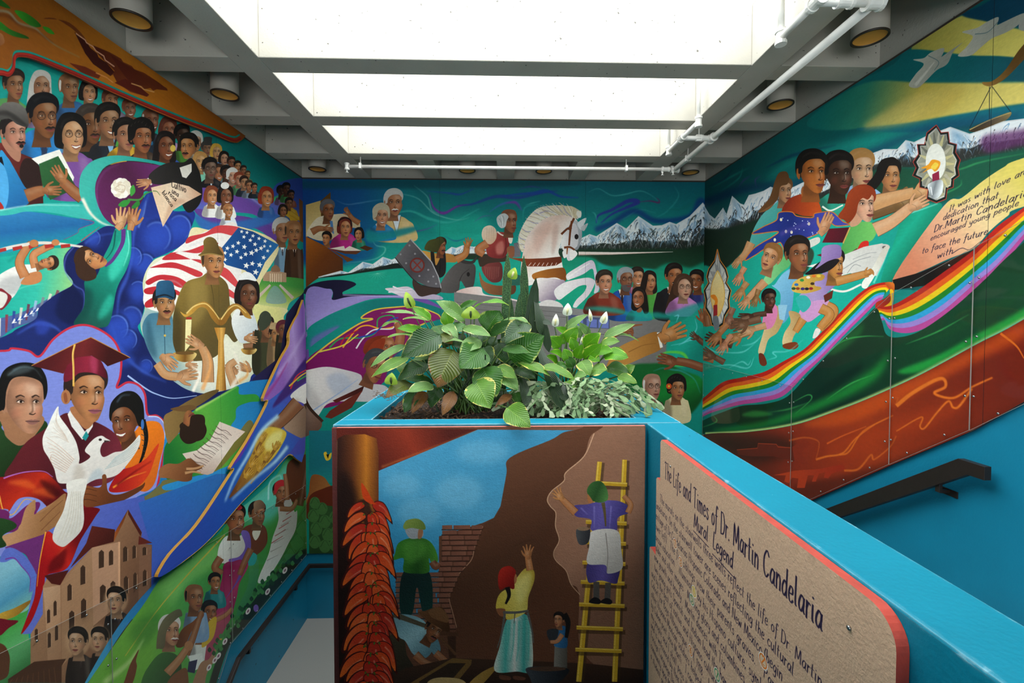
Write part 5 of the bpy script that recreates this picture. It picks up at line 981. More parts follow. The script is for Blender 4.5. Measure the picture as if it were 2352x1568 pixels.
# left ridge, lawn, black wave
mountains('200 925 400 870 470 885 600 790 690 810 780 745 860 770 930 740 1000 760', '200 935 470 910 700 880 900 850 1000 840', seed=4, dens=40); fill('14201a', '240 925 480 890 700 850 900 800 980 830 950 850 700 870 480 910'); fill(('18a888', '12967c', 500, 900, 900, 1050), '180 960 500 900 960 845 1060 900 1060 1000 1080 1060 700 1090 420 1080 300 1000', soft=6); 
for k in range(10): a = k*.34-.2; line('8fe0c0', [730, 890, 730+90*math.cos(a), 890+60*math.sin(a)], 4, 1, a=.5)
fill('17122e', '88 1020 200 970 350 950 480 960 540 990 480 1030 420 1060 430 1085 500 1085 360 1140 330 1110 330 1060 290 1030 88 1080'); fill('17122e', '400 1080 900 1085 1100 1100 500 1105 330 1138')
# violet sweep and teal arch
fill(('8a78c0', 'a090d0', '6a4a9a', 100, 1100, 300, 1500), '88 1070 280 1030 330 1060 330 1130 500 1100 900 1090 1100 1100 1250 1160 1330 1220 1200 1180 1000 1120 700 1120 450 1200 250 1290 100 1400 88 1568 88 1700 120 1700'); fill(('12857c', '0f756f', 500, 1200, 700, 1150), '88 1470 250 1300 450 1210 700 1130 1000 1125 1250 1190 1340 1240 1300 1290 1000 1200 700 1220 560 1290 400 1370 200 1500 88 1580')
sh('7a60b0', '150 1470 380 1360 330 1440 150 1568', 20, .7); line('c8b8e8', '420 1085 700 1095 1000 1100 1150 1110', 12, 20, soft=8, a=.7)
# maroon banner with ribbons
fill(('7a1458', '8a1f60', 600, 1300, 1200, 1250), '88 1700 300 1520 560 1340 680 1300 590 1290 700 1220 880 1195 1080 1190 1260 1250 1310 1300 1160 1340 1080 1380 980 1560 900 1750 600 2000 88 2100'); line('e0c040', '60 1720 300 1520 560 1350 690 1302 585 1292 700 1222 880 1197 1080 1192 1260 1252 1306 1296', 14, 10); line('e0c040', '1160 1340 1080 1390 960 1580 900 1760', 12, 10)
for (c, q) in (('2f9a4a', '300 1560 400 1480 600 1470 720 1420 740 1300 860 1270 900 1330'), ('f0a024', '420 1560 540 1400 640 1360 760 1390 880 1370 900 1320'), ('c0202a', '390 1560 440 1470 560 1400'), ('e8e4e0', '540 1568 600 1480 700 1400 860 1390 890 1340'), ('2840a0', '560 1470 700 1430 840 1310 920 1290'), ('e0d040', '200 1600 420 1540 560 1440')): line(c, q, 14, 10)
view(*B3)
arm('460 640 470 560 450 500', 60, 50, '9a5a38'); fill(('8a2f14', '5a1c10', 250, 600, 350, 680), '235 690 250 620 320 585 390 585 425 620 430 660 350 680 300 720'); head(385, 660, 130, 'a8643c', '7a2814', .8, neck=1, style='bald'); fill('8a2f14', '260 690 300 620 370 600 360 660 330 700')
fill(('0e8f86', '0c6f6c', 200, 700, 500, 900), '400 760 520 640 640 560 720 500 720 1000 400 1000', soft=10, a=.8)
# man in the white shirt stretched out with red tie
fill(('ece6de', 'c8c4c4', -100, 880, 200, 900), '-270 840 -120 800 0 780 120 800 215 830 240 880 370 900 400 960 300 1000 100 1000 0 1020 -100 1120 -300 1000'); sh('9fb0c8', '0 850 100 820 160 900 60 960', 24, .5); sh('b8b0ac', '-250 860 -100 900 -40 1040 -250 1000', 30, .5); line('8fa8d0', '-120 1080 60 960 200 860', 8, 3, soft=4)
fill(('5a2018', '3a1410', 50, 1000, 240, 910), '240 900 225 940 60 1010 38 995', sm=0); fill('6a281c', '230 930 160 1040 30 1110 -10 1100 20 1060 140 980', sm=0); head(305, 780, 190, '9a5c3a', '3a3a3c', .95, .35, gl=1, neck=1)
fill(('8a6a58', '6a4c3c', -130, 1080, -60, 1180), '-320 960 -150 950 -110 1040 -30 1130 -80 1200 -320 1260'); line('3a2418', '-150 960 -105 1045 -25 1128', 20, 18)
# lower-left strip seen beside the planter
view(*V4)
fill(('17707a', '1d8a86', 2200, -60, 2220, 60), '2140 -300 2420 -300 2420 60 2140 60', sm=0); fill(('8a4f24', 'a86a34', 2160, 40, 2290, 100), '2140 120 2160 10 2240 20 2300 90 2420 140 2420 220 2140 220'); fill('5f2412', '2140 160 2240 100 2330 80 2420 120 2420 300 2140 320', sm=1); fill(('2c4f26', '24401f', 2200, 300, 2200, 530), '2140 200 2420 240 2420 560 2140 560', sm=0)
for (x, y, r) in ((2180, 200, 36), (2230, 240, 38), (2170, 290, 40), (2250, 330, 40), (2190, 380, 42), (2270, 420, 40), (2180, 470, 40), (2250, 500, 40), (2320, 300, 40), (2330, 400, 40), (2320, 490, 40)): ell('3f6a34', x, y, r, r*1.15); line('1c3a1c', [x-r*.8, y+6, x, y-r, x+r*.8, y+4], 4, 2, a=.7)
view(1, 1, 1)
fill('e8c030', '742 1040 748 1036 752 1044 760 1038 758 1052 748 1056', keep=0); fill('101010', '748 1042 752 1052 755 1042', sm=0, keep=0)
# ------- middle and right of the end wall
view(*B2)
for (c, q, w, a) in (('1a3fa0', '0 200 150 180 300 170 420 150 540 200 700 210', 34, .8), ('2a2f90', '860 440 880 370 1000 320 1150 240 1240 250 1130 300 1000 360 900 440', 40, .9), ('7a1f5a', '1240 250 1340 240 1420 255 1425 235 1400 210', 16, .8), ('5fd0c0', '790 160 880 130 1000 190 1120 180 1250 150 1340 180 1420 240', 10, .6), ('5fd0c0', '870 440 850 360 820 340', 10, .6), ('4fc0b0', '900 440 1100 400 1250 320 1400 350', 9, .5), ('3fb0a8', '1560 100 1600 200 1500 330 1400 390', 14, .4), ('0f6f6a', '1500 320 1650 300 1800 180', 30, .4), ('7a2f9a', '40 260 130 255 180 320', 26, .7), ('6fe0d0', '220 280 280 260 360 240', 10, .5), ('3f2f90', '150 140 270 110 400 130', 12, .6)): swirl(c, q, w, a, 8)
line('0e2f78', '850 500 1000 440 1200 330 1400 420 1700 380 1800 230 1900 380', 50, 40, soft=30, a=.8)
mountains('520 640 600 590 720 580 800 540 860 560 920 520 1045 440 1130 490 1240 378 1370 465 1450 460 1520 430 1580 450 1700 380 1820 255 1880 340 1910 380', '520 690 800 690 1000 700 1300 690 1600 700 1910 690', shade='232c26', seed=8, dens=130)
fill(('16301f', '17402a', '0f6a52', 1400, 660, 1400, 1000), '520 690 800 672 1100 672 1400 668 1640 668 1910 650 1910 1000 1800 1000 1400 860 1000 830 800 760 560 760', soft=16)
fill(('0f8a6a', '12a07a', '14967c', 1000, 800, 1000, 1300), '540 760 700 740 850 760 900 860 1100 820 1300 900 1500 800 1700 840 1870 820 1870 1300 500 1300 500 900', soft=24)
# far right of the ridge lawn and squire on donkey (generic riders)
view(*B1)
mountains('1340 700 1400 655 1440 665 1500 640 1600 655 1650 640 1760 700', '1340 760 1500 740 1760 740', seed=5, dens=20); fill('18301e', '1330 745 1500 728 1780 735 1780 770 1340 780')
fill(('14a088', '10907c', 1600, 800, 1600, 1000), '1330 790 1700 770 2060 770 2060 1100 1330 1060', soft=10)
fill(('585250', '3a3634', 1350, 850, 1600, 950), '1290 1010 1350 900 1420 820 1500 780 1560 790 1610 820 1615 900 1590 1020 1530 1025 1480 960 1450 1060 1290 1060'); fill('2f2b2a', '1460 750 1510 770 1580 780 1625 740 1600 800 1500 800'); sh('7a7472', '1420 880 1500 820 1480 900 1400 980', 20, .6); ell('14100f', 1550, 900, 14, 20); line('2a2524', '1470 960 1500 900 1560 850', 8, 4)
fill(('c8903c', 'a87030', 1150, 700, 1400, 700), '1130 690 1250 710 1340 710 1420 730 1440 790 1340 800 1340 900 1220 860 1150 780'); fill('1a1716', '1210 690 1240 700 1260 820 1320 700 1345 720 1345 880 1290 930 1230 860'); arm('1440 770 1520 720 1540 640', 66, 46, 'b06a34'); hand(1545, 660, -80, 95, 'b06a34', 1, .6)
head(1300, 650, 140, '8a4a28', '2a1a14', .8, mo='1a1310'); fill(('4a4a20', '343414', 1200, 580, 1300, 680), '1155 670 1190 600 1270 575 1300 560 1335 600 1300 640 1270 700 1200 690'); 
fill('3a2a24', '1060 940 1130 1000 1280 1010 1300 1060 1200 1100 1100 1090 1050 1000')
fill(('6a6668', '3f3c40', '585458', 900, 700, 1250, 950), '1030 583 890 750 920 800 1060 950 1180 1010 1305 1025 1280 920 1220 790', sm=0); line('a8a4a8', '1030 583 1220 790 1280 920 1305 1025', 10, 8, sm=0); line('24201f', '890 750 1060 950 1180 1010 1300 1025', 8, 6, sm=1); ell('6a241c', 1090, 818, 68); ell('57545a', 1090, 818, 54); line('7a2a20', '1048 772 1132 862', 12, 12, sm=0); line('7a2a20', '1132 772 1048 862', 12, 12, sm=0)
for (x, y) in ((1020, 640), (940, 720), (1070, 715), (990, 800), (1190, 860), (1235, 920), (1190, 965), (1110, 915), (1260, 985)): ell('8a868a', x, y, 9)
fill(('e0d4dc', 'b8a8c0', 900, 1040, 1200, 1100), '800 1030 900 1020 1000 1010 1060 1040 1120 1100 1240 1080 1320 1110 1280 1130 1000 1110 900 1080'); line('f0e8f0', '870 1010 960 1040 1050 1030', 14, 4); line('f0e8f0', '830 1060 930 1060 1040 1060', 12, 4)
# the rider in red
fill(('d8b8b0', 'f0e0d8', 1500, 1060, 1700, 1040), '1440 1060 1540 1020 1660 1015 1700 1080 1900 1110 2000 1150 1700 1200 1500 1100'); fill(('8a5a34', '5a3420', 1700, 980, 1950, 1050), '1650 880 1690 960 1800 1000 1940 1000 1980 1010 1950 1080 1780 1085 1700 1050 1660 980')
fill(('7a3430', '5a2422', 1700, 850, 1840, 900), '1680 820 1830 790 1860 880 1840 960 1760 970 1690 900'); 
for k in range(8): line('b07868', [1700+k*18, 830, 1710+k*16, 950-abs(k-4)*8], 4, 2, a=.6)
fill('3a2a20', '1660 740 1880 730 1900 780 1740 800 1680 830 1650 820'); fill(('b0443c', '8a2c2a', '6a2020', 1720, 560, 1880, 740), '1740 560 1830 520 1900 540 1920 640 1870 750 1740 740 1710 660'); sh('e09080', '1800 640 1860 600 1870 700 1810 720', 16, .6); line('5a1c1a', '1880 540 1890 640 1860 740', 6)
fill(('f0d8c0', 'd0a888', 1700, 500, 1780, 620), '1690 600 1670 540 1690 480 1750 460 1800 500 1800 580 1750 630'); 
for k in range(4): line('b08a70', [1720+k*18, 480, 1715+k*20, 600], 4, 2, a=.5)
arm('1720 620 1640 680 1690 720', 70, 60, 'b0683c'); fill('f0e0d0', '1910 540 1950 560 1940 620 1915 610'); line('e8d8cc', '1810 515 1850 545 1890 555', 14, 10); head(1920, 425, 195, '8a5236', 'd0d4d4', .9, style='bald', mo=None); fill('c4c8c8', '1815 450 1806 395 1836 362 1880 352 1912 380 1896 420 1884 470 1846 484'); line('8a9090', '1830 400 1850 440 1846 470', 5, 3); line('8a9090', '1860 372 1872 410 1868 460', 5, 3); line('f0f2f2', '1846 376 1860 420 1856 470', 5, 3); fill('6a6a70', '1960 620 2020 610 2020 740 1960 750', sm=0); fill('8a5236', '1900 660 1960 650 1960 740 1910 740')
fill('24584a', '1890 960 1960 900 2060 930 2090 980 1960 1000')
# white horse
view(*B2)
fill(('f2e4dc', 'e8c8b8', 'f4ece4', 250, 450, 500, 650), '200 700 215 600 270 500 340 430 430 380 540 365 640 380 690 420 700 480 690 540 640 520 570 520 560 560 540 620 520 700 545 760 560 840 590 930 540 960 440 940 330 980 200 1000 180 860')
sh('d8a898', '300 520 400 430 460 470 380 620 320 720', 30, .45); sh('c89a8a', '470 480 520 460 500 640 460 720', 20, .5)
mane = '165 640 160 560 195 470 240 395 300 330 350 300 420 285 520 278 600 285 640 288 700 320 725 345 690 400 640 385 560 366 470 372 370 415 280 500 225 590 205 680 190 700'
fill(('e6dcc6', 'f0e8d8', 'd8c8a4', 180, 600, 620, 300), mane); cm_ = CB.clip
inner = cat(pts('210 680 226 590 282 500 372 415 470 372 560 366 640 385 690 405'), False, 6); outer = cat(pts('150 640 158 550 195 465 240 385 330 300 430 272 560 262 720 330'), False, 6)
for k in range(len(inner)):
    a_, b_ = inner[k], outer[min(k, len(outer)-1)]; q_ = (a_+b_)/2+[rr_k*18 for rr_k in (math.sin(k*1.7), math.cos(k*2.3))]
    line(['c8b48c', 'a8a0c0', 'f6f0e4', 'b8a890', 'e8dcc0'][k % 5], np.vstack([a_, q_, b_+[8*math.sin(k*2.1), -6]]), 7, 2, wm=10, a=.8)
fill('f0eade', '690 330 725 340 722 385 700 390 680 360')
line('8a80b0', '350 350 420 330 480 350', 10, 3, soft=4, a=.7)
fill(('b8bcc0', '8a8e94', 680, 430, 740, 660), '640 420 700 430 730 500 725 600 690 680 640 660 600 640 640 560'); fill(('f0ecea', 'd0ccd0', 560, 560, 660, 560), '560 560 550 520 600 470 660 440 690 480 700 560 690 640 650 690 630 770 600 770 580 700 560 680 540 620'); fill('d8dcdf', '690 440 770 392 740 470 720 500'); fill('b8bcc0', '720 480 785 440 750 510'); ell('1a1414', 682, 562, 18, 24)
fill('f2eeea', '555 700 590 680 600 730 570 755'); fill('f2eeea', '620 690 660 680 690 720 630 775')
for q in ('640 420 625 520 615 640', '545 540 600 490 640 480', '570 660 620 655 665 680', '660 395 620 480 610 500'): line('6a3418', q, 20, 16)
line('8a4a24', '600 660 595 720', 14, 8); line(('e8d8d0'), '700 712 1000 712 1250 706 1550 698', 32, 3, sm=0); line('b08a7c', '700 724 1000 722 1400 705', 6, 2, sm=0)
fill(('8a3c1c', '5f2612', 100, 760, 550, 780), '70 750 250 760 400 755 545 740 550 790 500 820 400 830 240 830 200 790', sm=0)
for k in range(7): line('e0c0b0', [250+k*40, 825, 275+k*38, 795], 7, 5, sm=0)
fill(('b06a24', '7a4014', 320, 900, 580, 880), '285 900 400 860 520 842 570 845 590 900 580 960 500 930 420 935 310 950'); fill(('f0e8e4', 'c8b8c0', '8a7890', 340, 960, 500, 1100), '310 950 430 935 520 945 580 965 540 1060 500 1130 400 1150 320 1120')
fill(('ece4e4', 'c8bccc', 600, 920, 850, 850), '595 900 700 830 800 775 840 790 860 860 885 990 880 1050 840 1070 850 1000 840 900 820 850 740 900 640 940 600 950'); fill(('f2ecea', 'd0c4cc', 550, 1000, 830, 950), '480 1050 560 980 660 950 780 930 840 950 845 990 790 1090 700 1180 680 1200 650 1190 680 1130 750 1060 770 1000 700 1010 600 1080 520 1130'); fill('e4dcd8', '325 1170 420 1130 520 1150 560 1200 480 1240 330 1200'); fill(('b06a48', '8a4a2c', 420, 1250, 560, 1350), '350 1230 500 1200 580 1210 610 1300 560 1380 430 1420 380 1350')
line('f4eeea', '600 930 720 850 800 800', 14, 6, soft=6)
# grey school building behind the plants
fill(('7a7674', '8a8886', '6f6c6a', 300, 1100, 1400, 1300), '-420 1060 0 1110 300 1180 620 1200 1000 1250 1510 1300 1505 1700 1300 1740 600 1750 -420 1400', sm=0); fill('c8b048', '1000 1240 1510 1295 1508 1312 1000 1262', sm=0)
fill('4a5478', '610 1262 980 1300 980 1390 610 1380', sm=0); fill('6a78c0', '640 1290 740 1300 740 1370 640 1362', sm=0); fill('6a78c0', '775 1300 865 1308 865 1380 775 1372', sm=0); fill('6a78c0', '880 1308 970 1315 970 1385 880 1382', sm=0)
for k in range(46): line('6a6664', [1000+k*11, 1262+k*1.1, 1000+k*11, 1560], 2.5, sm=0, a=.6)
line('5a5654', '620 1410 1500 1500', 5, sm=0); line('5a5654', '-400 1150 600 1250', 4, sm=0); line('5a5654', '-400 1200 600 1290', 4, sm=0)
# group of graduates and teachers
G = lambda x, y, h, s, hr, b, w, **k: None
bust(1210, 1020, 130, 130, 'b86a9a'); head(1228, 930, 160, 'b87850', '241812', .1, smile=1); bust(1360, 1060, 140, 220, '4a9a3c'); head(1340, 965, 160, 'b07048', '1f1511', .2, style='long'); fill('1f1511', '1285 900 1330 880 1300 1050 1250 1060')
bust(1090, 1060, 230, 240, '1f4a98', 'e8dcd0', tie='2a1a1c'); head(1125, 950, 185, '7a4a30', '8a9094', .6, gl=1, beard='4a4a4c'); bust(930, 1080, 310, 180, '7a2c1c'); head(935, 975, 190, 'b87a58', '2a2018', .1, smile=1)
bust(1245, 1215, 200, 100, '1f8a8c', 'u', '9a5a38'); head(1245, 1115, 165, '9a5a38', '17110f', -.3, style='long', smile=1, neck=0)
bust(1530, 1040, 260, 260, '1c1a1e', 'e8e4dc'); head(1560, 920, 200, 'a8643a', '1c1512', 0, mo='1c1512', smile=1); bust(1770, 1070, 170, 150, '2a2f6a'); head(1765, 960, 170, '8a4f2c', '1a1412', -.1, smile=1, halo='3fc8b0'); fill('3a2418', '1560 960 1600 930 1590 1080 1500 1200 1490 1180'); bust(1640, 1120, 260, 150, 'c07ac0', 'v', 'c4906c'); head(1648, 1020, 195, 'c8967a', '4a2f20', .3, style='bob', gl=1)
fill(('14a090', '14a090', 800, 1200, 1800, 1280), '770 1200 900 1190 1060 1210 1200 1250 1400 1240 1500 1250 1700 1180 1870 1150 1870 1260 1700 1300 1500 1300 1300 1290 1000 1245 770 1215', soft=24, a=.75)
# pointing and giving hands
fill(('c0843c', '9a6428', 1150, 1550, 1400, 1480), '1050 1568 1250 1470 1410 1420 1450 1560 1300 1640 1060 1740 950 1740'); fill('e8e4da', '1405 1425 1430 1420 1460 1555 1435 1565', sm=0); line('7a4c1c', '1150 1600 1280 1540 1400 1520', 10, 4, a=.6); arm('1440 1490 1490 1450', 110, 100, 'b07038'); hand(1450, 1480, -24, 250, 'b87840', 1, .25)
arm('950 1460 1050 1420 1110 1390', 70, 60, '8a5030'); hand(1060, 1420, -12, 160, '8a5030', 1, .02, .9, thumb=0); line('8a5030', '1150 1380 1200 1362 1275 1352', 24, 14)
fill(('12907a', '17a890', '0f8070', 1550, 1400, 1800, 1560), '1515 1320 1600 1290 1700 1280 1870 1200 1880 1900 1515 1900', soft=12, a=.9); hand(1450, 1480, -24, 250, 'b87840', 1, .25)
for q in ('1530 1540 1650 1510 1760 1400 1750 1300', '1600 1540 1720 1490 1850 1500', '1560 1280 1600 1270 1580 1330'): swirl('6fd8e0', q, 14, .7, 5)
arm('1860 1540 1800 1500 1760 1460', 50, 40, '5a3422'); hand(1775, 1480, -140, 90, '5a3422', 1, .4); arm('1870 1450 1830 1320', 34, 30, '8a4f2c'); hand(1832, 1330, -100, 130, '8a4f2c', 1, .2)
view(1500, 700, 2.7606)
fill(('0f5a24', '147a2c', '0c4a1c', 100, 400, 200, 650), '-160 400 0 370 100 375 200 420 300 460 330 560 200 720 0 720 -200 600', soft=10); swirl('2f9ab0', '0 420 60 400 120 410 180 420 260 470 300 560', 12, .6); swirl('5fd040', '20 330 90 300 190 310 220 380 120 385', 20, .9)
hand(150, 360, 192, 130, '7a4226', 1, .15); arm('320 400 230 370 150 355', 50, 46, '7a4226')
bust(-20, 600, 170, 160, '3a2a24'); head(-5, 520, 150, 'b08068', 'd0ccc8', .6, gl=1, style='bald'); bust(150, 590, 150, 150, 'd8c898', 'v', 'a8683c'); head(150, 530, 140, 'a4683f', '16110f', .4, style='curly'); ell('c84a1c', 100, 515, 18); ell('e0b030', 100, 515, 7)
# ------------------------------------------------------------------ MURAL ON THE RIGHT WALL
CR = Canvas('x', XR-.022, 1.5, YB-.002, .85, ZB-.004, 380, '0f8078')
use(CR); R1 = (1600, 250, 3.1277); R2 = (1500, 700, 2.7606); R0 = (1200, 0, 2.0417)
view(*R1)
fill(('0b4f52', '0d6f6c', '0a5a5c', 300, 500, 1400, 100), '-40 -2200 4000 -2200 4000 1300 -40 1300', sm=0); fill(('109a8c', '0f8a80', 900, 300, 1500, 200), '500 500 700 350 1000 250 1400 130 1700 100 1700 200 1400 300 1100 300 800 350', soft=60)
for (c, q, w) in (('1fa090', '120 560 260 480 380 420', 10), ('0d3f60', '500 420 700 330 1000 260', 26), ('5a3f8a', '300 560 340 510 390 480', 12), ('5a3f8a', '430 570 420 510 460 480', 12), ('1fa090', '160 600 300 500 330 420', 8), ('0c3a50', '80 560 200 500 260 420', 16)): swirl(c, q, w, .7, 8)
view(*R0)
# yellow rays and white birds
fill(('d8c860', 'b8a848', '0f7a70', 2100, 180, 1700, 180), '1820 232 2060 72 2180 100 2352 140 3200 260 3200 380 2352 275 2100 262', soft=4); fill(('0c6a6c', '0a4a58', 2000, 260, 2352, 340), '1740 300 1820 232 2100 260 2352 275 3200 390 3200 500 2352 386 2100 386 1800 390 1560 400', soft=4); fill(('e0cc68', 'd0b850', '2f8a70', '0f7f78', 2200, 420, 1400, 500), '1600 390 1900 388 2352 385 3200 360 3200 420 2352 485 2000 555 1700 590 1420 610 1340 560', soft=6)
fill('0c6a78', '1560 605 1800 575 2352 490 3200 400 3200 560 2352 560 2000 600 1800 620', soft=8); fill('0a3f58', '2060 72 2140 30 2352 -60 3200 -300 3200 200 2352 130 2200 105', soft=6); fill(('e8d070', 'd0b04c', 1900, 430, 2000, 520), '1600 600 1700 520 1880 430 2060 420 1980 520 1800 580', soft=30, a=.7)
fill(('c8c4b4', 'a0a094', 1850, 300, 1950, 330), '1830 280 1880 272 1915 245 1975 225 1960 270 1930 290 2060 200 2020 240 1990 300 1940 330 1890 380 1850 412 1810 400 1840 350 1880 300'); line('4a6a70', '1900 260 1950 290 1930 330', 3, 2); line('d8d4c8', '1840 400 1890 340 1930 290', 14, 4, soft=4)
fill(('c8c4b4', 'a0a094', 2100, 150, 2250, 130), '2060 150 2130 130 2180 100 2230 80 2220 120 2200 130 2352 60 2330 110 2270 150 2200 180 2150 220 2100 260 2040 262 2080 220 2110 170'); fill('9a9a92', '2340 90 2400 80 2420 140 2330 140'); line('4a6a70', '2120 160 2180 150 2230 100', 3, 2)
# hanging scale pan
line('1a1c20', '2196 405 2095 600', 3, sm=0); line('1a1c20', '2188 405 2188 580', 3, sm=0); line('1a1c20', '2200 405 2288 525', 3, sm=0); fill(('9a7030', '5a3c14', 2160, 400, 2300, 300), '2155 385 2200 380 2260 330 2330 230 2400 160 2420 200 2330 300 2260 370 2200 402 2165 400')
fill(('b08a40', '6a4a20', '3f2c14', 2280, 530, 2120, 610), '2090 612 2120 590 2200 555 2288 525 2270 560 2200 595 2130 618'); line('d8b868', '2095 608 2190 562 2288 527', 5, 4)
# mountain range
view(*R1)
line('0a2450', '0 700 250 600 430 560 700 540 1100 380 1500 210 1820 120 2340 60', 60, 50, soft=40, a=.6)
mountains('-10 740 40 675 90 760 130 790 190 710 215 760 255 625 310 680 340 690 375 620 420 610 480 590 530 560 600 590 700 560 760 530 900 480 1100 400 1260 320 1340 290 1440 290 1500 225 1560 240 1640 200 1820 130 1960 180 2050 150 2200 90 2352 70 3000 -100', '-10 920 200 920 400 850 700 720 1000 600 1300 430 1500 420 1800 420 2000 350 2352 300 3000 150', shade='2a2c2a', snow='e4e8ea', seed=11, dens=150)
sh('5a2a5c', '2050 200 2352 140 3000 0 3000 200 2352 260 2100 320', 40, .8)
fill(('17281c', '1a3a24', '14503a', 300, 850, 1900, 500), '-10 900 200 860 420 800 700 700 1000 590 1300 430 1560 420 1800 410 2000 350 2352 280 3200 100 3200 900 2352 600 1700 700 1300 1100 900 1200 500 1100 -10 1300', soft=20)
# teal water around the youths
fill(('159a84', '17ac94', '129080', 300, 1400, 1500, 700), '-10 1200 200 1150 400 950 600 800 1000 780 1300 640 1500 660 1750 690 1700 800 1560 1000 1420 1180 1300 1270 1100 1400 900 1620 700 1800 400 1950 -10 2150', soft=12)
fill(('0f7a5c', '14a080', '0c6a50', 1450, 700, 1700, 900), '1500 740 1640 700 1760 690 1640 920 1500 1060 1400 1230 1320 1240 1400 1000'); line('8fe0cc', '1280 880 1480 770 1620 720 1730 680', 10, 4, soft=4); line('5fd0b8', '1270 1250 1340 1100 1380 1000', 14, 5, soft=6)
for q in ('1300 600 1500 700 1700 640 1880 560 1900 510', '1420 560 1480 600 1620 590', '1700 480 1900 430 2050 380 2352 320'): swirl('2f8a50', q, 14, .9, 4)
# sloping inscription scroll
fill(('c87858', 'dc9c78', 'e8c890', 'd8c45c', 1550, 1100, 2300, 480), '1405 1225 1770 700 1900 640 2050 520 2200 420 2352 350 3200 100 3200 480 2352 700 2230 770 2100 880 1990 1000 1800 1080 1600 1170'); sh('e0cc60', '1780 690 2050 520 2352 350 2352 420 2100 560 1900 690', 26, .6)
fill(('14100f', '3a1c14', 1700, 1180, 1900, 1100), '1405 1228 1600 1175 1990 1010 1960 1100 1700 1260 1420 1300', sm=0); fill('2a4a24', '2100 1130 2352 1070 3000 900 3000 1000 2352 1130 2050 1200')
for (s, x0, y0, x1, y1, h) in (('It was with love and', 1808, 740, 2395, 448, 46), ('dedication that', 1765, 802, 2165, 640, 46), ('Dr.Martin Candelaria', 1700, 887, 2385, 618, 54), ('encouraged young people', 1675, 948, 2312, 692, 42), ('to face the future', 1615, 1042, 2090, 898, 46), ('with', 1722, 1078, 1840, 1036, 46)): text(s, x0, y0, x1, y1, h, '241a2e', 1.05, .25, up='v')
line('241a2e', '1830 1040 1900 1000 1960 1010 2040 950 2100 920', 5, 2)
# rainbow
RB = ['b01c14', 'e2581a', 'ecc414', '1c7a24', '2a9ad0', '9a7cc8', 'b84490']
view(*R2)
top = cat(pts('155 715 260 640 330 580 440 490 560 460 700 425 820 360 950 285 1035 205 1097 142'), False); bot = cat(pts('230 770 330 700 440 660 560 630 700 610 830 570 960 440 1070 335 1170 230 1256 142'), False)
for k in range(7):
    n_ = min(len(top), len(bot)); A = top[:n_]+(bot[:n_]-top[:n_])*(k/7); B_ = top[:n_]+(bot[:n_]-top[:n_])*((k+1)/7+.01); fill(RB[k], np.vstack([A, B_[::-1]]), sm=0)
view(*R1)
top = cat(pts('930 1568 1050 1440 1150 1340 1250 1270 1350 1245 1415 1255'), False); bot = cat(pts('1110 1568 1170 1510 1240 1440 1300 1380 1340 1370 1290 1400'), False)
for k in range(7): A = top+(bot-top)*(k/7); B_ = top+(bot-top)*((k+1)/7+.01); fill(RB[k], np.vstack([A, B_[::-1]]), sm=0)
fill(('b02a18', '8a1c10', 'd06a20', 1290, 1400, 1410, 1250), '1350 1250 1415 1252 1415 1330 1400 1410 1330 1440 1285 1430 1290 1390 1350 1360 1390 1310'); fill('ecc414', '1385 1300 1412 1310 1405 1405 1370 1420 1330 1430 1390 1380', keep=0, a=.8)
top = cat(pts('1285 1420 1400 1410 1560 1320 1760 1180 1990 1010 2150 850 2300 740 2420 650 2900 250'), False); bot = cat(pts('1340 1500 1400 1590 1560 1600 1760 1500 2000 1290 2150 1170 2352 930 2480 800 3000 400'), False); bot[0] = (1330, 1520)
top2 = top.copy()
for k in range(7): A = top+(bot-top)*(k/7); B_ = top+(bot-top)*((k+1)/7+.01); fill(RB[k], np.vstack([A, B_[::-1]]), sm=0)
# dark green hills and red earth below the rainbow
view(*R2)
hill = '200 830 260 770 340 720 440 680 560 640 720 625 850 580 980 445 1100 320 1200 220 1320 110 1410 20 1450 110 1480 190 1560 205 1700 160 1900 20 2100 -160 2352 -400 3200 -1100 3200 -400 2352 80 2050 240 1700 430 1400 570 1200 650 900 750 600 800 330 815'
fill(('12301c', '0e2418', '123a20', 700, 700, 1700, 200), hill); 
for (c, q, s_) in (('1c8a30', '380 790 700 740 950 650 1200 530 1400 400 1500 300 1400 480 1100 640 800 750 500 800', 30), ('1f9a38', '1550 420 1800 320 2060 180 2352 20 3000 -400 3000 -300 2352 90 2000 260 1700 420', 26), ('0a1c14', '900 640 1100 500 1300 380 1300 420 1100 560', 20), ('1a5a28', '1000 300 1200 200 1330 120 1300 200 1150 310', 24), ('2a7a34', '560 700 640 670 760 690 660 710', 10), ('14401f', '1650 280 1900 140 2352 -120 2352 -60 1900 180', 30)): sh(c, q, s_, .85)
for q in ('880 620 980 570 1000 600 900 690', '1060 340 1200 230 1330 200 1460 200', '1100 600 1250 500 1400 440', '1600 250 1800 170 2000 60', '300 780 400 740 380 700', '740 680 860 660 980 620'): swirl('3fb050', q, 10, .7, 4)
line('c8e080', '330 815 600 800 900 752 1200 650 1400 570 1700 432 2050 242 2352 82 3000 -330', 14, 10, soft=10); line('1a1a10', '330 822 600 808 900 762 1200 660 1400 580 1700 442 2050 252 2352 92 3000 -320', 5, 5)
fill(('5a160c', '8a2410', '9a3010', '6a1a0c', 500, 900, 2200, 400), '320 820 600 806 900 760 1200 658 1400 578 1700 440 2050 250 2352 90 3200 -440 3200 300 2352 640 1500 1050 1000 1260 600 1500 -100 1800 -100 900')
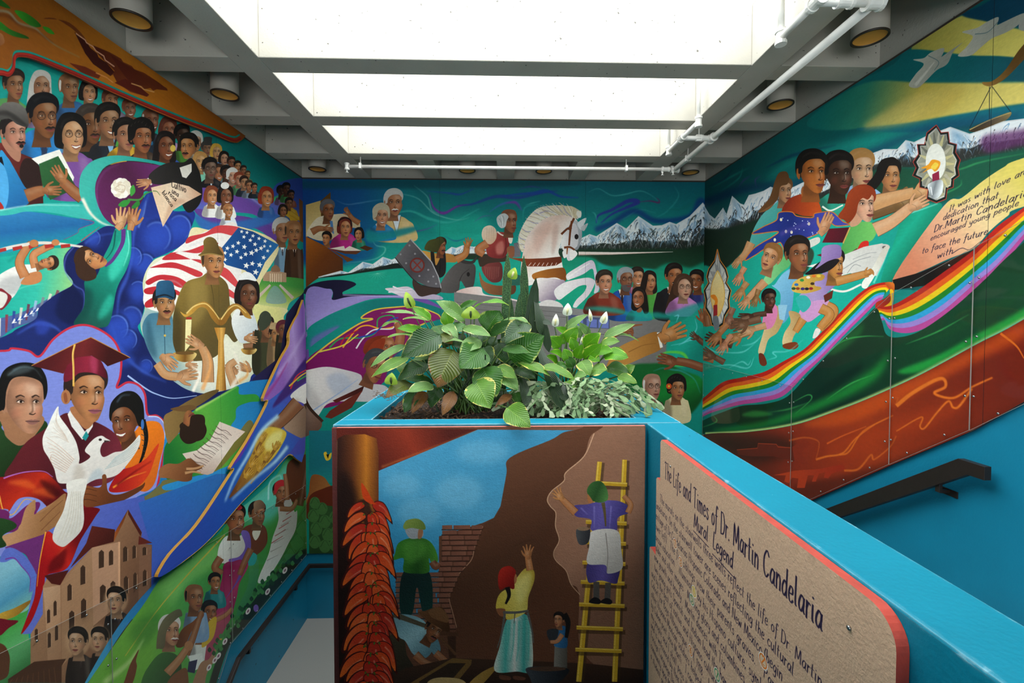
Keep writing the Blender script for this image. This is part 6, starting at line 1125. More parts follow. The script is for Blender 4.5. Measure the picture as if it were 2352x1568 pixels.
sh('c8480f', '950 760 1250 650 1500 540 1800 400 2100 240 2352 110 2352 200 2100 330 1800 480 1500 640 1200 760', 40, .75); sh('3a0f0a', '400 860 800 830 900 920 700 1000 500 920', 40, .8); sh('a83410', '1100 900 1400 780 1800 640 2000 560 1900 700 1500 860 1200 980', 60, .6); sh('4a120a', '900 1150 1200 1080 1600 960 2000 800 2352 640 2352 700 1700 1000 1200 1200 900 1300', 40, .7)
for (c, q, w) in (('d8641a', '1030 980 1100 960 1200 940 1280 850 1400 760 1520 700', 14), ('d8641a', '1180 950 1240 930 1330 800 1480 720', 12), ('dc6a1c', '1540 640 1640 560 1780 480 1840 470 1850 520 1780 560 1900 590 2020 520 2150 460', 26), ('dc6a1c', '2020 530 1940 640 1900 650 1870 610 1800 680 1720 780 1690 770 1700 710 1540 800', 16), ('c8581a', '1210 1050 1300 1040 1380 950 1400 980 1500 900 1540 830', 14), ('b84a18', '860 860 960 840 1040 860 1050 900 1030 980', 12), ('d85a1a', '1100 880 1200 830 1350 770', 10), ('d06018', '2200 180 2300 260 2350 340', 16), ('c0501a', '1540 620 1550 590 1530 590', 10)): line(c, q, w, w*.4, soft=3)
fill('6a1c10', '530 920 660 910 665 880 780 885 860 905 900 900 930 950 900 990 760 960 620 960 540 950', sm=0); fill('8a2410', '880 900 960 850 1000 880 940 930 960 990 1000 1010 900 1010', sm=0); line('a83818', '530 918 660 908 665 878 780 883 790 900 870 905', 5, sm=0)
fill(('c03a14', '9a2410', 850, 1060, 1200, 1050), '760 1080 900 1050 1050 1040 1200 1010 1220 1040 1130 1070 1110 1100 1080 1095 1090 1060 1050 1070 1030 1120 1005 1120 1020 1080 980 1080 960 1160 910 1160 920 1100 880 1095 860 1130 830 1120 840 1080', sm=0)
# youths: back row
view(*R1)
fill(('5fb8b0', '2f9088', 480, 700, 560, 900), '600 660 690 690 640 760 560 860 500 940 400 990 380 960 410 860 470 760 540 700'); fill('8a5a34', '440 740 520 640 570 520 600 560 580 640 520 720'); head(625, 590, 165, 'b88058', '6a4424', .75, style='short', neck=1); fill(('7a4f2a', '5a381c', 540, 460, 640, 600), '440 740 520 640 560 520 590 460 640 450 662 490 650 540 600 560 580 650 520 700'); arm('390 960 350 1040 300 1090', 60, 40, 'c08858'); hand(310, 1070, 125, 90, 'c08858', 1, .1)
bust(1180, 560, 300, 150, '8ab0d8'); head(1180, 440, 255, 'c89870', 'a87840', .6); bust(1360, 620, 240, 80, 'a81c1c'); head(1385, 485, 215, 'b87a48', '17120f', .35, style='short', neck=1); fill('17120f', '1210 560 1270 480 1330 380 1400 345 1450 380 1460 470 1430 400 1380 410 1340 500 1290 570 1250 590')
bust(1010, 620, 300, 200, '2a9a80', 'v', '3a2418'); line('e8f0e0', '900 700 960 730 1050 690', 14, 10); head(1020, 470, 280, '44281a', '17110f', .45)
arm('1250 740 1330 720 1430 690', 110, 80, '6a4a28'); hand(1420, 690, -12, 220, '7a5830', 1, .1); arm('1260 680 1400 640 1560 600', 110, 70, 'c8905c'); hand(1560, 610, -10, 180, 'c8905c', 1, .1)
fill(('8a2a14', 'c04a18', 640, 700, 860, 680), '610 740 660 650 760 610 840 630 880 680 890 760 780 770 700 750'); fill('b0602c', '760 560 850 560 850 640 760 640'); head(830, 460, 280, 'c06a2c', '1d1815', .85); sh('1d1815', '740 380 800 340 800 540 760 550', 10, .6)
# midnight blue cape with stars
fill(('24348c', '1c2870', '3a40a0', 500, 900, 900, 800), '590 745 680 740 720 770 830 780 850 750 960 738 1010 770 1050 810 1100 830 1000 840 950 810 920 860 860 900 780 930 680 960 640 1040 600 960 540 990 480 1010 420 1050 345 1088 400 1010 470 960 540 920 580 880 400 898 470 850 570 800', sm=1, ed='c8702c', ew=7); rr = random.Random(2)
for k in range(26): ell('c8d0e8', rr.uniform(520, 930), rr.uniform(780, 930), 4, keep=0, clip=1)
for (x, y) in ((805, 825), (640, 880), (680, 885), (605, 795), (560, 940)): ell('f0e4c0', x, y, 9, 12, keep=0)
line('5a4aa0', '600 900 720 850 900 790', 30, 10, soft=20, a=.6)
# red-haired girl
fill(('4a9a4a', '6ab85a', 1050, 950, 1250, 880), '1100 850 1160 810 1290 830 1270 930 1190 980 1100 1070 1030 1050 1050 960'); fill('c89070', '1130 740 1200 760 1160 830 1100 840'); head(1195, 690, 235, 'd8a080', '8a3014', .9, style='short', neck=0); fill(('a03c18', '7a2a10', 1060, 600, 1200, 800), '1015 770 1060 700 1090 600 1150 555 1230 560 1260 600 1230 650 1190 640 1160 680 1140 760 1090 820 1060 800'); arm('1280 870 1400 810 1540 700', 100, 66, 'd0986c'); hand(1530, 715, -28, 160, 'd0986c', 1, .12)
fill(('5a1420', '40101a', 950, 900, 1080, 960), '950 860 1100 850 1050 960 900 960', sm=0); line('c89a50', '1100 850 1050 965', 10, sm=0); arm('960 760 930 850 880 900', 40, 46, 'c08058'); hand(900, 880, -65, 150, 'c88a60', 1, .1); fill('d8d4c8', '780 960 870 920 880 960 800 1000')
fill('c8241c', '1180 960 1230 950 1225 1000 1150 1030'); fill('6a1c20', '860 1050 960 1020 1060 1060 1150 1000 1160 1050 1000 1090', sm=0)
# children lower row
fill(('8ad08a', '5aac64', 500, 1150, 640, 1120), '580 1090 640 1060 670 1120 600 1180 520 1260 470 1240'); head(530, 1070, 180, 'c88a5c', '8a5a2c', -.3, .35); arm('490 1240 420 1310 360 1370', 60, 40, 'c88a5c'); hand(370, 1360, 130, 100, 'c88a5c', 1, .3)
fill(('7ab8d8', '5a98c0', 600, 1250, 700, 1400), '560 1260 620 1180 700 1140 740 1200 700 1300 680 1450 620 1540 590 1480 600 1330 540 1270'); fill('2a4030', '760 1010 820 1000 840 1060 780 1180 740 1170', soft=6); head(725, 1050, 230, '8a5230', '1d1613', .85)
fill(('e8e4dc', 'c8c4bc', 850, 1100, 1250, 1050), '790 1130 1000 1070 1200 990 1330 965 1385 990 1340 1100 1290 1200 1100 1180 1000 1210 960 1160', sm=0); ell('c0bcb4', 1350, 992, 36, 22); ell('5a5650', 1350, 994, 20, 11); line('8a8a8a', '1050 1150 1150 1090 1250 1060', 4); line('8a8a8a', '1080 1180 1130 1120 1180 1130', 4); line('8a8a8a', '1120 1080 1220 1040 1290 1030', 3); fill(('e8e4d8', 'c8c0b0', 1230, 1200, 1330, 1050), '1215 1290 1185 1280 1190 1240 1250 1160 1340 1000 1380 1000 1300 1160 1240 1260'); line('e0dcd0', '940 1290 1060 1310 1180 1260', 16, 14)
fill(('a890c0', '8a70a8', 850, 1300, 960, 1250), '860 1230 920 1170 1000 1200 1000 1260 930 1330 880 1420 790 1400 720 1360'); head(985, 1120, 200, 'b87838', '1a1416', .8); fill('1a1416', '900 1090 1020 1080 980 1140 900 1180 780 1190 820 1150'); fill(('a084b8', '7a609a', 900, 1000, 1030, 1080), '850 1150 890 1090 900 1000 960 975 1030 985 1035 1060 980 1080 930 1100'); arm('1000 1240 1120 1210 1230 1180', 60, 46, 'b87838'); hand(1205, 1190, -25, 80, 'b87838', 1, .1, .8)
fill(('d8b050', 'b88a34', 700, 1250, 900, 1250), '680 1290 700 1240 780 1200 880 1185 918 1200 900 1230 850 1240 850 1270 890 1280 880 1300 780 1325 700 1315')
for (x, y, c) in ((755, 1230, '2f8a3a'), (800, 1210, 'e8e0d0'), (840, 1200, 'd86a20'), (875, 1200, 'e0c040'), (830, 1255, '3a2a1a'), (715, 1262, '2a6ab0'), (725, 1290, '8a3a1a'), (760, 1292, '3a2a6a'), (790, 1292, '1a1a2a'), (820, 1290, '8a1a2a'), (695, 1290, '2a4a2a')): ell(c, x, y, 15, 10)
fill('c890c0', '780 1400 930 1370 960 1420 880 1480 800 1530 730 1490'); arm('930 1420 980 1450 940 1520 880 1580', 80, 56, 'b87838'); fill('2fa8a0', '710 1360 780 1340 820 1400 760 1460'); fill('5a2418', '910 1340 980 1300 970 1360 920 1390', sm=0)
view(*R2)
fill(('dcc08a', 'b8945c', 680, 200, 800, 150), '760 0 830 60 790 170 730 220 700 310 665 300 690 200 720 100'); fill(('dcc08a', 'b08a54', 820, 200, 930, 120), '860 40 930 60 930 130 890 200 870 250 820 250 830 180 870 110'); fill('6a2a18', '670 310 700 315 720 370 700 388 675 370'); fill('7a3418', '825 250 900 235 920 260 890 282 830 275'); fill('8fc0d8', '790 0 850 0 830 100 800 90', sm=0); arm('1060 20 1120 60 1060 140', 60, 46, 'b87838'); fill('e0d8d0', '1030 150 1060 160 1040 200 1010 210'); arm('950 90 900 170', 50, 36, 'b87838')
# small child in pink and the many reaching hands
view(*R1)
fill('d87aa8', '500 1410 560 1400 580 1470 540 1568 470 1568'); head(520, 1370, 130, '4a2a1c', '14100f', .2); arm('500 1470 420 1480 380 1500', 36, 30, '4a2a1c'); hand(400, 1490, 175, 110, '4a2a1c', 1, .2)
for (x, y, an, l, s) in ((320, 1180, 120, 100, 'c8845c'), (330, 1290, 125, 110, 'b07a48'), (430, 1340, 110, 90, '8a6034'), (320, 1520, 165, 120, '6a4a34'), (240, 1480, 110, 110, '8a5a44'), (60, 1500, -100, 120, '8a5030')): arm([x, y, x-l*.5*math.cos(math.radians(an)), y-l*.5*math.sin(math.radians(an))], l*.34, l*.4, s); hand(x, y, an, l, s, 1, .25)
view(*R2)
for (x, y, an, l, s) in ((340, 60, -100, 110, '8a5030'), (430, 230, 200, 110, '4a2a1e'), (420, 180, 130, 110, 'a8683c'), (560, 190, 160, 110, 'a87040'), (460, 240, 125, 90, 'c07c58'), (310, 330, 195, 110, 'a0603c'), (390, 330, -150, 100, '6a4430'), (640, 150, 165, 110, 'c08c60'), (600, 110, 165, 120, '6a4630')): arm([x, y, x-l*.7*math.cos(math.radians(an)), y-l*.7*math.sin(math.radians(an))], l*.32, l*.36, s); hand(x, y, an, l, s, 1, .25)
for q in ('330 400 480 380 600 400 640 330', '560 260 640 240 700 180', '720 350 780 330 760 300 860 290 950 220', '480 400 560 360 600 380 620 350', '420 300 560 300 640 250', '330 260 400 300 460 290'): swirl('6fd8d0', q, 10, .7, 4)
# two tin sconces with candles
def sconce(cx, cy, w, h, pts_, band, ang):
    fill('101814', [cx+(p[0]*1.22)*w for p in ()] or [v for p in pts_ for v in (cx+p[0]*w*1.16, cy+p[1]*h*1.07)], sm=0, ed=band, ew=6); P_ = [v for p in pts_ for v in (cx+p[0]*w, cy+p[1]*h)]
    fill(('c8c4bc', '8a8a8c', 'd8d4c8', cx-w, cy, cx+w, cy), P_, sm=0)
    for p, q in zip(pts_, pts_[1:]+pts_[:1]): line('6a6a6c', [cx+p[0]*w, cy+p[1]*h, cx+p[0]*w*.55, cy+p[1]*h*.6], 4, 2, sm=0, a=.8); fill(('e8e4d8'), [cx+p[0]*w*.95, cy+p[1]*h*.95, cx+q[0]*w*.95, cy+q[1]*h*.95, cx+q[0]*w*.6, cy+q[1]*h*.62], sm=0, a=.5, keep=0)
view(*R1)
sp_ = [(0, -1), (.18, -.72), (.6, -.5), (.75, -.3), (.62, -.15), (.95, .05), (.8, .3), (.85, .5), (.5, .72), (.4, .92), (0, 1.02), (-.4, .92), (-.5, .72), (-.85, .5), (-.8, .3), (-.95, .05), (-.62, -.15), (-.75, -.3), (-.6, -.5), (-.18, -.72)]
sconce(148, 1290, 90, 265, sp_, 'c8762c', 0); fill(('f0dca0', 'e8b860', 150, 1180, 150, 1480), '150 1160 190 1260 195 1380 150 1490 105 1380 110 1260'); line('e0a840', '150 1160 192 1260 196 1380 150 1490 104 1380 108 1260 150 1160', 5, 5); fill('e8821c', '100 1340 130 1335 150 1370 145 1410 125 1415 130 1380 110 1360'); fill('9a1c24', '120 1410 148 1405 148 1480 120 1490', sm=0); fill('6a6e74', '115 1500 150 1490 160 1568 130 1590')
s2 = [(0, -1), (.2, -.8), (.5, -.82), (.55, -.55), (.85, -.5), (.8, -.3), (1, -.1), (.9, .1), (.95, .3), (.72, .4), (.7, .6), (.45, .65), (.4, .9), (0, 1), (-.4, .9), (-.35, .65), (-.7, .6), (-.7, .38), (-1, .3), (-.85, .1), (-.98, -.05), (-.75, -.25), (-.8, -.5), (-.5, -.5), (-.4, -.8)]
sconce(1720, 395, 148, 262, s2, 'b0342c', 0); fill(('9a9a88', '7a7a6c', 'b0a880', 1600, 400, 1850, 400), [v for p in s2 for v in (1720+p[0]*140, 395+p[1]*250)], sm=0)
for k in range(22): a = k*.2856; line(['d0c488', '5f5f56', 'b8b09a'][k % 3], [1720+70*math.cos(a), 395+140*math.sin(a), 1720+128*math.cos(a), 395+228*math.sin(a)], 26, 8, sm=0, a=.8)
ell('eceade', 1715, 380, 72, 132); fill('f09a20', '1610 425 1660 400 1690 365 1745 378 1740 420 1710 450 1680 430 1620 460 1650 430'); fill('f8d048', '1680 420 1710 385 1735 400 1710 435', keep=0); fill('8a1c3a', '1690 470 1738 445 1742 510 1692 525', sm=0); fill(('dfe4e4', '7a8084', 'e8ecec', 1660, 560, 1760, 560), '1662 540 1758 510 1765 590 1730 640 1690 640 1668 600'); line('f8f8f8', '1680 560 1690 620', 8, 4)
line('241a18', '2258 -900 2050 1568', 1, sm=0, a=0)
# ------------------------------------------------------------------ PICTURE ON THE PLANTER FRONT
CF = Canvas('y', PY0-.052, PX0+.01, PX1-.01, 1.5, ZPAR-.01, 480, '6a4028')
use(CF); F = (760, 960, 2.5789); view(*F)
fill(('5a3524', '6a4230', '7a5240', 900, 600, 1700, 300), '-50 -60 2000 -60 2000 2400 -50 2400', sm=0)
fill(('2a7aa0', '4a9ac0', '3a8ab0', 400, 800, 800, 100), '280 310 870 68 1440 72 1300 130 1060 235 1040 330 1005 520 965 590 900 620 640 700 640 1200 280 1200', sm=0)
for (x, y, rx, ry) in ((520, 560, 130, 90), (420, 400, 110, 70), (760, 440, 140, 100), (900, 200, 160, 70)): ell('8ac0d8', x, y, rx, ry, soft=50, a=.35, keep=0)
fill(('5a1c12', '8a2c18', '4a160f', 300, 300, 700, 100), '30 60 872 66 282 312 282 200 30 130', sm=0); line('c06a30', '300 290 560 190 860 72', 14, 4, soft=10, a=.5)
fill(('2a120c', '5a2a10', 'b8681c', '5a2a12', 40, 400, 290, 400), '40 120 80 100 200 95 270 120 282 200 282 560 282 1600 40 1600 36 400', sm=0); sh('1c0c08', '36 400 140 420 160 700 100 1600 30 1600', 40, .9)
# adobe wall: dark plaster, lighter plaster, bricks
fill(('5f3824', '4c2c1c', '5a3422', 800, 400, 1300, 1200), '1440 72 1300 130 1060 235 1040 330 1005 520 965 590 900 640 860 720 850 770 830 840 760 920 720 1000 700 1060 720 1150 745 1240 745 1400 1500 1480 1860 1480 1860 70', sm=1)
fill(('8a5f48', '9a6c54', '7a523e', 1400, 500, 1800, 900), '1570 80 1500 220 1390 320 1380 370 1310 430 1280 480 1300 520 1330 560 1330 640 1350 720 1320 790 1330 840 1390 900 1420 980 1470 1040 1500 1400 1860 1480 1860 70', sm=1); line('c89a78', '1560 90 1500 225 1392 322 1380 372 1308 432 1282 482 1300 522 1332 560 1330 640 1352 722 1320 792 1332 842 1392 902 1422 982 1475 1045', 6, 4)
line('a8765a', '900 640 862 722 850 770 830 842 760 920 722 1002 700 1062 722 1152 745 1240', 6, 4); ell('4a2c1c', 1190, 800, 120, 90, soft=40, a=.5, keep=0); line('3f2416', '1080 760 1200 720 1280 800', 8, 3, soft=6, a=.6)
rr = random.Random(9)
wallp = pts('900 640 850 770 760 920 700 1060 745 1240')
for r in range(20):
    y = 632+r*31; xe = float(np.interp(y, wallp[:, 1], wallp[:, 0])) if y > 640 else 900
    x0 = 655-(r > 6)*20 if y < 900 else 380
    x = x0-rr.uniform(0, 60)
    while x < xe-8:
        w = rr.uniform(86, 110); fill(('6f4030', '82503c', x, y, x+w, y+26) if rr.random() < .5 else '744534', [max(x, x0)+4, y+3, min(x+w, xe)-4, y+1, min(x+w, xe)-3, y+25, max(x, x0)+4, y+26], sm=0, keep=0); x += w
    line('2f1a12', [x0, y+29, xe, y+28], 6, 6, sm=0, a=.9)
# man in green with cap
fill(('0f1f1c', '14302a', 430, 950, 560, 1150), '430 910 580 910 600 1130 545 1150 510 1000 480 1160 410 1140'); fill(('2f6a1c', '1c4414', '3f7a24', 400, 800, 620, 800), '400 740 470 710 560 715 610 760 635 840 600 860 580 830 580 910 500 920 430 905 430 830 370 840 380 800'); sh('5a9a34', '430 740 540 720 560 800 460 860', 30, .5); arm('600 850 620 880 640 860', 40, 30, '6a3a24'); fill('8a8a8c', '445 650 530 640 545 700 480 715 450 690'); fill('8a5a3c', '520 660 545 665 535 710 515 710'); fill(('7a8a3c', '566a2a', 430, 600, 550, 660), '428 640 450 605 510 595 550 620 556 660 480 650 440 658')
# kneeling man with hat
fill(('3a3020', '241c14', 380, 1300, 440, 1568), '350 1290 430 1300 450 1400 500 1500 440 1568 380 1568 360 1460'); fill(('6a8a90', '8fb0b4', '54747c', 400, 1200, 560, 1400), '360 1180 430 1160 520 1180 570 1230 560 1330 600 1370 560 1420 490 1400 440 1320 400 1290'); line('4a4030', '370 1160 450 1190 560 1230', 34, 24); fill('54747c', '560 1300 620 1290 650 1370 610 1400'); arm('500 1400 560 1450 640 1475', 50, 34, '8a5030'); arm('620 1390 680 1440 740 1480', 44, 32, '8a5030'); head(610, 1255, 140, '7a4628', '1c1310', .5, .5, mo='1c1310'); fill(('5f3a20', '402412', 540, 1150, 690, 1250), '515 1150 560 1140 600 1125 660 1120 690 1180 705 1250 690 1275 640 1240 570 1200'); fill('6f4628', '580 1140 640 1120 690 1165 690 1210 620 1190 590 1170')
fill('4a2c1c', '650 1260 755 1270 755 1290 640 1285', sm=0); fill('3a2216', '690 1290 740 1290 740 1420 700 1420', sm=0); line('5a3822', '650 1300 740 1400', 16, sm=0)
# frame of adobe mud, ground
fill(('3a2418', '241610', 900, 1450, 900, 1600), '440 1480 720 1420 1500 1450 1860 1490 1860 2400 300 2400 300 1560', sm=0); fill('6a4a24', '470 1568 720 1420 835 1430 830 1460 700 1620 480 1620', sm=0); fill('2f2016', '520 1560 700 1450 800 1450 700 1568 560 1600', sm=0); fill(('c89a50', '8a6428', 580, 1568, 980, 1470), '820 1568 900 1500 985 1466 940 1530 870 1600 800 1640'); fill('b8925a', '570 1568 640 1535 780 1550 800 1620 600 1640')
# woman in yellow
fill(('c8d0c0', '4aa89a', 'd8d4c8', '3a988c', 'ccc8b8', 980, 1300, 1200, 1300), '1050 1180 1160 1165 1190 1280 1190 1490 1100 1500 970 1495 1000 1350'); 
for k in range(5): line('3fa898', [1060+k*28, 1200, 1050+k*30, 1320+k*20, 1030+k*34, 1440], 14, 5, soft=6, a=.6)
fill(('d0b040', 'e0c860', 'a88a2c', 1000, 1050, 1200, 1000), '1010 1030 1060 1000 1090 960 1150 890 1200 900 1205 960 1170 1060 1160 1140 1100 1180 1040 1190 1030 1130 980 1130 985 1070'); sh('f0e088', '1100 980 1180 910 1180 1000 1120 1100', 24, .6); arm('1180 900 1170 840 1165 810', 40, 32, 'a8683c'); hand(1168, 830, -88, 85, 'a8683c', 1, .7); fill('8a5030', '980 1130 1030 1130 1030 1170 1000 1170'); line('5a5650', '1020 1150 1100 1150 1170 1140', 16, 12); line('5a5650', '1090 1150 1085 1215', 7, 3); line('5a5650', '1030 1160 1010 1280 985 1360', 14, 6); line('5a5650', '1165 1150 1190 1250 1200 1330', 14, 6)
fill('a8683c', '1080 920 1100 930 1098 970 1075 985'); fill(('b02418', '7a140f', 1000, 900, 1090, 960), '990 940 1010 890 1060 875 1095 905 1085 950 1085 1010 1040 1000 1000 1015'); line('1a1210', '1045 1000 1055 1050 1035 1100', 30, 12); fill('5a3424', '1000 1520 1060 1530 1060 1550 1005 1545'); fill('5a3424', '1085 1525 1150 1535 1140 1552 1085 1545')
# girl with a pot
fill(('7a7268', '4a443c', 1320, 1400, 1400, 1400), '1325 1350 1400 1355 1400 1480 1320 1480', sm=0); fill(('2f6a9a', '1f4a70', 1320, 1300, 1400, 1300), '1340 1250 1385 1230 1400 1290 1395 1358 1325 1350 1330 1320'); head(1350, 1195, 80, 'a86a44', '15100f', -.8, neck=1); line('15100f', '1380 1160 1405 1210 1395 1300', 40, 20); fill('2a2c30', '1282 1255 1345 1250 1340 1300 1310 1318 1288 1305'); arm('1370 1280 1340 1320 1300 1325', 28, 18, 'a86a44')
fill(('3a3c40', '15161a', 1170, 1500, 1400, 1500), '1168 1475 1398 1480 1380 1540 1340 1568 1330 1640 1230 1640 1180 1540'); ell('4a3224', 1284, 1484, 108, 14)
# ladder
for (x0, y0, x1, y1) in ((1592, 258, 1468, 1560), (1740, 246, 1680, 1560)): line('3a2814', [x0+12, y0+6, x1+14, y1], 36, 36, sm=0, a=.6); line('c89a24', [x0, y0, x1, y1], 28, 32, sm=0); line('e8c458', [x0-7, y0, x1-8, y1], 7, 7, sm=0, a=.7)
for (y, x0, x1) in ((390, 1570, 1755), (620, 1510, 1752), (740, 1510, 1748), (860, 1490, 1745), (975, 1480, 1740), (1108, 1470, 1740), (1245, 1455, 1730), (1375, 1448, 1722)): line('33210f', [x0+8, y+16, x1+14, y+22], 26, 26, sm=0, a=.6); line('bf9222', [x0, y-6, x1, y+4], 24, 24, sm=0); line('e8c860', [x0, y-13, x1, y-3], 6, 6, sm=0, a=.7)
# woman on the ladder
fill('4a4440', '1555 965 1590 970 1590 1070 1555 1070', sm=0); fill('4a4440', '1625 975 1660 975 1655 1080 1620 1080', sm=0); fill('141214', '1530 1090 1560 1060 1595 1075 1590 1100'); fill('141214', '1595 1090 1630 1065 1665 1080 1655 1102'); fill(('3f3470', '574a90', '32285c', 1530, 900, 1700, 920), '1530 850 1700 860 1700 960 1680 980 1600 960 1525 970'); fill(('453a7c', '5f54a0', '352c68', 1450, 560, 1760, 620), '1440 520 1520 510 1600 490 1700 490 1760 520 1765 560 1700 590 1690 670 1600 675 1540 660 1540 600 1450 580')
for (q) in ('1480 530 1520 570', '1560 520 1560 650', '1660 520 1650 660'): line('8a80c8', q, 10, 4, soft=6, a=.6)
fill(('d8d0c8', 'b0a8a0', 1540, 700, 1720, 800), '1545 670 1695 665 1720 780 1725 890 1640 920 1625 870 1520 860 1530 760'); line('8a8078', '1628 680 1640 800 1635 910', 6, 4); line('5a4a2c', '1612 500 1622 560 1628 640', 22, 8); fill(('35602c', '244820', '4a7a3c', 1520, 400, 1640, 450), '1518 420 1550 380 1600 375 1635 420 1640 480 1600 500 1550 490 1525 460'); fill('a8683c', '1520 450 1545 480 1550 500 1525 500'); arm('1450 560 1400 510 1360 470', 44, 32, 'a8683c'); hand(1372, 480, -125, 80, 'b87844', 1, .7); arm('1760 560 1775 510 1735 460', 34, 26, 'a8683c'); fill(('4a4a4c', '2a2a2e', 1455, 690, 1530, 690), '1455 660 1530 650 1525 735 1470 745'); ell('8a6a50', 1495, 655, 36, 12)
# ristra of red chillies
rr = random.Random(4)
line('3a1c10', '190 480 240 700 250 1100 250 1700', 60, 90, soft=10)
rows = []
for k in range(19):
    y = 515+k*59
    for sgn in (-1, 1, 0, 0):
        if k == 0 and sgn == 0: continue
        rows.append((y+rr.uniform(-12, 12), sgn))
for (y, sgn) in rows:
    cx = float(np.interp(y, [500, 1100, 1600], [235, 250, 235])); l = rr.uniform(150, 195)*(.75 if y < 600 else 1); w = l*.3; c = rr.choice(['b8280f', 'c83a10', 'a82010', 'd0481a'])
    if sgn: an = (math.pi-.78 if sgn < 0 else .95)+rr.uniform(-.15, .15); x0 = cx+sgn*rr.uniform(14, 46)
    else: an = 1.57+rr.uniform(-.3, .3); x0 = cx+rr.uniform(-36, 36)
    Q = Loc(x0, y, l, an, 1); b = .07*(-1 if sgn >= 0 else 1)
    sp2 = [0, -.12, .25, -.2+b, .6, -.13+b, 1.05, -.02-b*.6, .7, .12+b, .3, .2+b*.6, 0, .12]
    fill('3a0e08', Loc(x0-2, y-4, l*1.1, an, 1)(sp2), keep=0); fill('3a0e08', Loc(x0+2, y+8, l*1.08, an, 1)(sp2), keep=0); fill((c, lt(c, .05), 'd85a18', *Q([0, -.1])[0], *Q([1, .05])[0]), Q(sp2)); line('f0b090', Q([.18, -.06+b*.5, .45, -.07+b, .75, -.04+b*.6]), l*.035, l*.01, soft=3, a=.7); line('3f5a1c', Q([-.05, 0, .04, 0]), l*.07, l*.04)
fill('c83a10', '180 385 210 420 250 490 270 510 230 505 190 470')
# ------------------------------------------------------------------ LEGEND SIGN ON THE PARAPET
CG = Canvas('x', PX1-.034, .9, 2.75, 1.9, ZPAR-.03, 640, 'c8a284'); use(CG)
Z0 = EYE.z
text_m('The Life and Times of Dr. Martin Candelaria', 2.31, 1.155, Z0-.858, .088, w=.78, slant=.05)
line_y = Z0-.95
text_m('Mural', 1.955, 1.815, line_y, .066, w=.95); text_m('Legend', 1.775, 1.615, line_y, .066, w=.95)
Q0 = CG.const
def mline(a0, a1, z, w, c='241c34'):
    T = np.array([[(a0-CG.a0)*CG.den, (CG.z1-z)*CG.den], [(a1-CG.a0)*CG.den, (CG.z1-z-.002)*CG.den]]); n = np.array([0, w*CG.den/2]); _lay(np.vstack([T[0]-n, T[1]-n, T[1]+n, T[0]+n]), c, 0, 1, 0, 0)
mline(1.96, 1.81, line_y-.02, .004); mline(1.78, 1.6, line_y-.028, .004)
LEG = ['The murals on the stairwells three walls reflect the life of Dr. Martin', 'Candelaria. On the stairwell tower are scenes reflecting the cultural', 'heritage of Dr.Candelarias Hispanic Colorado and New Mexico.(begin', 'lower left)   The five siblings view their parents graves.   Parents',
       'pursue education.   illuminated by his Hispano culture, symbols', 'holder and other images   Morning glory and columbines', 'new growth and beauty   Martin dances with Tia', 'two young girls Spanish and Indian lead the happy', 'and by the best of native and Hispano cultures',
       'Cohort for Boys Albuquerque N.M. 1918.   balance', 'other Hispano-Mexican soldiers helped', 'by Cuban poet Jose Marti   I carry', 'my people and I shall pass it on to', 'and is welcomed by then President', 'Foreign Language Dept. 1942', 'community upon Martin', 'a student and']
for k, s in enumerate(LEG):
    a0 = 2.375 if k == 0 else (2.455 if k < 8 else 2.50); text_m(s, a0, a0-.0172*len(s), Z0-1.012-.0605*k, .042, w=.85, slant=.1, seed=k)
view(1450, 960, 2.5787)
for (x, y, c, d) in ((255, 742, 'c86a24', '1'), (287, 850, 'c86a24', '3'), (367, 1027, 'd8b02c', '4'), (355, 1075, '3a7a4a', '5'), (775, 1438, 'd86a1c', '2'), (503, 1520, '2a7a44', '7'), (347, 1376, 'c86a24', '6')):
    c0 = CG.tex(topx(np.array([[x, y]], float)))[0]; a = np.linspace(0, 6.283, 26, endpoint=False); r = .026*CG.den
    for (rr_, cc) in ((r, 'e8e0d8'), (r*.85, c), (r*.68, 'd8b898')): _lay(np.stack([c0[0]+rr_*np.cos(a), c0[1]+rr_*np.sin(a)], 1), cc, 0, 1, 0, 0)
    text(d, 0, 0, 1, 1, 1, c, 1.4, T=np.array([[c0[0]+r*.32, c0[1]+r*.42], [c0[0]-r*.4, c0[1]+r*.42]]), up='v', k=.034*CG.den/9)
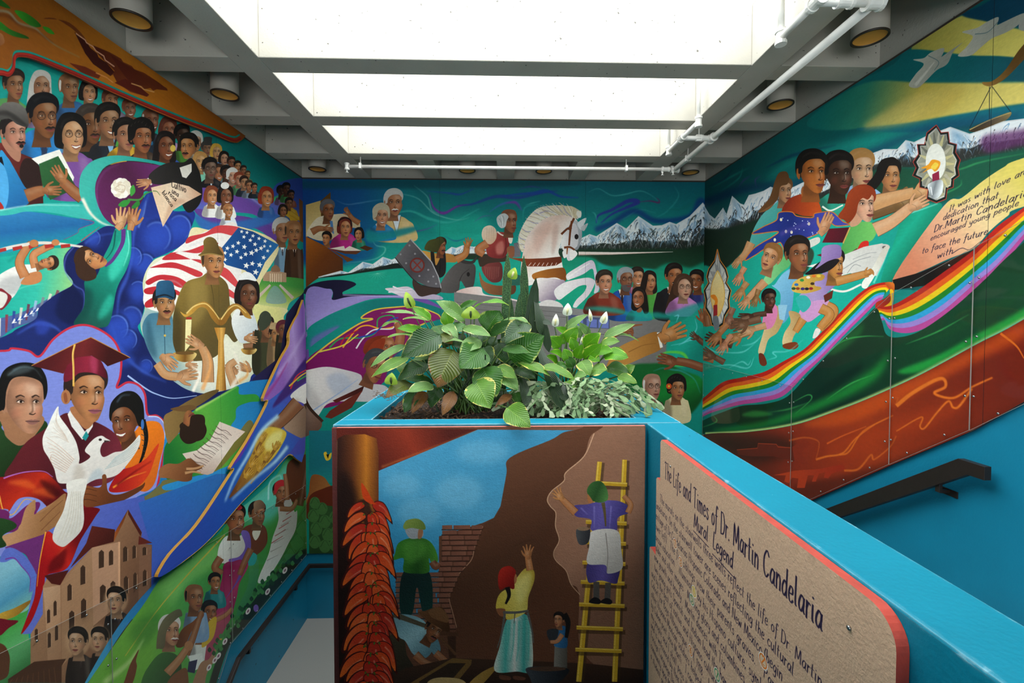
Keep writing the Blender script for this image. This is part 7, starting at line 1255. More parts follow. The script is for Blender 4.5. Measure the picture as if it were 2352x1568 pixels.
# ------------------------------------------------------------------ RAISED ORANGE BOARD OVER THE CROWD
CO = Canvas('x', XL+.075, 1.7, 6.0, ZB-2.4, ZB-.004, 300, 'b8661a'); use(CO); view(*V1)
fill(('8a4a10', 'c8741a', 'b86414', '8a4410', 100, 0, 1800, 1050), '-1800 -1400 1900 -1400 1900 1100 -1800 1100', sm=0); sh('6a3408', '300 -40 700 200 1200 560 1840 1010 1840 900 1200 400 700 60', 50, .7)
fill(('5a2410', '7a3a14', 300, 100, 600, 200), '330 140 420 140 560 230 640 330 700 420 740 470 820 560 850 530 700 390 620 260 500 160'); fill('3f120c', '560 240 640 300 680 360 730 400 740 430 800 470 860 540 830 570 700 480 640 400 600 320', sm=0); fill(('4f180c', '7a3414', '6a2810', 700, 400, 1200, 650), '700 340 820 390 910 440 925 465 990 495 1010 520 1080 545 1180 610 1260 670 1190 665 1150 680 1130 660 1075 670 1060 645 985 625 940 640 1120 710 1105 725 980 690 880 620 850 560 860 530 800 470 740 410', sm=0); line('e0a080', '570 250 640 300 650 320 700 350 720 380 780 420 790 450 860 500', 9, 9, sm=0); fill(('5a1c10', '6a2a14', 900, 500, 1100, 650), '820 400 920 470 1010 520 1080 560 1250 660 1260 680 1180 670 1100 640 1020 640 960 600 900 520', sm=0); fill('6a2410', '520 470 640 500 760 560 740 590 620 550', sm=0); line('d88a4a', '720 545 800 580 850 620', 10, 8, sm=0); fill('5f1c10', '940 590 1060 660 1120 710 1100 725 980 680 860 620', sm=0); line('e0a060', '985 625 1060 650 1080 670 1160 690', 9, 9, sm=0)
fill(('2f8a1c', '1c5a14', 130, 90, 300, 180), '110 80 180 90 260 140 310 195 250 200 170 150'); fill('2f8a1c', '320 200 370 210 410 255 360 245'); fill(('2a7a1c', '1a4a10', 0, 160, 200, 280), '-80 130 0 160 80 220 200 270 210 290 100 270 0 220 -80 200'); fill('1f5a14', '-60 -40 0 -10 80 60 20 50 -80 0'); fill(('6a3a1c', 'a86a3c', -100, 300, 20, 240), '-200 240 -20 240 30 280 10 340 -200 360'); line('8a8a78', '-80 80 60 90 140 170 260 210 320 260 420 340 600 430', 22, 4, soft=10, a=.8); line('4a1c0c', '-60 110 60 120 150 190 280 240 400 320', 20, 6, soft=14, a=.6)
edge_o = cat(pts('-1300 330 -600 420 -100 530 0 520 60 530 100 480 110 400 150 385 240 400 420 470 620 555 900 680 1300 850 1560 950 1740 1025 1800 1010'), False)
line('0f8a7c', edge_o, 26, 12, sm=0); edge_r = edge_o+[8, 24]; line('8a1a14', edge_r, 44, 20, sm=0); line('b02a1c', edge_r-[0, 6], 14, 6, sm=0, a=.8)
# ------------------------------------------------------------------ RAISED BLUE BLADE CUT-OUT
CK = Canvas('x', XL+.078, 4.0, YB-.06, .9, 4.3, 300, '1c4fa0'); use(CK); view(*V3)
fill(('6a2f9a', '3a5ab8', '1c4fa8', '2a3f9a', 2250, 0, 1100, 1560), '800 -300 2500 -300 2500 2200 800 2200', sm=0)
fill(('8a5ab0', 'b090d0', '6a3a94', 2100, 200, 2300, 100), '2060 430 2120 250 2170 150 2160 80 2250 -90 2500 -200 2500 260 2300 330 2150 480 2010 590 1970 580 1990 520'); line('c8b0e0', '2080 400 2180 260 2300 60', 30, 10, soft=20, a=.7); fill('3a1f6a', '2300 260 2420 180 2420 330 2200 520 2050 640 2100 540', soft=10); line('9a2f7a', '1990 560 2080 440 2160 300', 20, 6, soft=12, a=.8)
for (c, q) in (('c8283a', '2180 500 2230 400 2330 340'), ('e0b030', '2170 480 2260 400 2352 350'), ('2f9a4a', '2230 440 2300 400 2352 380')): line(c, q, 12, 8)
fill(('b08a70', '7a5a48', 2150, 850, 2340, 700), '2130 780 2220 680 2300 610 2450 520 2450 900 2300 880 2200 840'); fill('ece6de', '2180 560 2230 500 2330 440 2450 400 2450 540 2330 620 2260 600'); line('3a2418', '2290 610 2330 690 2400 760', 24, 24); line('d8a050', '2305 625 2335 680', 8, 8); arm('2240 600 2130 720 2030 810', 100, 70, '8a5434'); hand(2060, 790, 140, 110, '8a5434', 1, .1, .5)
fill(('e8c040', 'b8862a', '6a3a1c', 2050, 820, 1750, 1290), '2150 830 2080 790 2000 790 1930 850 1900 960 1840 1080 1780 1200 1720 1320 1830 1230 1950 1120 2050 1020 2110 930', soft=6); fill('f4e488', '1990 900 2050 830 2120 820 2080 930 2000 960', soft=20, a=.9)
for (x, y, an, l) in ((1960, 900, -70, 90), (1930, 1000, -60, 90), (2060, 960, -60, 80), (1880, 1090, -50, 90), (1990, 1040, -60, 80), (1840, 1170, -50, 90), (1940, 1120, -60, 80)): hand(x, y, an, l, 'c89030', 1, .2); line('8a5a24', [x, y, x-60, y+90], 26, 14)
line('bfe4f4', '2090 700 1960 820 1860 1000 1760 1170 1690 1340', 30, 10, soft=16, a=.9); line('bfe4f4', '2160 930 2060 1050 1900 1180 1740 1330', 26, 10, soft=16, a=.9); fill('4a4aa8', '2150 1000 2190 960 2260 870 2352 850 2450 830 2450 930 2300 980', soft=4); line('8a2f8a', '2200 1500 2000 1700', 1, a=0)
line('6a2f9a', '1990 600 1900 800 1800 1000 1720 1100 1560 1400 1300 1720', 34, 20, soft=12, a=.8)
BLADE = '2290 -96 2240 -60 2170 80 2165 170 2100 290 1975 570 2010 590 1950 720 1850 900 1730 1090 1755 1100 1700 1190 1550 1420 1440 1568 1280 1740 1190 1890 1212 1905 1330 1830 1500 1700 1640 1560 1800 1370 1950 1220 2050 1120 2160 1000 2200 1000 2290 960'
p = pts(BLADE); line('d8a848', np.vstack([p[2:], p[:1]])[:-2], 7, 7, sm=1)
# ------------------------------------------------------------------ HANG THE LEFT MURAL
M['edge'] = simple('dark_board_edge', '2a2a30', .6)
use(CL); m_left = finish('left_mural_paint')
view(*V4)
ymid = CL.a0 + CL.tex(np.array([[502., 600.]]))[0][0]/CL.den
low = outl(CL, '2143 535 1590 1185 1500 1447 1430 1700')
zbot = -.3
mur = empty('mural', (XL, 4.5, 3.2), 'mural on the left wall of a graduate with dove, flag, soldiers and crowd', 'mural')
cz = low[0][1]; y2, z2 = low[1]; y3, z3 = low[3]
def zlow(y):
    return np.interp(y, [y3, y2, low[0][0]], [z3, z2, cz])
ys = [CL.a0, ymid, CL.a1-.02]
for k in range(2):
    a, b = ys[k], ys[k+1]; bot = [(a, zlow(a) if a > y3 else z3)] + [(q, z) for q, z in ((y3, z3), (y2, z2)) if a < q < b] + [(b, zlow(b))]
    board(CL, 'mural_board', [(a+.001, CL.z1), ] + [(a+.001 if i == 0 else (b-.001 if i == len(bot)-1 else q), z) for i, (q, z) in enumerate(bot)] + [(b-.001, CL.z1)], .018, m_left, M['edge'], mur, gap=-.021)

# ------------------------------------------------------------------ HANG THE END WALL MURAL
use(CB); m_back = finish('end_wall_mural_paint', seed=2)
mub = empty('mural', (0, YB, 3.2), 'mural on the end wall with white horse, snowy mountains and elderly couple', 'mural')
zb0 = low[0][1]
xs = [CB.a0+.002] + [CB.a0+CB.tex(np.array([[u, 500.]]))[0][0]/CB.den for u in (1010, 1345)] + [CB.a1-.001]
for k in range(3):
    a, b = xs[k]+.0012, xs[k+1]-.0012
    board(CB, 'mural_board', [(a, zb0), (b, zb0), (b, CB.z1), (a, CB.z1)], .018, m_back, M['edge'], mub, gap=-.021)

# ------------------------------------------------------------------ HANG THE RIGHT MURAL
use(CR); m_right = finish('right_mural_paint', seed=3, rough=.6)
mur2 = empty('mural', (XR, 4.5, 3.6), 'mural on the right wall of reaching youths, rainbow, candle and red earth', 'mural')
view(1, 1, 1); lowr = outl(CR, '1868 1145 2048 1065 2231 988 2352 920')
sR = (lowr[3][1]-lowr[0][1])/(lowr[3][0]-lowr[0][0])
ar = [v for v in reversed(lowr)]
def zr(y): return float(np.interp(y, [1.5]+[q for q, z in ar]+[YB], [ar[0][1]+sR*(1.5-ar[0][0])]+[z for q, z in ar]+[max(low[0][1], ar[-1][1]+sR*(YB-ar[-1][0]))]))
yseam = lambda u: CR.a0+CR.tex(np.array([[float(u), 900.]]))[0][0]/CR.den
ys = [1.5, yseam(2258), CR.a1-.02]
for k in range(2):
    a, b = ys[k]+.0012, ys[k+1]-.0012
    bt = [(a, zr(a))]+[(q, z) for q, z in ar if a < q < b]+[(b, zr(b))]
    board(CR, 'mural_board', [(a, CR.z1)]+bt+[(b, CR.z1)], .018, m_right, M['edge'], mur2, gap=-.021)

# ------------------------------------------------------------------ PANELS, SIGN AND RAISED BOARDS
use(CF); m_front = finish('adobe_picture_paint', seed=4, weave=.5); view(*F)
M['pink_edge'] = simple('pinkish_board_edge', 'c0685a', .6, .15, 30)
fp = outl(CF, '33 58 1862 74 1862 80'); xa, xb, zt = fp[0][0], fp[1][0], fp[0][1]
o = board(CF, 'picture_panel', [(xa, 1.5), (xb, 1.5), (xb, zt), (xa, zt)], .02, m_front, M['pink_edge'], gap=-.021)
tag(o, 'painted panel of people plastering an adobe wall beside hanging red chillies', 'picture')
use(CG); m_leg = finish('legend_paint', seed=5, weave=.5, rough=.55); view(1450, 960, 2.5787)
lg = outl(CG, '205 150 1440 1110')
zt = lg[0][1]; y_far = lg[0][0]; y_near = outl(CG, '1562 1400')[0][0]; r = .075
corner = [(y_near+r-r*math.sin(t), zt-r+r*math.cos(t)) for t in np.linspace(0, math.pi/2, 9)]
s1 = outl(CG, '163 365 133 797'); za, zb_ = s1[0][1], s1[1][1]
e1, e2, e3 = (q[0] for q in outl(CG, '169 230 143 600 104 900'))
out = [(e1-.016, zt)]+corner+[(y_near, 1.95), (e3, 1.95), (e3, zb_-.012), (e3-.012, zb_), (e2, zb_), (e2, za-.012), (e2-.012, za), (e1, za), (e1, zt-.016)]
o = board(CG, 'legend_sign', out, .03, m_leg, M['red_edge'], gap=-.033)
sg = empty('legend_sign', (PX1, 1.7, 3.0), 'beige lettered mural legend sign with red edges on the parapet', 'sign')
o.name = 'sign_board'; o.parent = sg; o.matrix_parent_inverse = sg.matrix_world.inverted()
for (yy, zz) in ((y_near+.13, zt-.11), (y_far-.06, zt-.1)):
    MB().tube([(CG.const+.003, yy, zz), (CG.const-.001, yy, zz), (CG.const-.003, yy, zz)], [.006, .006, .003], 12).build('screw', M['steel'], sg, smooth=True)
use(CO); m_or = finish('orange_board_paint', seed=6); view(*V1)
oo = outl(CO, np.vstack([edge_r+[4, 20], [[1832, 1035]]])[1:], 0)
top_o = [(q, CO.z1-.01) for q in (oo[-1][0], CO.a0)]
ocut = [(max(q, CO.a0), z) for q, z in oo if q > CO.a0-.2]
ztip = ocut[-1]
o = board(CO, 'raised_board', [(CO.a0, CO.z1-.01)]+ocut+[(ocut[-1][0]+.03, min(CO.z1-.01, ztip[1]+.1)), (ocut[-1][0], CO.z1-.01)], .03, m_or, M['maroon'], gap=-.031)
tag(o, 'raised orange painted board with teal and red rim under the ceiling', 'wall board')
use(CK); m_bl = finish('blade_board_paint', seed=7); view(*V3)
M['gold_edge'] = simple('gold_painted_edge', 'b8862f', .5)
o = board(CK, 'raised_board', [(min(a, CK.a1), z) for a, z in outl(CK, BLADE, 1, 3)], .03, m_bl, M['gold_edge'], gap=-.031)
tag(o, 'raised blade shaped blue and violet board with gold rim and grasping hands', 'wall board')
# ------------------------------------------------------------------ CLEAR ACRYLIC COVER SHEETS WITH SCREWS
gm, nt, p_ = newmat('clear_acrylic'); N = nt.nodes.new; K = nt.links.new
tr = N('ShaderNodeBsdfTransparent'); tr.inputs[0].default_value = (.97, .975, .97, 1); gl = N('ShaderNodeBsdfGlossy'); gl.inputs['Roughness'].default_value = .04
fr = N('ShaderNodeFresnel'); fr.inputs[0].default_value = 1.4; ms = N('ShaderNodeMixShader'); ge = N('ShaderNodeNewGeometry'); inv = N('ShaderNodeMath'); inv.operation = 'SUBTRACT'; inv.inputs[0].default_value = 1; K(ge.outputs['Backfacing'], inv.inputs[1]); mu = N('ShaderNodeMath'); mu.operation = 'MULTIPLY'; K(fr.outputs[0], mu.inputs[0]); K(inv.outputs[0], mu.inputs[1]); K(mu.outputs[0], ms.inputs[0]); K(tr.outputs[0], ms.inputs[1]); K(gl.outputs[0], ms.inputs[2]); K(ms.outputs[0], nt.nodes['Material Output'].inputs['Surface'])
M['acrylic'] = gm; M['acryl_edge'] = simple('acrylic_cut_edge', '8f8b84', .3)
screw_me = None
def screw(parent, x, y, z, d):
    global screw_me
    if screw_me is None:
        o = MB().lathe([(.0005, .004), (.004, .0035), (.0075, .001), (.0078, -.002)], (0, 0, 0), 10).build('screw', M['steel'], parent, smooth=True); screw_me = o.data
    else: o = bpy.data.objects.new('screw', screw_me); COL.objects.link(o); o.parent = parent
    o.matrix_parent_inverse = parent.matrix_world.inverted(); o.location = (x, y, z); o.rotation_euler = (0, math.radians(90*d), 0)
def sheet(label, x, d, poly, group=None):
    cy = sum(p[0] for p in poly)/len(poly); cz_ = sum(p[1] for p in poly)/len(poly)
    e = empty('acrylic_sheet', (x, cy, cz_), label, 'cover sheet', group)
    MB().prism([(x, a, z) for a, z in poly], (d*.004, 0, 0)).build('pane', M['acrylic'], e)
    n = len(poly)
    for k in range(n):
        a, b = Vector((x+d*.002, *poly[k])), Vector((x+d*.002, *poly[(k+1) % n])); c = Vector((x+d*.002, cy, cz_)); 
        MB().tube([a, b], .0014, 5).build('edge', M['acryl_edge'], e)
        m = max(1, int((b-a).length/.3))
        for i in range(m):
            p = a.lerp(b, (i+.5)/m); q = p+(c-p).normalized()*.035; screw(e, x+d*.006, q.y, q.z, d)
view(1, 1, 1)
def rl(s): return outl(CR, s)
tops = {1615: 850, 1820: 885, 2052: 672, 2240: 568, 2352: 508}
cuts = [1616, 1820, 2052, 2240, 2420]
def zt_r(y, pa, pb): return pa[1]+(pb[1]-pa[1])*(y-pa[0])/(pb[0]-pa[0])
T_ = rl('1616 832 1820 885 2052 672 2240 566 2420 470')
names = ['clear acrylic cover sheet over the right end of the rainbow foot next to the end wall', 'clear acrylic cover sheet over the dark green hill and red earth under the rainbow', 'clear acrylic cover sheet over the red earth between two upright joints below the rainbow', 'clear acrylic cover sheet at the top of the stairs over the wide rainbow']
names[0] = 'clear acrylic cover sheet over the thin foot of the rainbow'
for k in range(4):
    (a, za_), (b, zb2) = T_[k], T_[k+1]
    if k == 3: b = 1.6; zb2 = za_+(zb2-za_)/(T_[4][0]-a)*(b-a)
    poly = [(a-.002, za_), (b+.002, zb2), (b+.002, zr(b)+.006), (a-.002, zr(a)+.006)]
    if k == 0: poly[0] = (YB-.06, za_); poly[3] = (YB-.06, zr(YB-.06)+.006)
    sheet(names[k], XR-.03, -1, poly, 'acrylic sheets over the right mural')
S_ = outl(CL, '10 1492 350 1322 463 1255 690 1120'); y2_, z2_ = low[1]
def zs(y): return float(np.interp(y, [q for q, z in S_], [z for q, z in S_]))
ycut = [CL.a0+.3, outl(CL, '250 1372')[0][0], outl(CL, '527 1217')[0][0], YB-.07]
nl = ['clear acrylic cover sheet over the painted stone building', 'clear acrylic cover sheet over the painted musicians and green field', 'clear acrylic cover sheet over the painted dancers beside the end wall']
for k in range(3):
    a, b = ycut[k], ycut[k+1]
    za_ = zs(a) if a > S_[0][0] else S_[0][1]+(a-S_[0][0])*(S_[1][1]-S_[0][1])/(S_[1][0]-S_[0][0])
    bot = [(b-.002, zlow(b)+.006)]+[(q, z+.006) for q, z in ((y2, z2), (y3, z3)) if a < q < b]+[(a+.002, float(zlow(a))+.006)]
    sheet(nl[k], XL+.03, 1, [(a+.002, za_)]+[(q, z) for q, z in S_ if a < q < b]+[(b-.002, zs(b))]+bot, 'acrylic sheets over the left mural')
# ------------------------------------------------------------------ PLANTS
def leafmat(name, base, vein, edge, edgew=.0, edgenoise=.5, rough=.38, trans=.2, tip=0.0, mott=None):
    m, nt, p = newmat(name); N = nt.nodes.new; K = nt.links.new
    uv = N('ShaderNodeUVMap'); uv.uv_map = 'UVMap'; sx = N('ShaderNodeSeparateXYZ'); K(uv.outputs[0], sx.inputs[0])
    def mth(op, a, b=None, c=None):
        n = N('ShaderNodeMath'); n.operation = op
        for i, q in enumerate((a, b, c)):
            if q is None: continue
            if isinstance(q, (int, float)): n.inputs[i].default_value = q
            else: K(q, n.inputs[i])
        return n.outputs[0]
    u, v = sx.outputs[0], sx.outputs[1]
    d = mth('ABSOLUTE', mth('SUBTRACT', v, .5)); w = mth('SINE', mth('MULTIPLY', mth('SUBTRACT', u, mth('MULTIPLY', d, .55)), 95.0))
    tc = N('ShaderNodeTexCoord'); no = N('ShaderNodeTexNoise'); no.inputs['Scale'].default_value = 18; no.inputs['Detail'].default_value = 4; K(tc.outputs['Object'], no.inputs['Vector'])
    vf = mth('MULTIPLY', mth('MULTIPLY_ADD', w, .5, .5), .35)
    rib = mth('LESS_THAN', d, .018); vf = mth('MAXIMUM', vf, mth('MULTIPLY', rib, .8))
    mx = N('ShaderNodeMixRGB'); mx.inputs[1].default_value = L(base); mx.inputs[2].default_value = L(vein); K(vf, mx.inputs['Fac'])
    last = mx.outputs[0]
    if mott:
        n2 = N('ShaderNodeTexNoise'); n2.inputs['Scale'].default_value = 9; n2.inputs['Detail'].default_value = 3
        mp = N('ShaderNodeMapping'); mp.inputs['Scale'].default_value = (9, 1.2, 1); K(uv.outputs[0], mp.inputs[0]); K(mp.outputs[0], n2.inputs['Vector'])
        g = mth('GREATER_THAN', n2.outputs['Fac'], .52); m4 = N('ShaderNodeMixRGB'); K(g, m4.inputs['Fac']); K(last, m4.inputs[1]); m4.inputs[2].default_value = L(mott); last = m4.outputs[0]
    nv = N('ShaderNodeMixRGB'); nv.blend_type = 'MULTIPLY'; nv.inputs['Fac'].default_value = .5; K(last, nv.inputs[1])
    rm = N('ShaderNodeMapRange'); rm.inputs[1].default_value = .3; rm.inputs[2].default_value = .7; rm.inputs[3].default_value = .7; rm.inputs[4].default_value = 1.2; K(no.outputs['Fac'], rm.inputs[0]); cmb = N('ShaderNodeCombineColor')
    for i in range(3): K(rm.outputs[0], cmb.inputs[i])
    K(cmb.outputs[0], nv.inputs[2]); last = nv.outputs[0]
    if edgew:
        th = mth('SUBTRACT', .5-edgew, mth('MULTIPLY', mth('SUBTRACT', no.outputs['Fac'], .5), edgenoise)); e = mth('MAXIMUM', mth('GREATER_THAN', d, th), mth('GREATER_THAN', u, mth('SUBTRACT', 1.02-tip, mth('MULTIPLY', mth('SUBTRACT', no.outputs['Fac'], .5), .5))))
        m3 = N('ShaderNodeMixRGB'); K(e, m3.inputs['Fac']); K(last, m3.inputs[1]); m3.inputs[2].default_value = L(edge); last = m3.outputs[0]
    K(last, p.inputs['Base Color']); p.inputs['Roughness'].default_value = rough; p.inputs['Specular IOR Level'].default_value = .35
    b = N('ShaderNodeBump'); b.inputs['Strength'].default_value = .35; b.inputs['Distance'].default_value = .004; K(w, b.inputs['Height']); K(b.outputs[0], p.inputs['Normal'])
    if trans:
        t = N('ShaderNodeBsdfTranslucent'); K(last, t.inputs[0]); ms = N('ShaderNodeMixShader'); ms.inputs[0].default_value = trans; K(p.outputs[0], ms.inputs[1]); K(t.outputs[0], ms.inputs[2]); K(ms.outputs[0], nt.nodes['Material Output'].inputs['Surface'])
    return m
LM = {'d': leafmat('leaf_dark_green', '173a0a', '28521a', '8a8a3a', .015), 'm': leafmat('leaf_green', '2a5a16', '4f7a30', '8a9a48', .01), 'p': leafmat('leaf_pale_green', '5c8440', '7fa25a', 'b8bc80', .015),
      'b': leafmat('leaf_bright_green', '4a8a12', '78b41e', 'b8c850', .03, trans=.35), 'y': leafmat('leaf_yellow_edged', '4f7a26', '789c40', 'c8bc60', .028, .5), 'o': leafmat('leaf_olive', '424c10', '666f2c', '6a4a20', .02, .3, tip=.2), 'k': leafmat('leaf_dead_brown', '5f3a14', '7a5020', '3a2410', .05, trans=.1),
      's': leafmat('snake_leaf', '1f3a1c', '2a4a24', '6a7a3a', .02, .1, rough=.45, trans=0, mott='43633a'), 'sd': leafmat('snake_leaf_dark', '182c14', '243c1c', '3f4f24', .02, .1, rough=.4, trans=0)}
M['petiole'] = simple('green_stem', '3f5a22', .5, .15, 40); M['stemdark'] = simple('dark_stem', '26331a', .6, .2, 40)
M['spathe_w'] = simple('white_spathe', 'e8ead8', .5, .06, 30); M['spathe_g'] = simple('green_spathe', '9cb83a', .45, .12, 30); M['spadix_g'] = simple('dark_green_spadix', '2a3a14', .7, .2, 90, .5, 200); M['spadix_w'] = simple('cream_spadix', 'd8d09a', .7, .1, 90, .5, 200)
def leaf_mesh(B, T, w, n, sag, seed, prof='lily', ripple=1.0):
    r = random.Random(seed); B = Vector(B); T = Vector(T); n = Vector(n).normalized(); ax = T-B; ln = ax.length; t = ax.normalized()
    side = t.cross(n); side = side.normalized() if side.length > .05 else t.orthogonal().normalized(); up = side.cross(t)
    nu, nv = 12, 6; m = MB(); uvs = []; ph = r.uniform(0, 6); amp = ripple*w*r.uniform(.03, .07); fold = r.uniform(.05, .22)
    for i in range(nu+1):
        s = i/nu
        if prof == 'lily': ww = w*.5*(math.sin(math.pi*min(1, s**.72*1.0))**.8)*(1 if s < .98 else .4)
        elif prof == 'strap': ww = w*.5*min(1, .55+s*.9)*(1-max(0, (s-.8)/.2)**2*.95)
        else: ww = w*.5*math.sin(math.pi*min(1, s**.6))**.7
        ww = max(ww, .001); c = B+ax*s+up*(sag*4*s*(1-s))*ln
        for j in range(nv+1):
            q = (j/nv-.5)*2; z = fold*abs(q)*ww + amp*math.sin(s*9+ph+q*2)*abs(q)
            m.v.append(tuple(c+side*q*ww+up*z)); uvs.append((s, j/nv))
    for i in range(nu):
        for j in range(nv): a = i*(nv+1)+j; m.f.append((a, a+1, a+nv+2, a+nv+1))
    return m, uvs
def put_leaf(parent, B, T, w, mat, n=(0, -.75, .65), sag=.08, seed=0, prof='lily', name='leaf', crown=None, pet=.006, ripple=1.0):
    m, uvs = leaf_mesh(B, T, w, n, sag, seed, prof, ripple); o = m.build(name, LM[mat] if isinstance(mat, str) else mat, parent, smooth=True, fix=False)
    ul = o.data.uv_layers.new(name='UVMap')
    for lp in o.data.loops: ul.data[lp.index].uv = uvs[lp.vertex_index]
    if crown is not None:
        c = Vector(crown); B = Vector(B); mid = (c+B)/2+Vector((0, 0, .05)); ps = []
        for k in range(7): s = k/6; ps.append(c*(1-s)**2+mid*2*s*(1-s)+B*s*s)
        q = MB().tube(ps, [pet*1.1]*3+[pet*.8]*4, 6, False).build('petiole', M['petiole'], o, smooth=True)
    return o
ZSO = ZPAR-.04
def pxy(view_, x, y, Y): return at_y(view_[0]+x/view_[2], view_[1]+y/view_[2], Y)
P1 = (840, 640, 4.355); P2 = (1150, 560, 3.734)
def grow(plant, view_, rows, cY, cx, crownspread, seed0):
    r = random.Random(seed0)
    for k, (x0, y0, x1, y1, w, mat, yb, yt, *rest) in enumerate(rows):
        B = pxy(view_, x0, y0, yb); T = pxy(view_, x1, y1, yt); W = 1.55*w/view_[2]*((yb+yt)/2)/FPX
        n = rest[0] if rest else (0, -.75, .65); sag = rest[1] if len(rest) > 1 else .08
        c = (cx+r.uniform(-crownspread, crownspread), cY+r.uniform(-.12, .12), ZSO)
        put_leaf(plant, B, T, W, mat, n, sag, seed0*100+k, crown=c if mat != 'k' else None)
UPN, FRN = (0, -.35, 1), (0, -1, .35)
lily = empty('peace_lily', (-.22, 3.3, ZSO), 'large dark green peace lily with drooping broad leaves and green spathes', 'plant')
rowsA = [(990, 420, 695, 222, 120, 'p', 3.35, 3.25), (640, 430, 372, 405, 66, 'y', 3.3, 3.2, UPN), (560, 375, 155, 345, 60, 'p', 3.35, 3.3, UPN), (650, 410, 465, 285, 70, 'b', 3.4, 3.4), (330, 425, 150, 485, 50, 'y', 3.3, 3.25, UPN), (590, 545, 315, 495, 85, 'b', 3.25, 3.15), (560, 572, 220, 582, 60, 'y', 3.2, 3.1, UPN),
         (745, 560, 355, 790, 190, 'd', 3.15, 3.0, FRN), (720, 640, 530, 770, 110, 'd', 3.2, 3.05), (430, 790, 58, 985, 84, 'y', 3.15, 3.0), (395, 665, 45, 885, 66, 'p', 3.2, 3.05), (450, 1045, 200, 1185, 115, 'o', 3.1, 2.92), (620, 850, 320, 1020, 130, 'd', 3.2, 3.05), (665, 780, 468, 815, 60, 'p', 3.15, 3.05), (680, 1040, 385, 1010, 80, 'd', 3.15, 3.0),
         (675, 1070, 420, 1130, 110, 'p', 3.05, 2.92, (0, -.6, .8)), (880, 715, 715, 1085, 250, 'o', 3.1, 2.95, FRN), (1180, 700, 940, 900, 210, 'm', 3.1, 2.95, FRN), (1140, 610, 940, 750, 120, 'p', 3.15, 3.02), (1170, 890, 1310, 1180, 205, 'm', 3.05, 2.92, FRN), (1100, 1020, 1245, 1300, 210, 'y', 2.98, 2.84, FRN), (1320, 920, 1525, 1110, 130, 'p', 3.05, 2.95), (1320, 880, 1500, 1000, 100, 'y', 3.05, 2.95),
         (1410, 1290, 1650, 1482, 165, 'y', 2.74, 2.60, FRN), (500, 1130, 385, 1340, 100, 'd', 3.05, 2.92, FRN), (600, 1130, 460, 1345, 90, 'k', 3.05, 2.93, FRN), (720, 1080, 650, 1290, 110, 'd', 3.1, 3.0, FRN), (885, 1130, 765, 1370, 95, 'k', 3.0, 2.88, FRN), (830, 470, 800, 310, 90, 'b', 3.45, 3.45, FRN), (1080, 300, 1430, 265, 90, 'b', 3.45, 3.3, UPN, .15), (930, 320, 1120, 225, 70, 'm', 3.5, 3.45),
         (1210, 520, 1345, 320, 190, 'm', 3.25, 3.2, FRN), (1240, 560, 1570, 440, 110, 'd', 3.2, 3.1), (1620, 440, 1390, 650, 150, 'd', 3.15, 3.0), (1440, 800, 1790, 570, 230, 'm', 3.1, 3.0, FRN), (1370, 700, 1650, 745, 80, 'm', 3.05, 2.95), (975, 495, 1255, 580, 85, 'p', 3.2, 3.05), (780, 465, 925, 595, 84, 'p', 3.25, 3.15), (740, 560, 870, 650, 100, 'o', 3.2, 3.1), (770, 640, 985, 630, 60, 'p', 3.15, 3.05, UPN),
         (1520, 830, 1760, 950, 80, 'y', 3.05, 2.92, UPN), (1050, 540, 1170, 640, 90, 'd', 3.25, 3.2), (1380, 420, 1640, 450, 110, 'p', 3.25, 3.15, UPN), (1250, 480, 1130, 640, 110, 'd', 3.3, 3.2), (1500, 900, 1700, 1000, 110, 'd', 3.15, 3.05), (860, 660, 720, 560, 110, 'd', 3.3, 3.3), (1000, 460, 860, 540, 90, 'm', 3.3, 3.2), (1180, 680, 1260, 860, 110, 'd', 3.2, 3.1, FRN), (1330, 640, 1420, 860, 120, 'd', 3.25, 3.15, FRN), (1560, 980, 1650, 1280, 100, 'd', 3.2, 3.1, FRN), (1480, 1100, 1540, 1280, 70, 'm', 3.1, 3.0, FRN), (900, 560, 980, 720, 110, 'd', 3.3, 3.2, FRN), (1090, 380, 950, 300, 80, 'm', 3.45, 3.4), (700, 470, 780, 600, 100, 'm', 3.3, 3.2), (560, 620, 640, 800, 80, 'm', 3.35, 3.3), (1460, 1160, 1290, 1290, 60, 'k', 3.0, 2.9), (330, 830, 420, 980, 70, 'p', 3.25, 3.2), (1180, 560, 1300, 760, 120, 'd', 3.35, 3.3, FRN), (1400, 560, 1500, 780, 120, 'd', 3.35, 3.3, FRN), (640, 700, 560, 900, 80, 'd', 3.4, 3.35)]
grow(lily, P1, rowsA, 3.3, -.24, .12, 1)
rng_ = random.Random(41)
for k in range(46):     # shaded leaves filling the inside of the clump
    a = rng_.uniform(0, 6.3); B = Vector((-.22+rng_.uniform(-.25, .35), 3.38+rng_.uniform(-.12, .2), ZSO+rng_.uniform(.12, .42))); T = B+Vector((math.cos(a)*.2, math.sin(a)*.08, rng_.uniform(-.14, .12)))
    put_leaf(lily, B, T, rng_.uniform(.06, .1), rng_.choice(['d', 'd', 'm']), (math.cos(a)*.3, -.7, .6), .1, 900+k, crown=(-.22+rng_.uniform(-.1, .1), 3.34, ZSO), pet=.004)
rng_ = random.Random(77)
for k in range(34):     # crowded stalks rising from the crown
    x = -.24+rng_.uniform(-.2, .2); y = 3.3+rng_.uniform(-.15, .2); e = Vector((x+rng_.uniform(-.22, .26), y+rng_.uniform(-.2, .1), ZSO+rng_.uniform(.2, .5)))
    MB().tube([(x, y, ZSO-.02), ((x+e.x)/2, (y+e.y)/2, (ZSO+e.z)/2+.03), e], [.009, .007, .005], 6, False).build('stalk', M['stemdark'] if k % 3 else M['petiole'], lily, smooth=True)
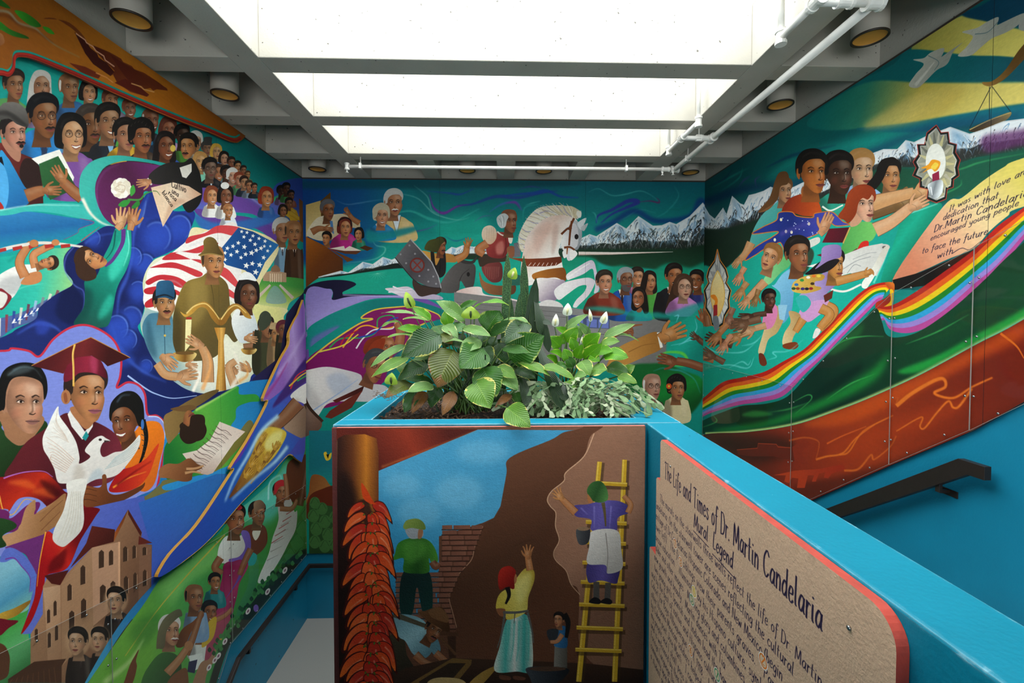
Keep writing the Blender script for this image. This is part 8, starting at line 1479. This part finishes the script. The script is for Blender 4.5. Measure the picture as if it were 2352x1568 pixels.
def flower(parent, view_, x, y, h, w, Y, mat, spad, sx, sy, lean=0, n=FRN, foot=None):
    """spathe with its spadix and stalk; (x, y) is the middle of the spathe"""
    B = pxy(view_, x-lean*h*.5, y+h*.5, Y); T = pxy(view_, x+lean*h*.5, y-h*.5, Y-.02); W = w/view_[2]*Y/FPX
    o = put_leaf(parent, B, T, W, mat, n, .12, int(x), 'flower', 'flower', ripple=.4); mid = B.lerp(T, .35)+Vector((0, -.02, 0))
    MB().tube([B+Vector((0, -.012, .01)), mid, B.lerp(T, .62)+Vector((0, -.02, 0))], [.004, .0085, .006], 8).build('spadix', M[spad], o, smooth=True)
    f = Vector(foot); MB().tube([f, (f+B)/2+Vector((sx, sy, .03)), B], [.006, .0045, .004], 6, False).build('stalk', M['petiole'], o, smooth=True)
CA = (-.24, 3.3, ZSO)
flower(lily, P1, 430, 212, 165, 110, 3.3, M['spathe_g'], 'spadix_g', -.05, 0, -.35, FRN, CA); flower(lily, P1, 1052, 340, 130, 190, 3.2, M['spathe_g'], 'spadix_g', 0, 0, 0, (0, -1, .9), CA); flower(lily, P1, 260, 1000, 125, 130, 3.0, M['spathe_g'], 'spadix_g', -.02, 0, 0, FRN, CA)
flower(lily, P2, 108, 252, 100, 90, 3.2, M['spathe_g'], 'spadix_w', 0, 0, .3, FRN, (.02, 3.3, ZSO))
lily2 = empty('peace_lily', (.52, 3.4, ZSO), 'bright green peace lily with white spathes beside the snake plant', 'plant')
rowsB = [(545, 745, 748, 603, 58, 'p', 3.45, 3.4), (560, 840, 660, 715, 84, 'b', 3.4, 3.35, FRN), (715, 885, 860, 765, 92, 'b', 3.35, 3.25, FRN), (510, 885, 415, 795, 84, 'b', 3.4, 3.35, FRN), (715, 985, 872, 855, 84, 'b', 3.3, 3.2, FRN), (885, 805, 1155, 688, 62, 'p', 3.4, 3.35), (925, 800, 1185, 832, 40, 'y', 3.4, 3.3, UPN, .15), (865, 855, 1025, 840, 72, 'y', 3.35, 3.25), (890, 950, 1095, 975, 105, 'b', 3.25, 3.12), (815, 930, 965, 925, 84, 'b', 3.3, 3.2), (690, 1005, 765, 1130, 95, 'y', 3.2, 3.1, FRN), (775, 1085, 915, 1085, 105, 'y', 3.2, 3.1), (915, 1055, 1105, 1125, 105, 'm', 3.25, 3.15), (1045, 1120, 1150, 1040, 72, 'y', 3.25, 3.2), (545, 965, 420, 925, 60, 'b', 3.35, 3.25), (555, 1180, 640, 1260, 100, 'y', 3.15, 3.05, FRN), (620, 1155, 735, 1130, 92, 'p', 3.15, 3.05), (610, 800, 470, 715, 60, 'b', 3.45, 3.4), (770, 800, 665, 668, 46, 'p', 3.45, 3.45, FRN), (490, 1010, 395, 960, 60, 'b', 3.3, 3.25), (640, 910, 600, 800, 60, 'b', 3.35, 3.35, FRN), (1005, 1135, 1170, 1195, 70, 'y', 3.15, 3.05), (160, 1020, 425, 1135, 95, 'y', 3.0, 2.9, UPN), (355, 1050, 630, 1160, 100, 'y', 2.98, 2.9, UPN), (590, 1000, 540, 900, 70, 'b', 3.3, 3.3, FRN), (650, 980, 700, 860, 70, 'b', 3.35, 3.3, FRN), (760, 960, 850, 1010, 70, 'b', 3.25, 3.2), (690, 800, 620, 690, 66, 'p', 3.5, 3.5, FRN), (560, 1040, 470, 1060, 66, 'm', 3.25, 3.2), (930, 930, 1060, 920, 60, 'b', 3.35, 3.3), (620, 1060, 560, 960, 66, 'm', 3.3, 3.3, FRN), (520, 860, 545, 760, 60, 'b', 3.45, 3.45, FRN)]
grow(lily2, P2, rowsB, 3.4, .5, .09, 2)
CB2 = (.5, 3.4, ZSO)
for (x, y, h, w, ln) in ((470, 655, 112, 62, .1), (572, 562, 110, 84, .1), (765, 612, 112, 36, -.1), (889, 632, 106, 66, .35), (698, 826, 60, 44, 0)): flower(lily2, P2, x, y, h, w, 3.4, M['spathe_w'], 'spadix_w', .01, 0, ln, FRN, CB2)
snake = empty('snake_plant', (.12, 3.4, ZSO), 'tall mottled snake plant with upright sword leaves in the middle of the planter', 'plant')
for k, (x0, y0, x1, y1, w, mat, yb, yt, sag) in enumerate([(-60, 960, 62, 70, 74, 's', 3.4, 3.45, .02), (300, 900, 198, 100, 74, 's', 3.45, 3.5, -.03), (180, 900, 303, 292, 100, 'sd', 3.35, 3.3, .03), (240, 860, 190, 330, 70, 's', 3.5, 3.5, .0), (130, 880, 160, 430, 70, 's', 3.5, 3.5, 0), (340, 900, 290, 470, 84, 'sd', 3.3, 3.3, .06), (330, 560, 415, 930, 70, 'sd', 3.3, 3.2, .08), (300, 480, 345, 780, 60, 'sd', 3.3, 3.2, .05), (330, 900, 525, 1420, 100, 'sd', 3.15, 2.9, .05), (430, 1110, 572, 1350, 90, 'sd', 3.1, 2.9, .04), (230, 640, 440, 690, 50, 'sd', 3.35, 3.2, .12), (180, 1150, 245, 1400, 90, 'sd', 3.1, 2.95, 0), (110, 940, 90, 470, 50, 's', 3.45, 3.5, 0), (380, 760, 330, 560, 50, 'sd', 3.4, 3.4, .05)]):
    B = pxy(P2, x0, y0, yb); T = pxy(P2, x1, y1, yt); W = w/P2[2]*yb/FPX
    if y1 < y0: B = Vector((B.x*.6+.12*.4, B.y, ZSO))
    put_leaf(snake, B, T, W, mat, FRN, sag, 300+k, 'strap', ripple=.3)
# trailing cactus with flat dusty segments
M['cactus'] = simple('dusty_cactus_green', '6a8458', .7, .25, 25, .2, 80); M['cactus2'] = simple('dusty_cactus_tip', '939c7c', .7, .25, 25, .2, 80)
cact = empty('holiday_cactus', (.55, 3.1, ZSO), 'grey green trailing cactus with flat segmented stems spilling over the planter edge', 'plant')
def cact_stem(seed):
    r = random.Random(seed); an = r.uniform(-math.pi*1.06, math.pi*.06); reach = r.uniform(.22, .42)*(1.15 if abs(math.cos(an)) > .7 else .85); h = r.uniform(.04, .22)
    c = Vector((.55+r.uniform(-.12, .12), 3.08+r.uniform(-.06, .1), ZSO+.02)); e = c+Vector((math.cos(an)*reach*1.15, math.sin(an)*reach*.7, 0)); drop = r.uniform(-.03, .08)
    m = MB(); n = 9; P = []
    jx = [r.uniform(-.012, .012) for _ in range(n*2+1)]; ben = r.uniform(-.12, .12)
    for k in range(n*2+1):
        s = k/(n*2); P.append(Vector((jx[k]+ben*4*s*(1-s), 0, jx[-k]*.5))+Vector((c.x+(e.x-c.x)*s, c.y+(e.y-c.y)*s, max(c.z+h*4*s*(1-s)*(1.0)+s*drop, ZPAR+.012 if (c.y+(e.y-c.y)*s) < PY0+.14 else ZSO+.015))))
    for k in range(n):
        a, mid, b = P[2*k], P[2*k+1], P[2*k+2]; t = (b-a).normalized(); ro = r.uniform(-.7, .7); sd = t.cross(Vector((0, -.4, 1))).normalized(); up = sd.cross(t); sd = sd*math.cos(ro)+up*math.sin(ro); w = .017*r.uniform(.8, 1.2); i = len(m.v)
        m.v += [tuple(q) for q in (a-sd*.003, a+sd*.003, a.lerp(b, .35)+sd*w*.75, mid.lerp(b, .3)+sd*w, b+sd*w*.55-t*.004, b, b-sd*w*.55-t*.004, mid.lerp(b, .3)-sd*w, a.lerp(b, .35)-sd*w*.75)]; m.v += [tuple(Vector(v)+up*.003) for v in m.v[i:i+9]]
        m.f.append(tuple(range(i, i+9))); m.f.append(tuple(range(i+17, i+8, -1))); m.f += [(i+q, i+9+q, i+9+(q+1) % 9, i+(q+1) % 9) for q in range(9)]
    return m
for k in range(120): cact_stem(500+k).build('stem', M['cactus'] if k % 3 else M['cactus2'], cact)
# bark chips on the soil
m = MB(); r = random.Random(12)
for k in range(1500):
    x = r.uniform(PX0+.2, PX1-.05); y = r.uniform(PY0+.15, PY1-.16); z = ZSO+r.uniform(-.02, .015); l = r.uniform(.008, .03); w = r.uniform(.003, .009); a = r.uniform(0, 6.3); t = Vector((math.cos(a), math.sin(a), r.uniform(-.5, .5)))*l; sd = Vector((-math.sin(a), math.cos(a), 0))*w; c = Vector((x, y, z)); up = Vector((0, 0, .004)); m.prism([c-t-sd, c+t-sd*.4, c+t*.8+sd, c-t*.7+sd], up)
for k in range(110):
    q = at_z(r.gauss(888, 14), r.gauss(908, 5), ZPAR); l = r.uniform(.004, .012); a = r.uniform(0, 6.3); t = Vector((math.cos(a), math.sin(a), 0))*l; sd = Vector((-math.sin(a), math.cos(a), 0))*l*.4; m.prism([q-t-sd, q+t-sd, q+t+sd, q-t+sd], (0, 0, .003))
M['bark'] = simple('bark_chip', '5f4430', .9, .4, 60, .5, 120)
tag(m.build('bark_chips', M['bark'], planter), 'loose bark chips on the soil', None, None, 'stuff')
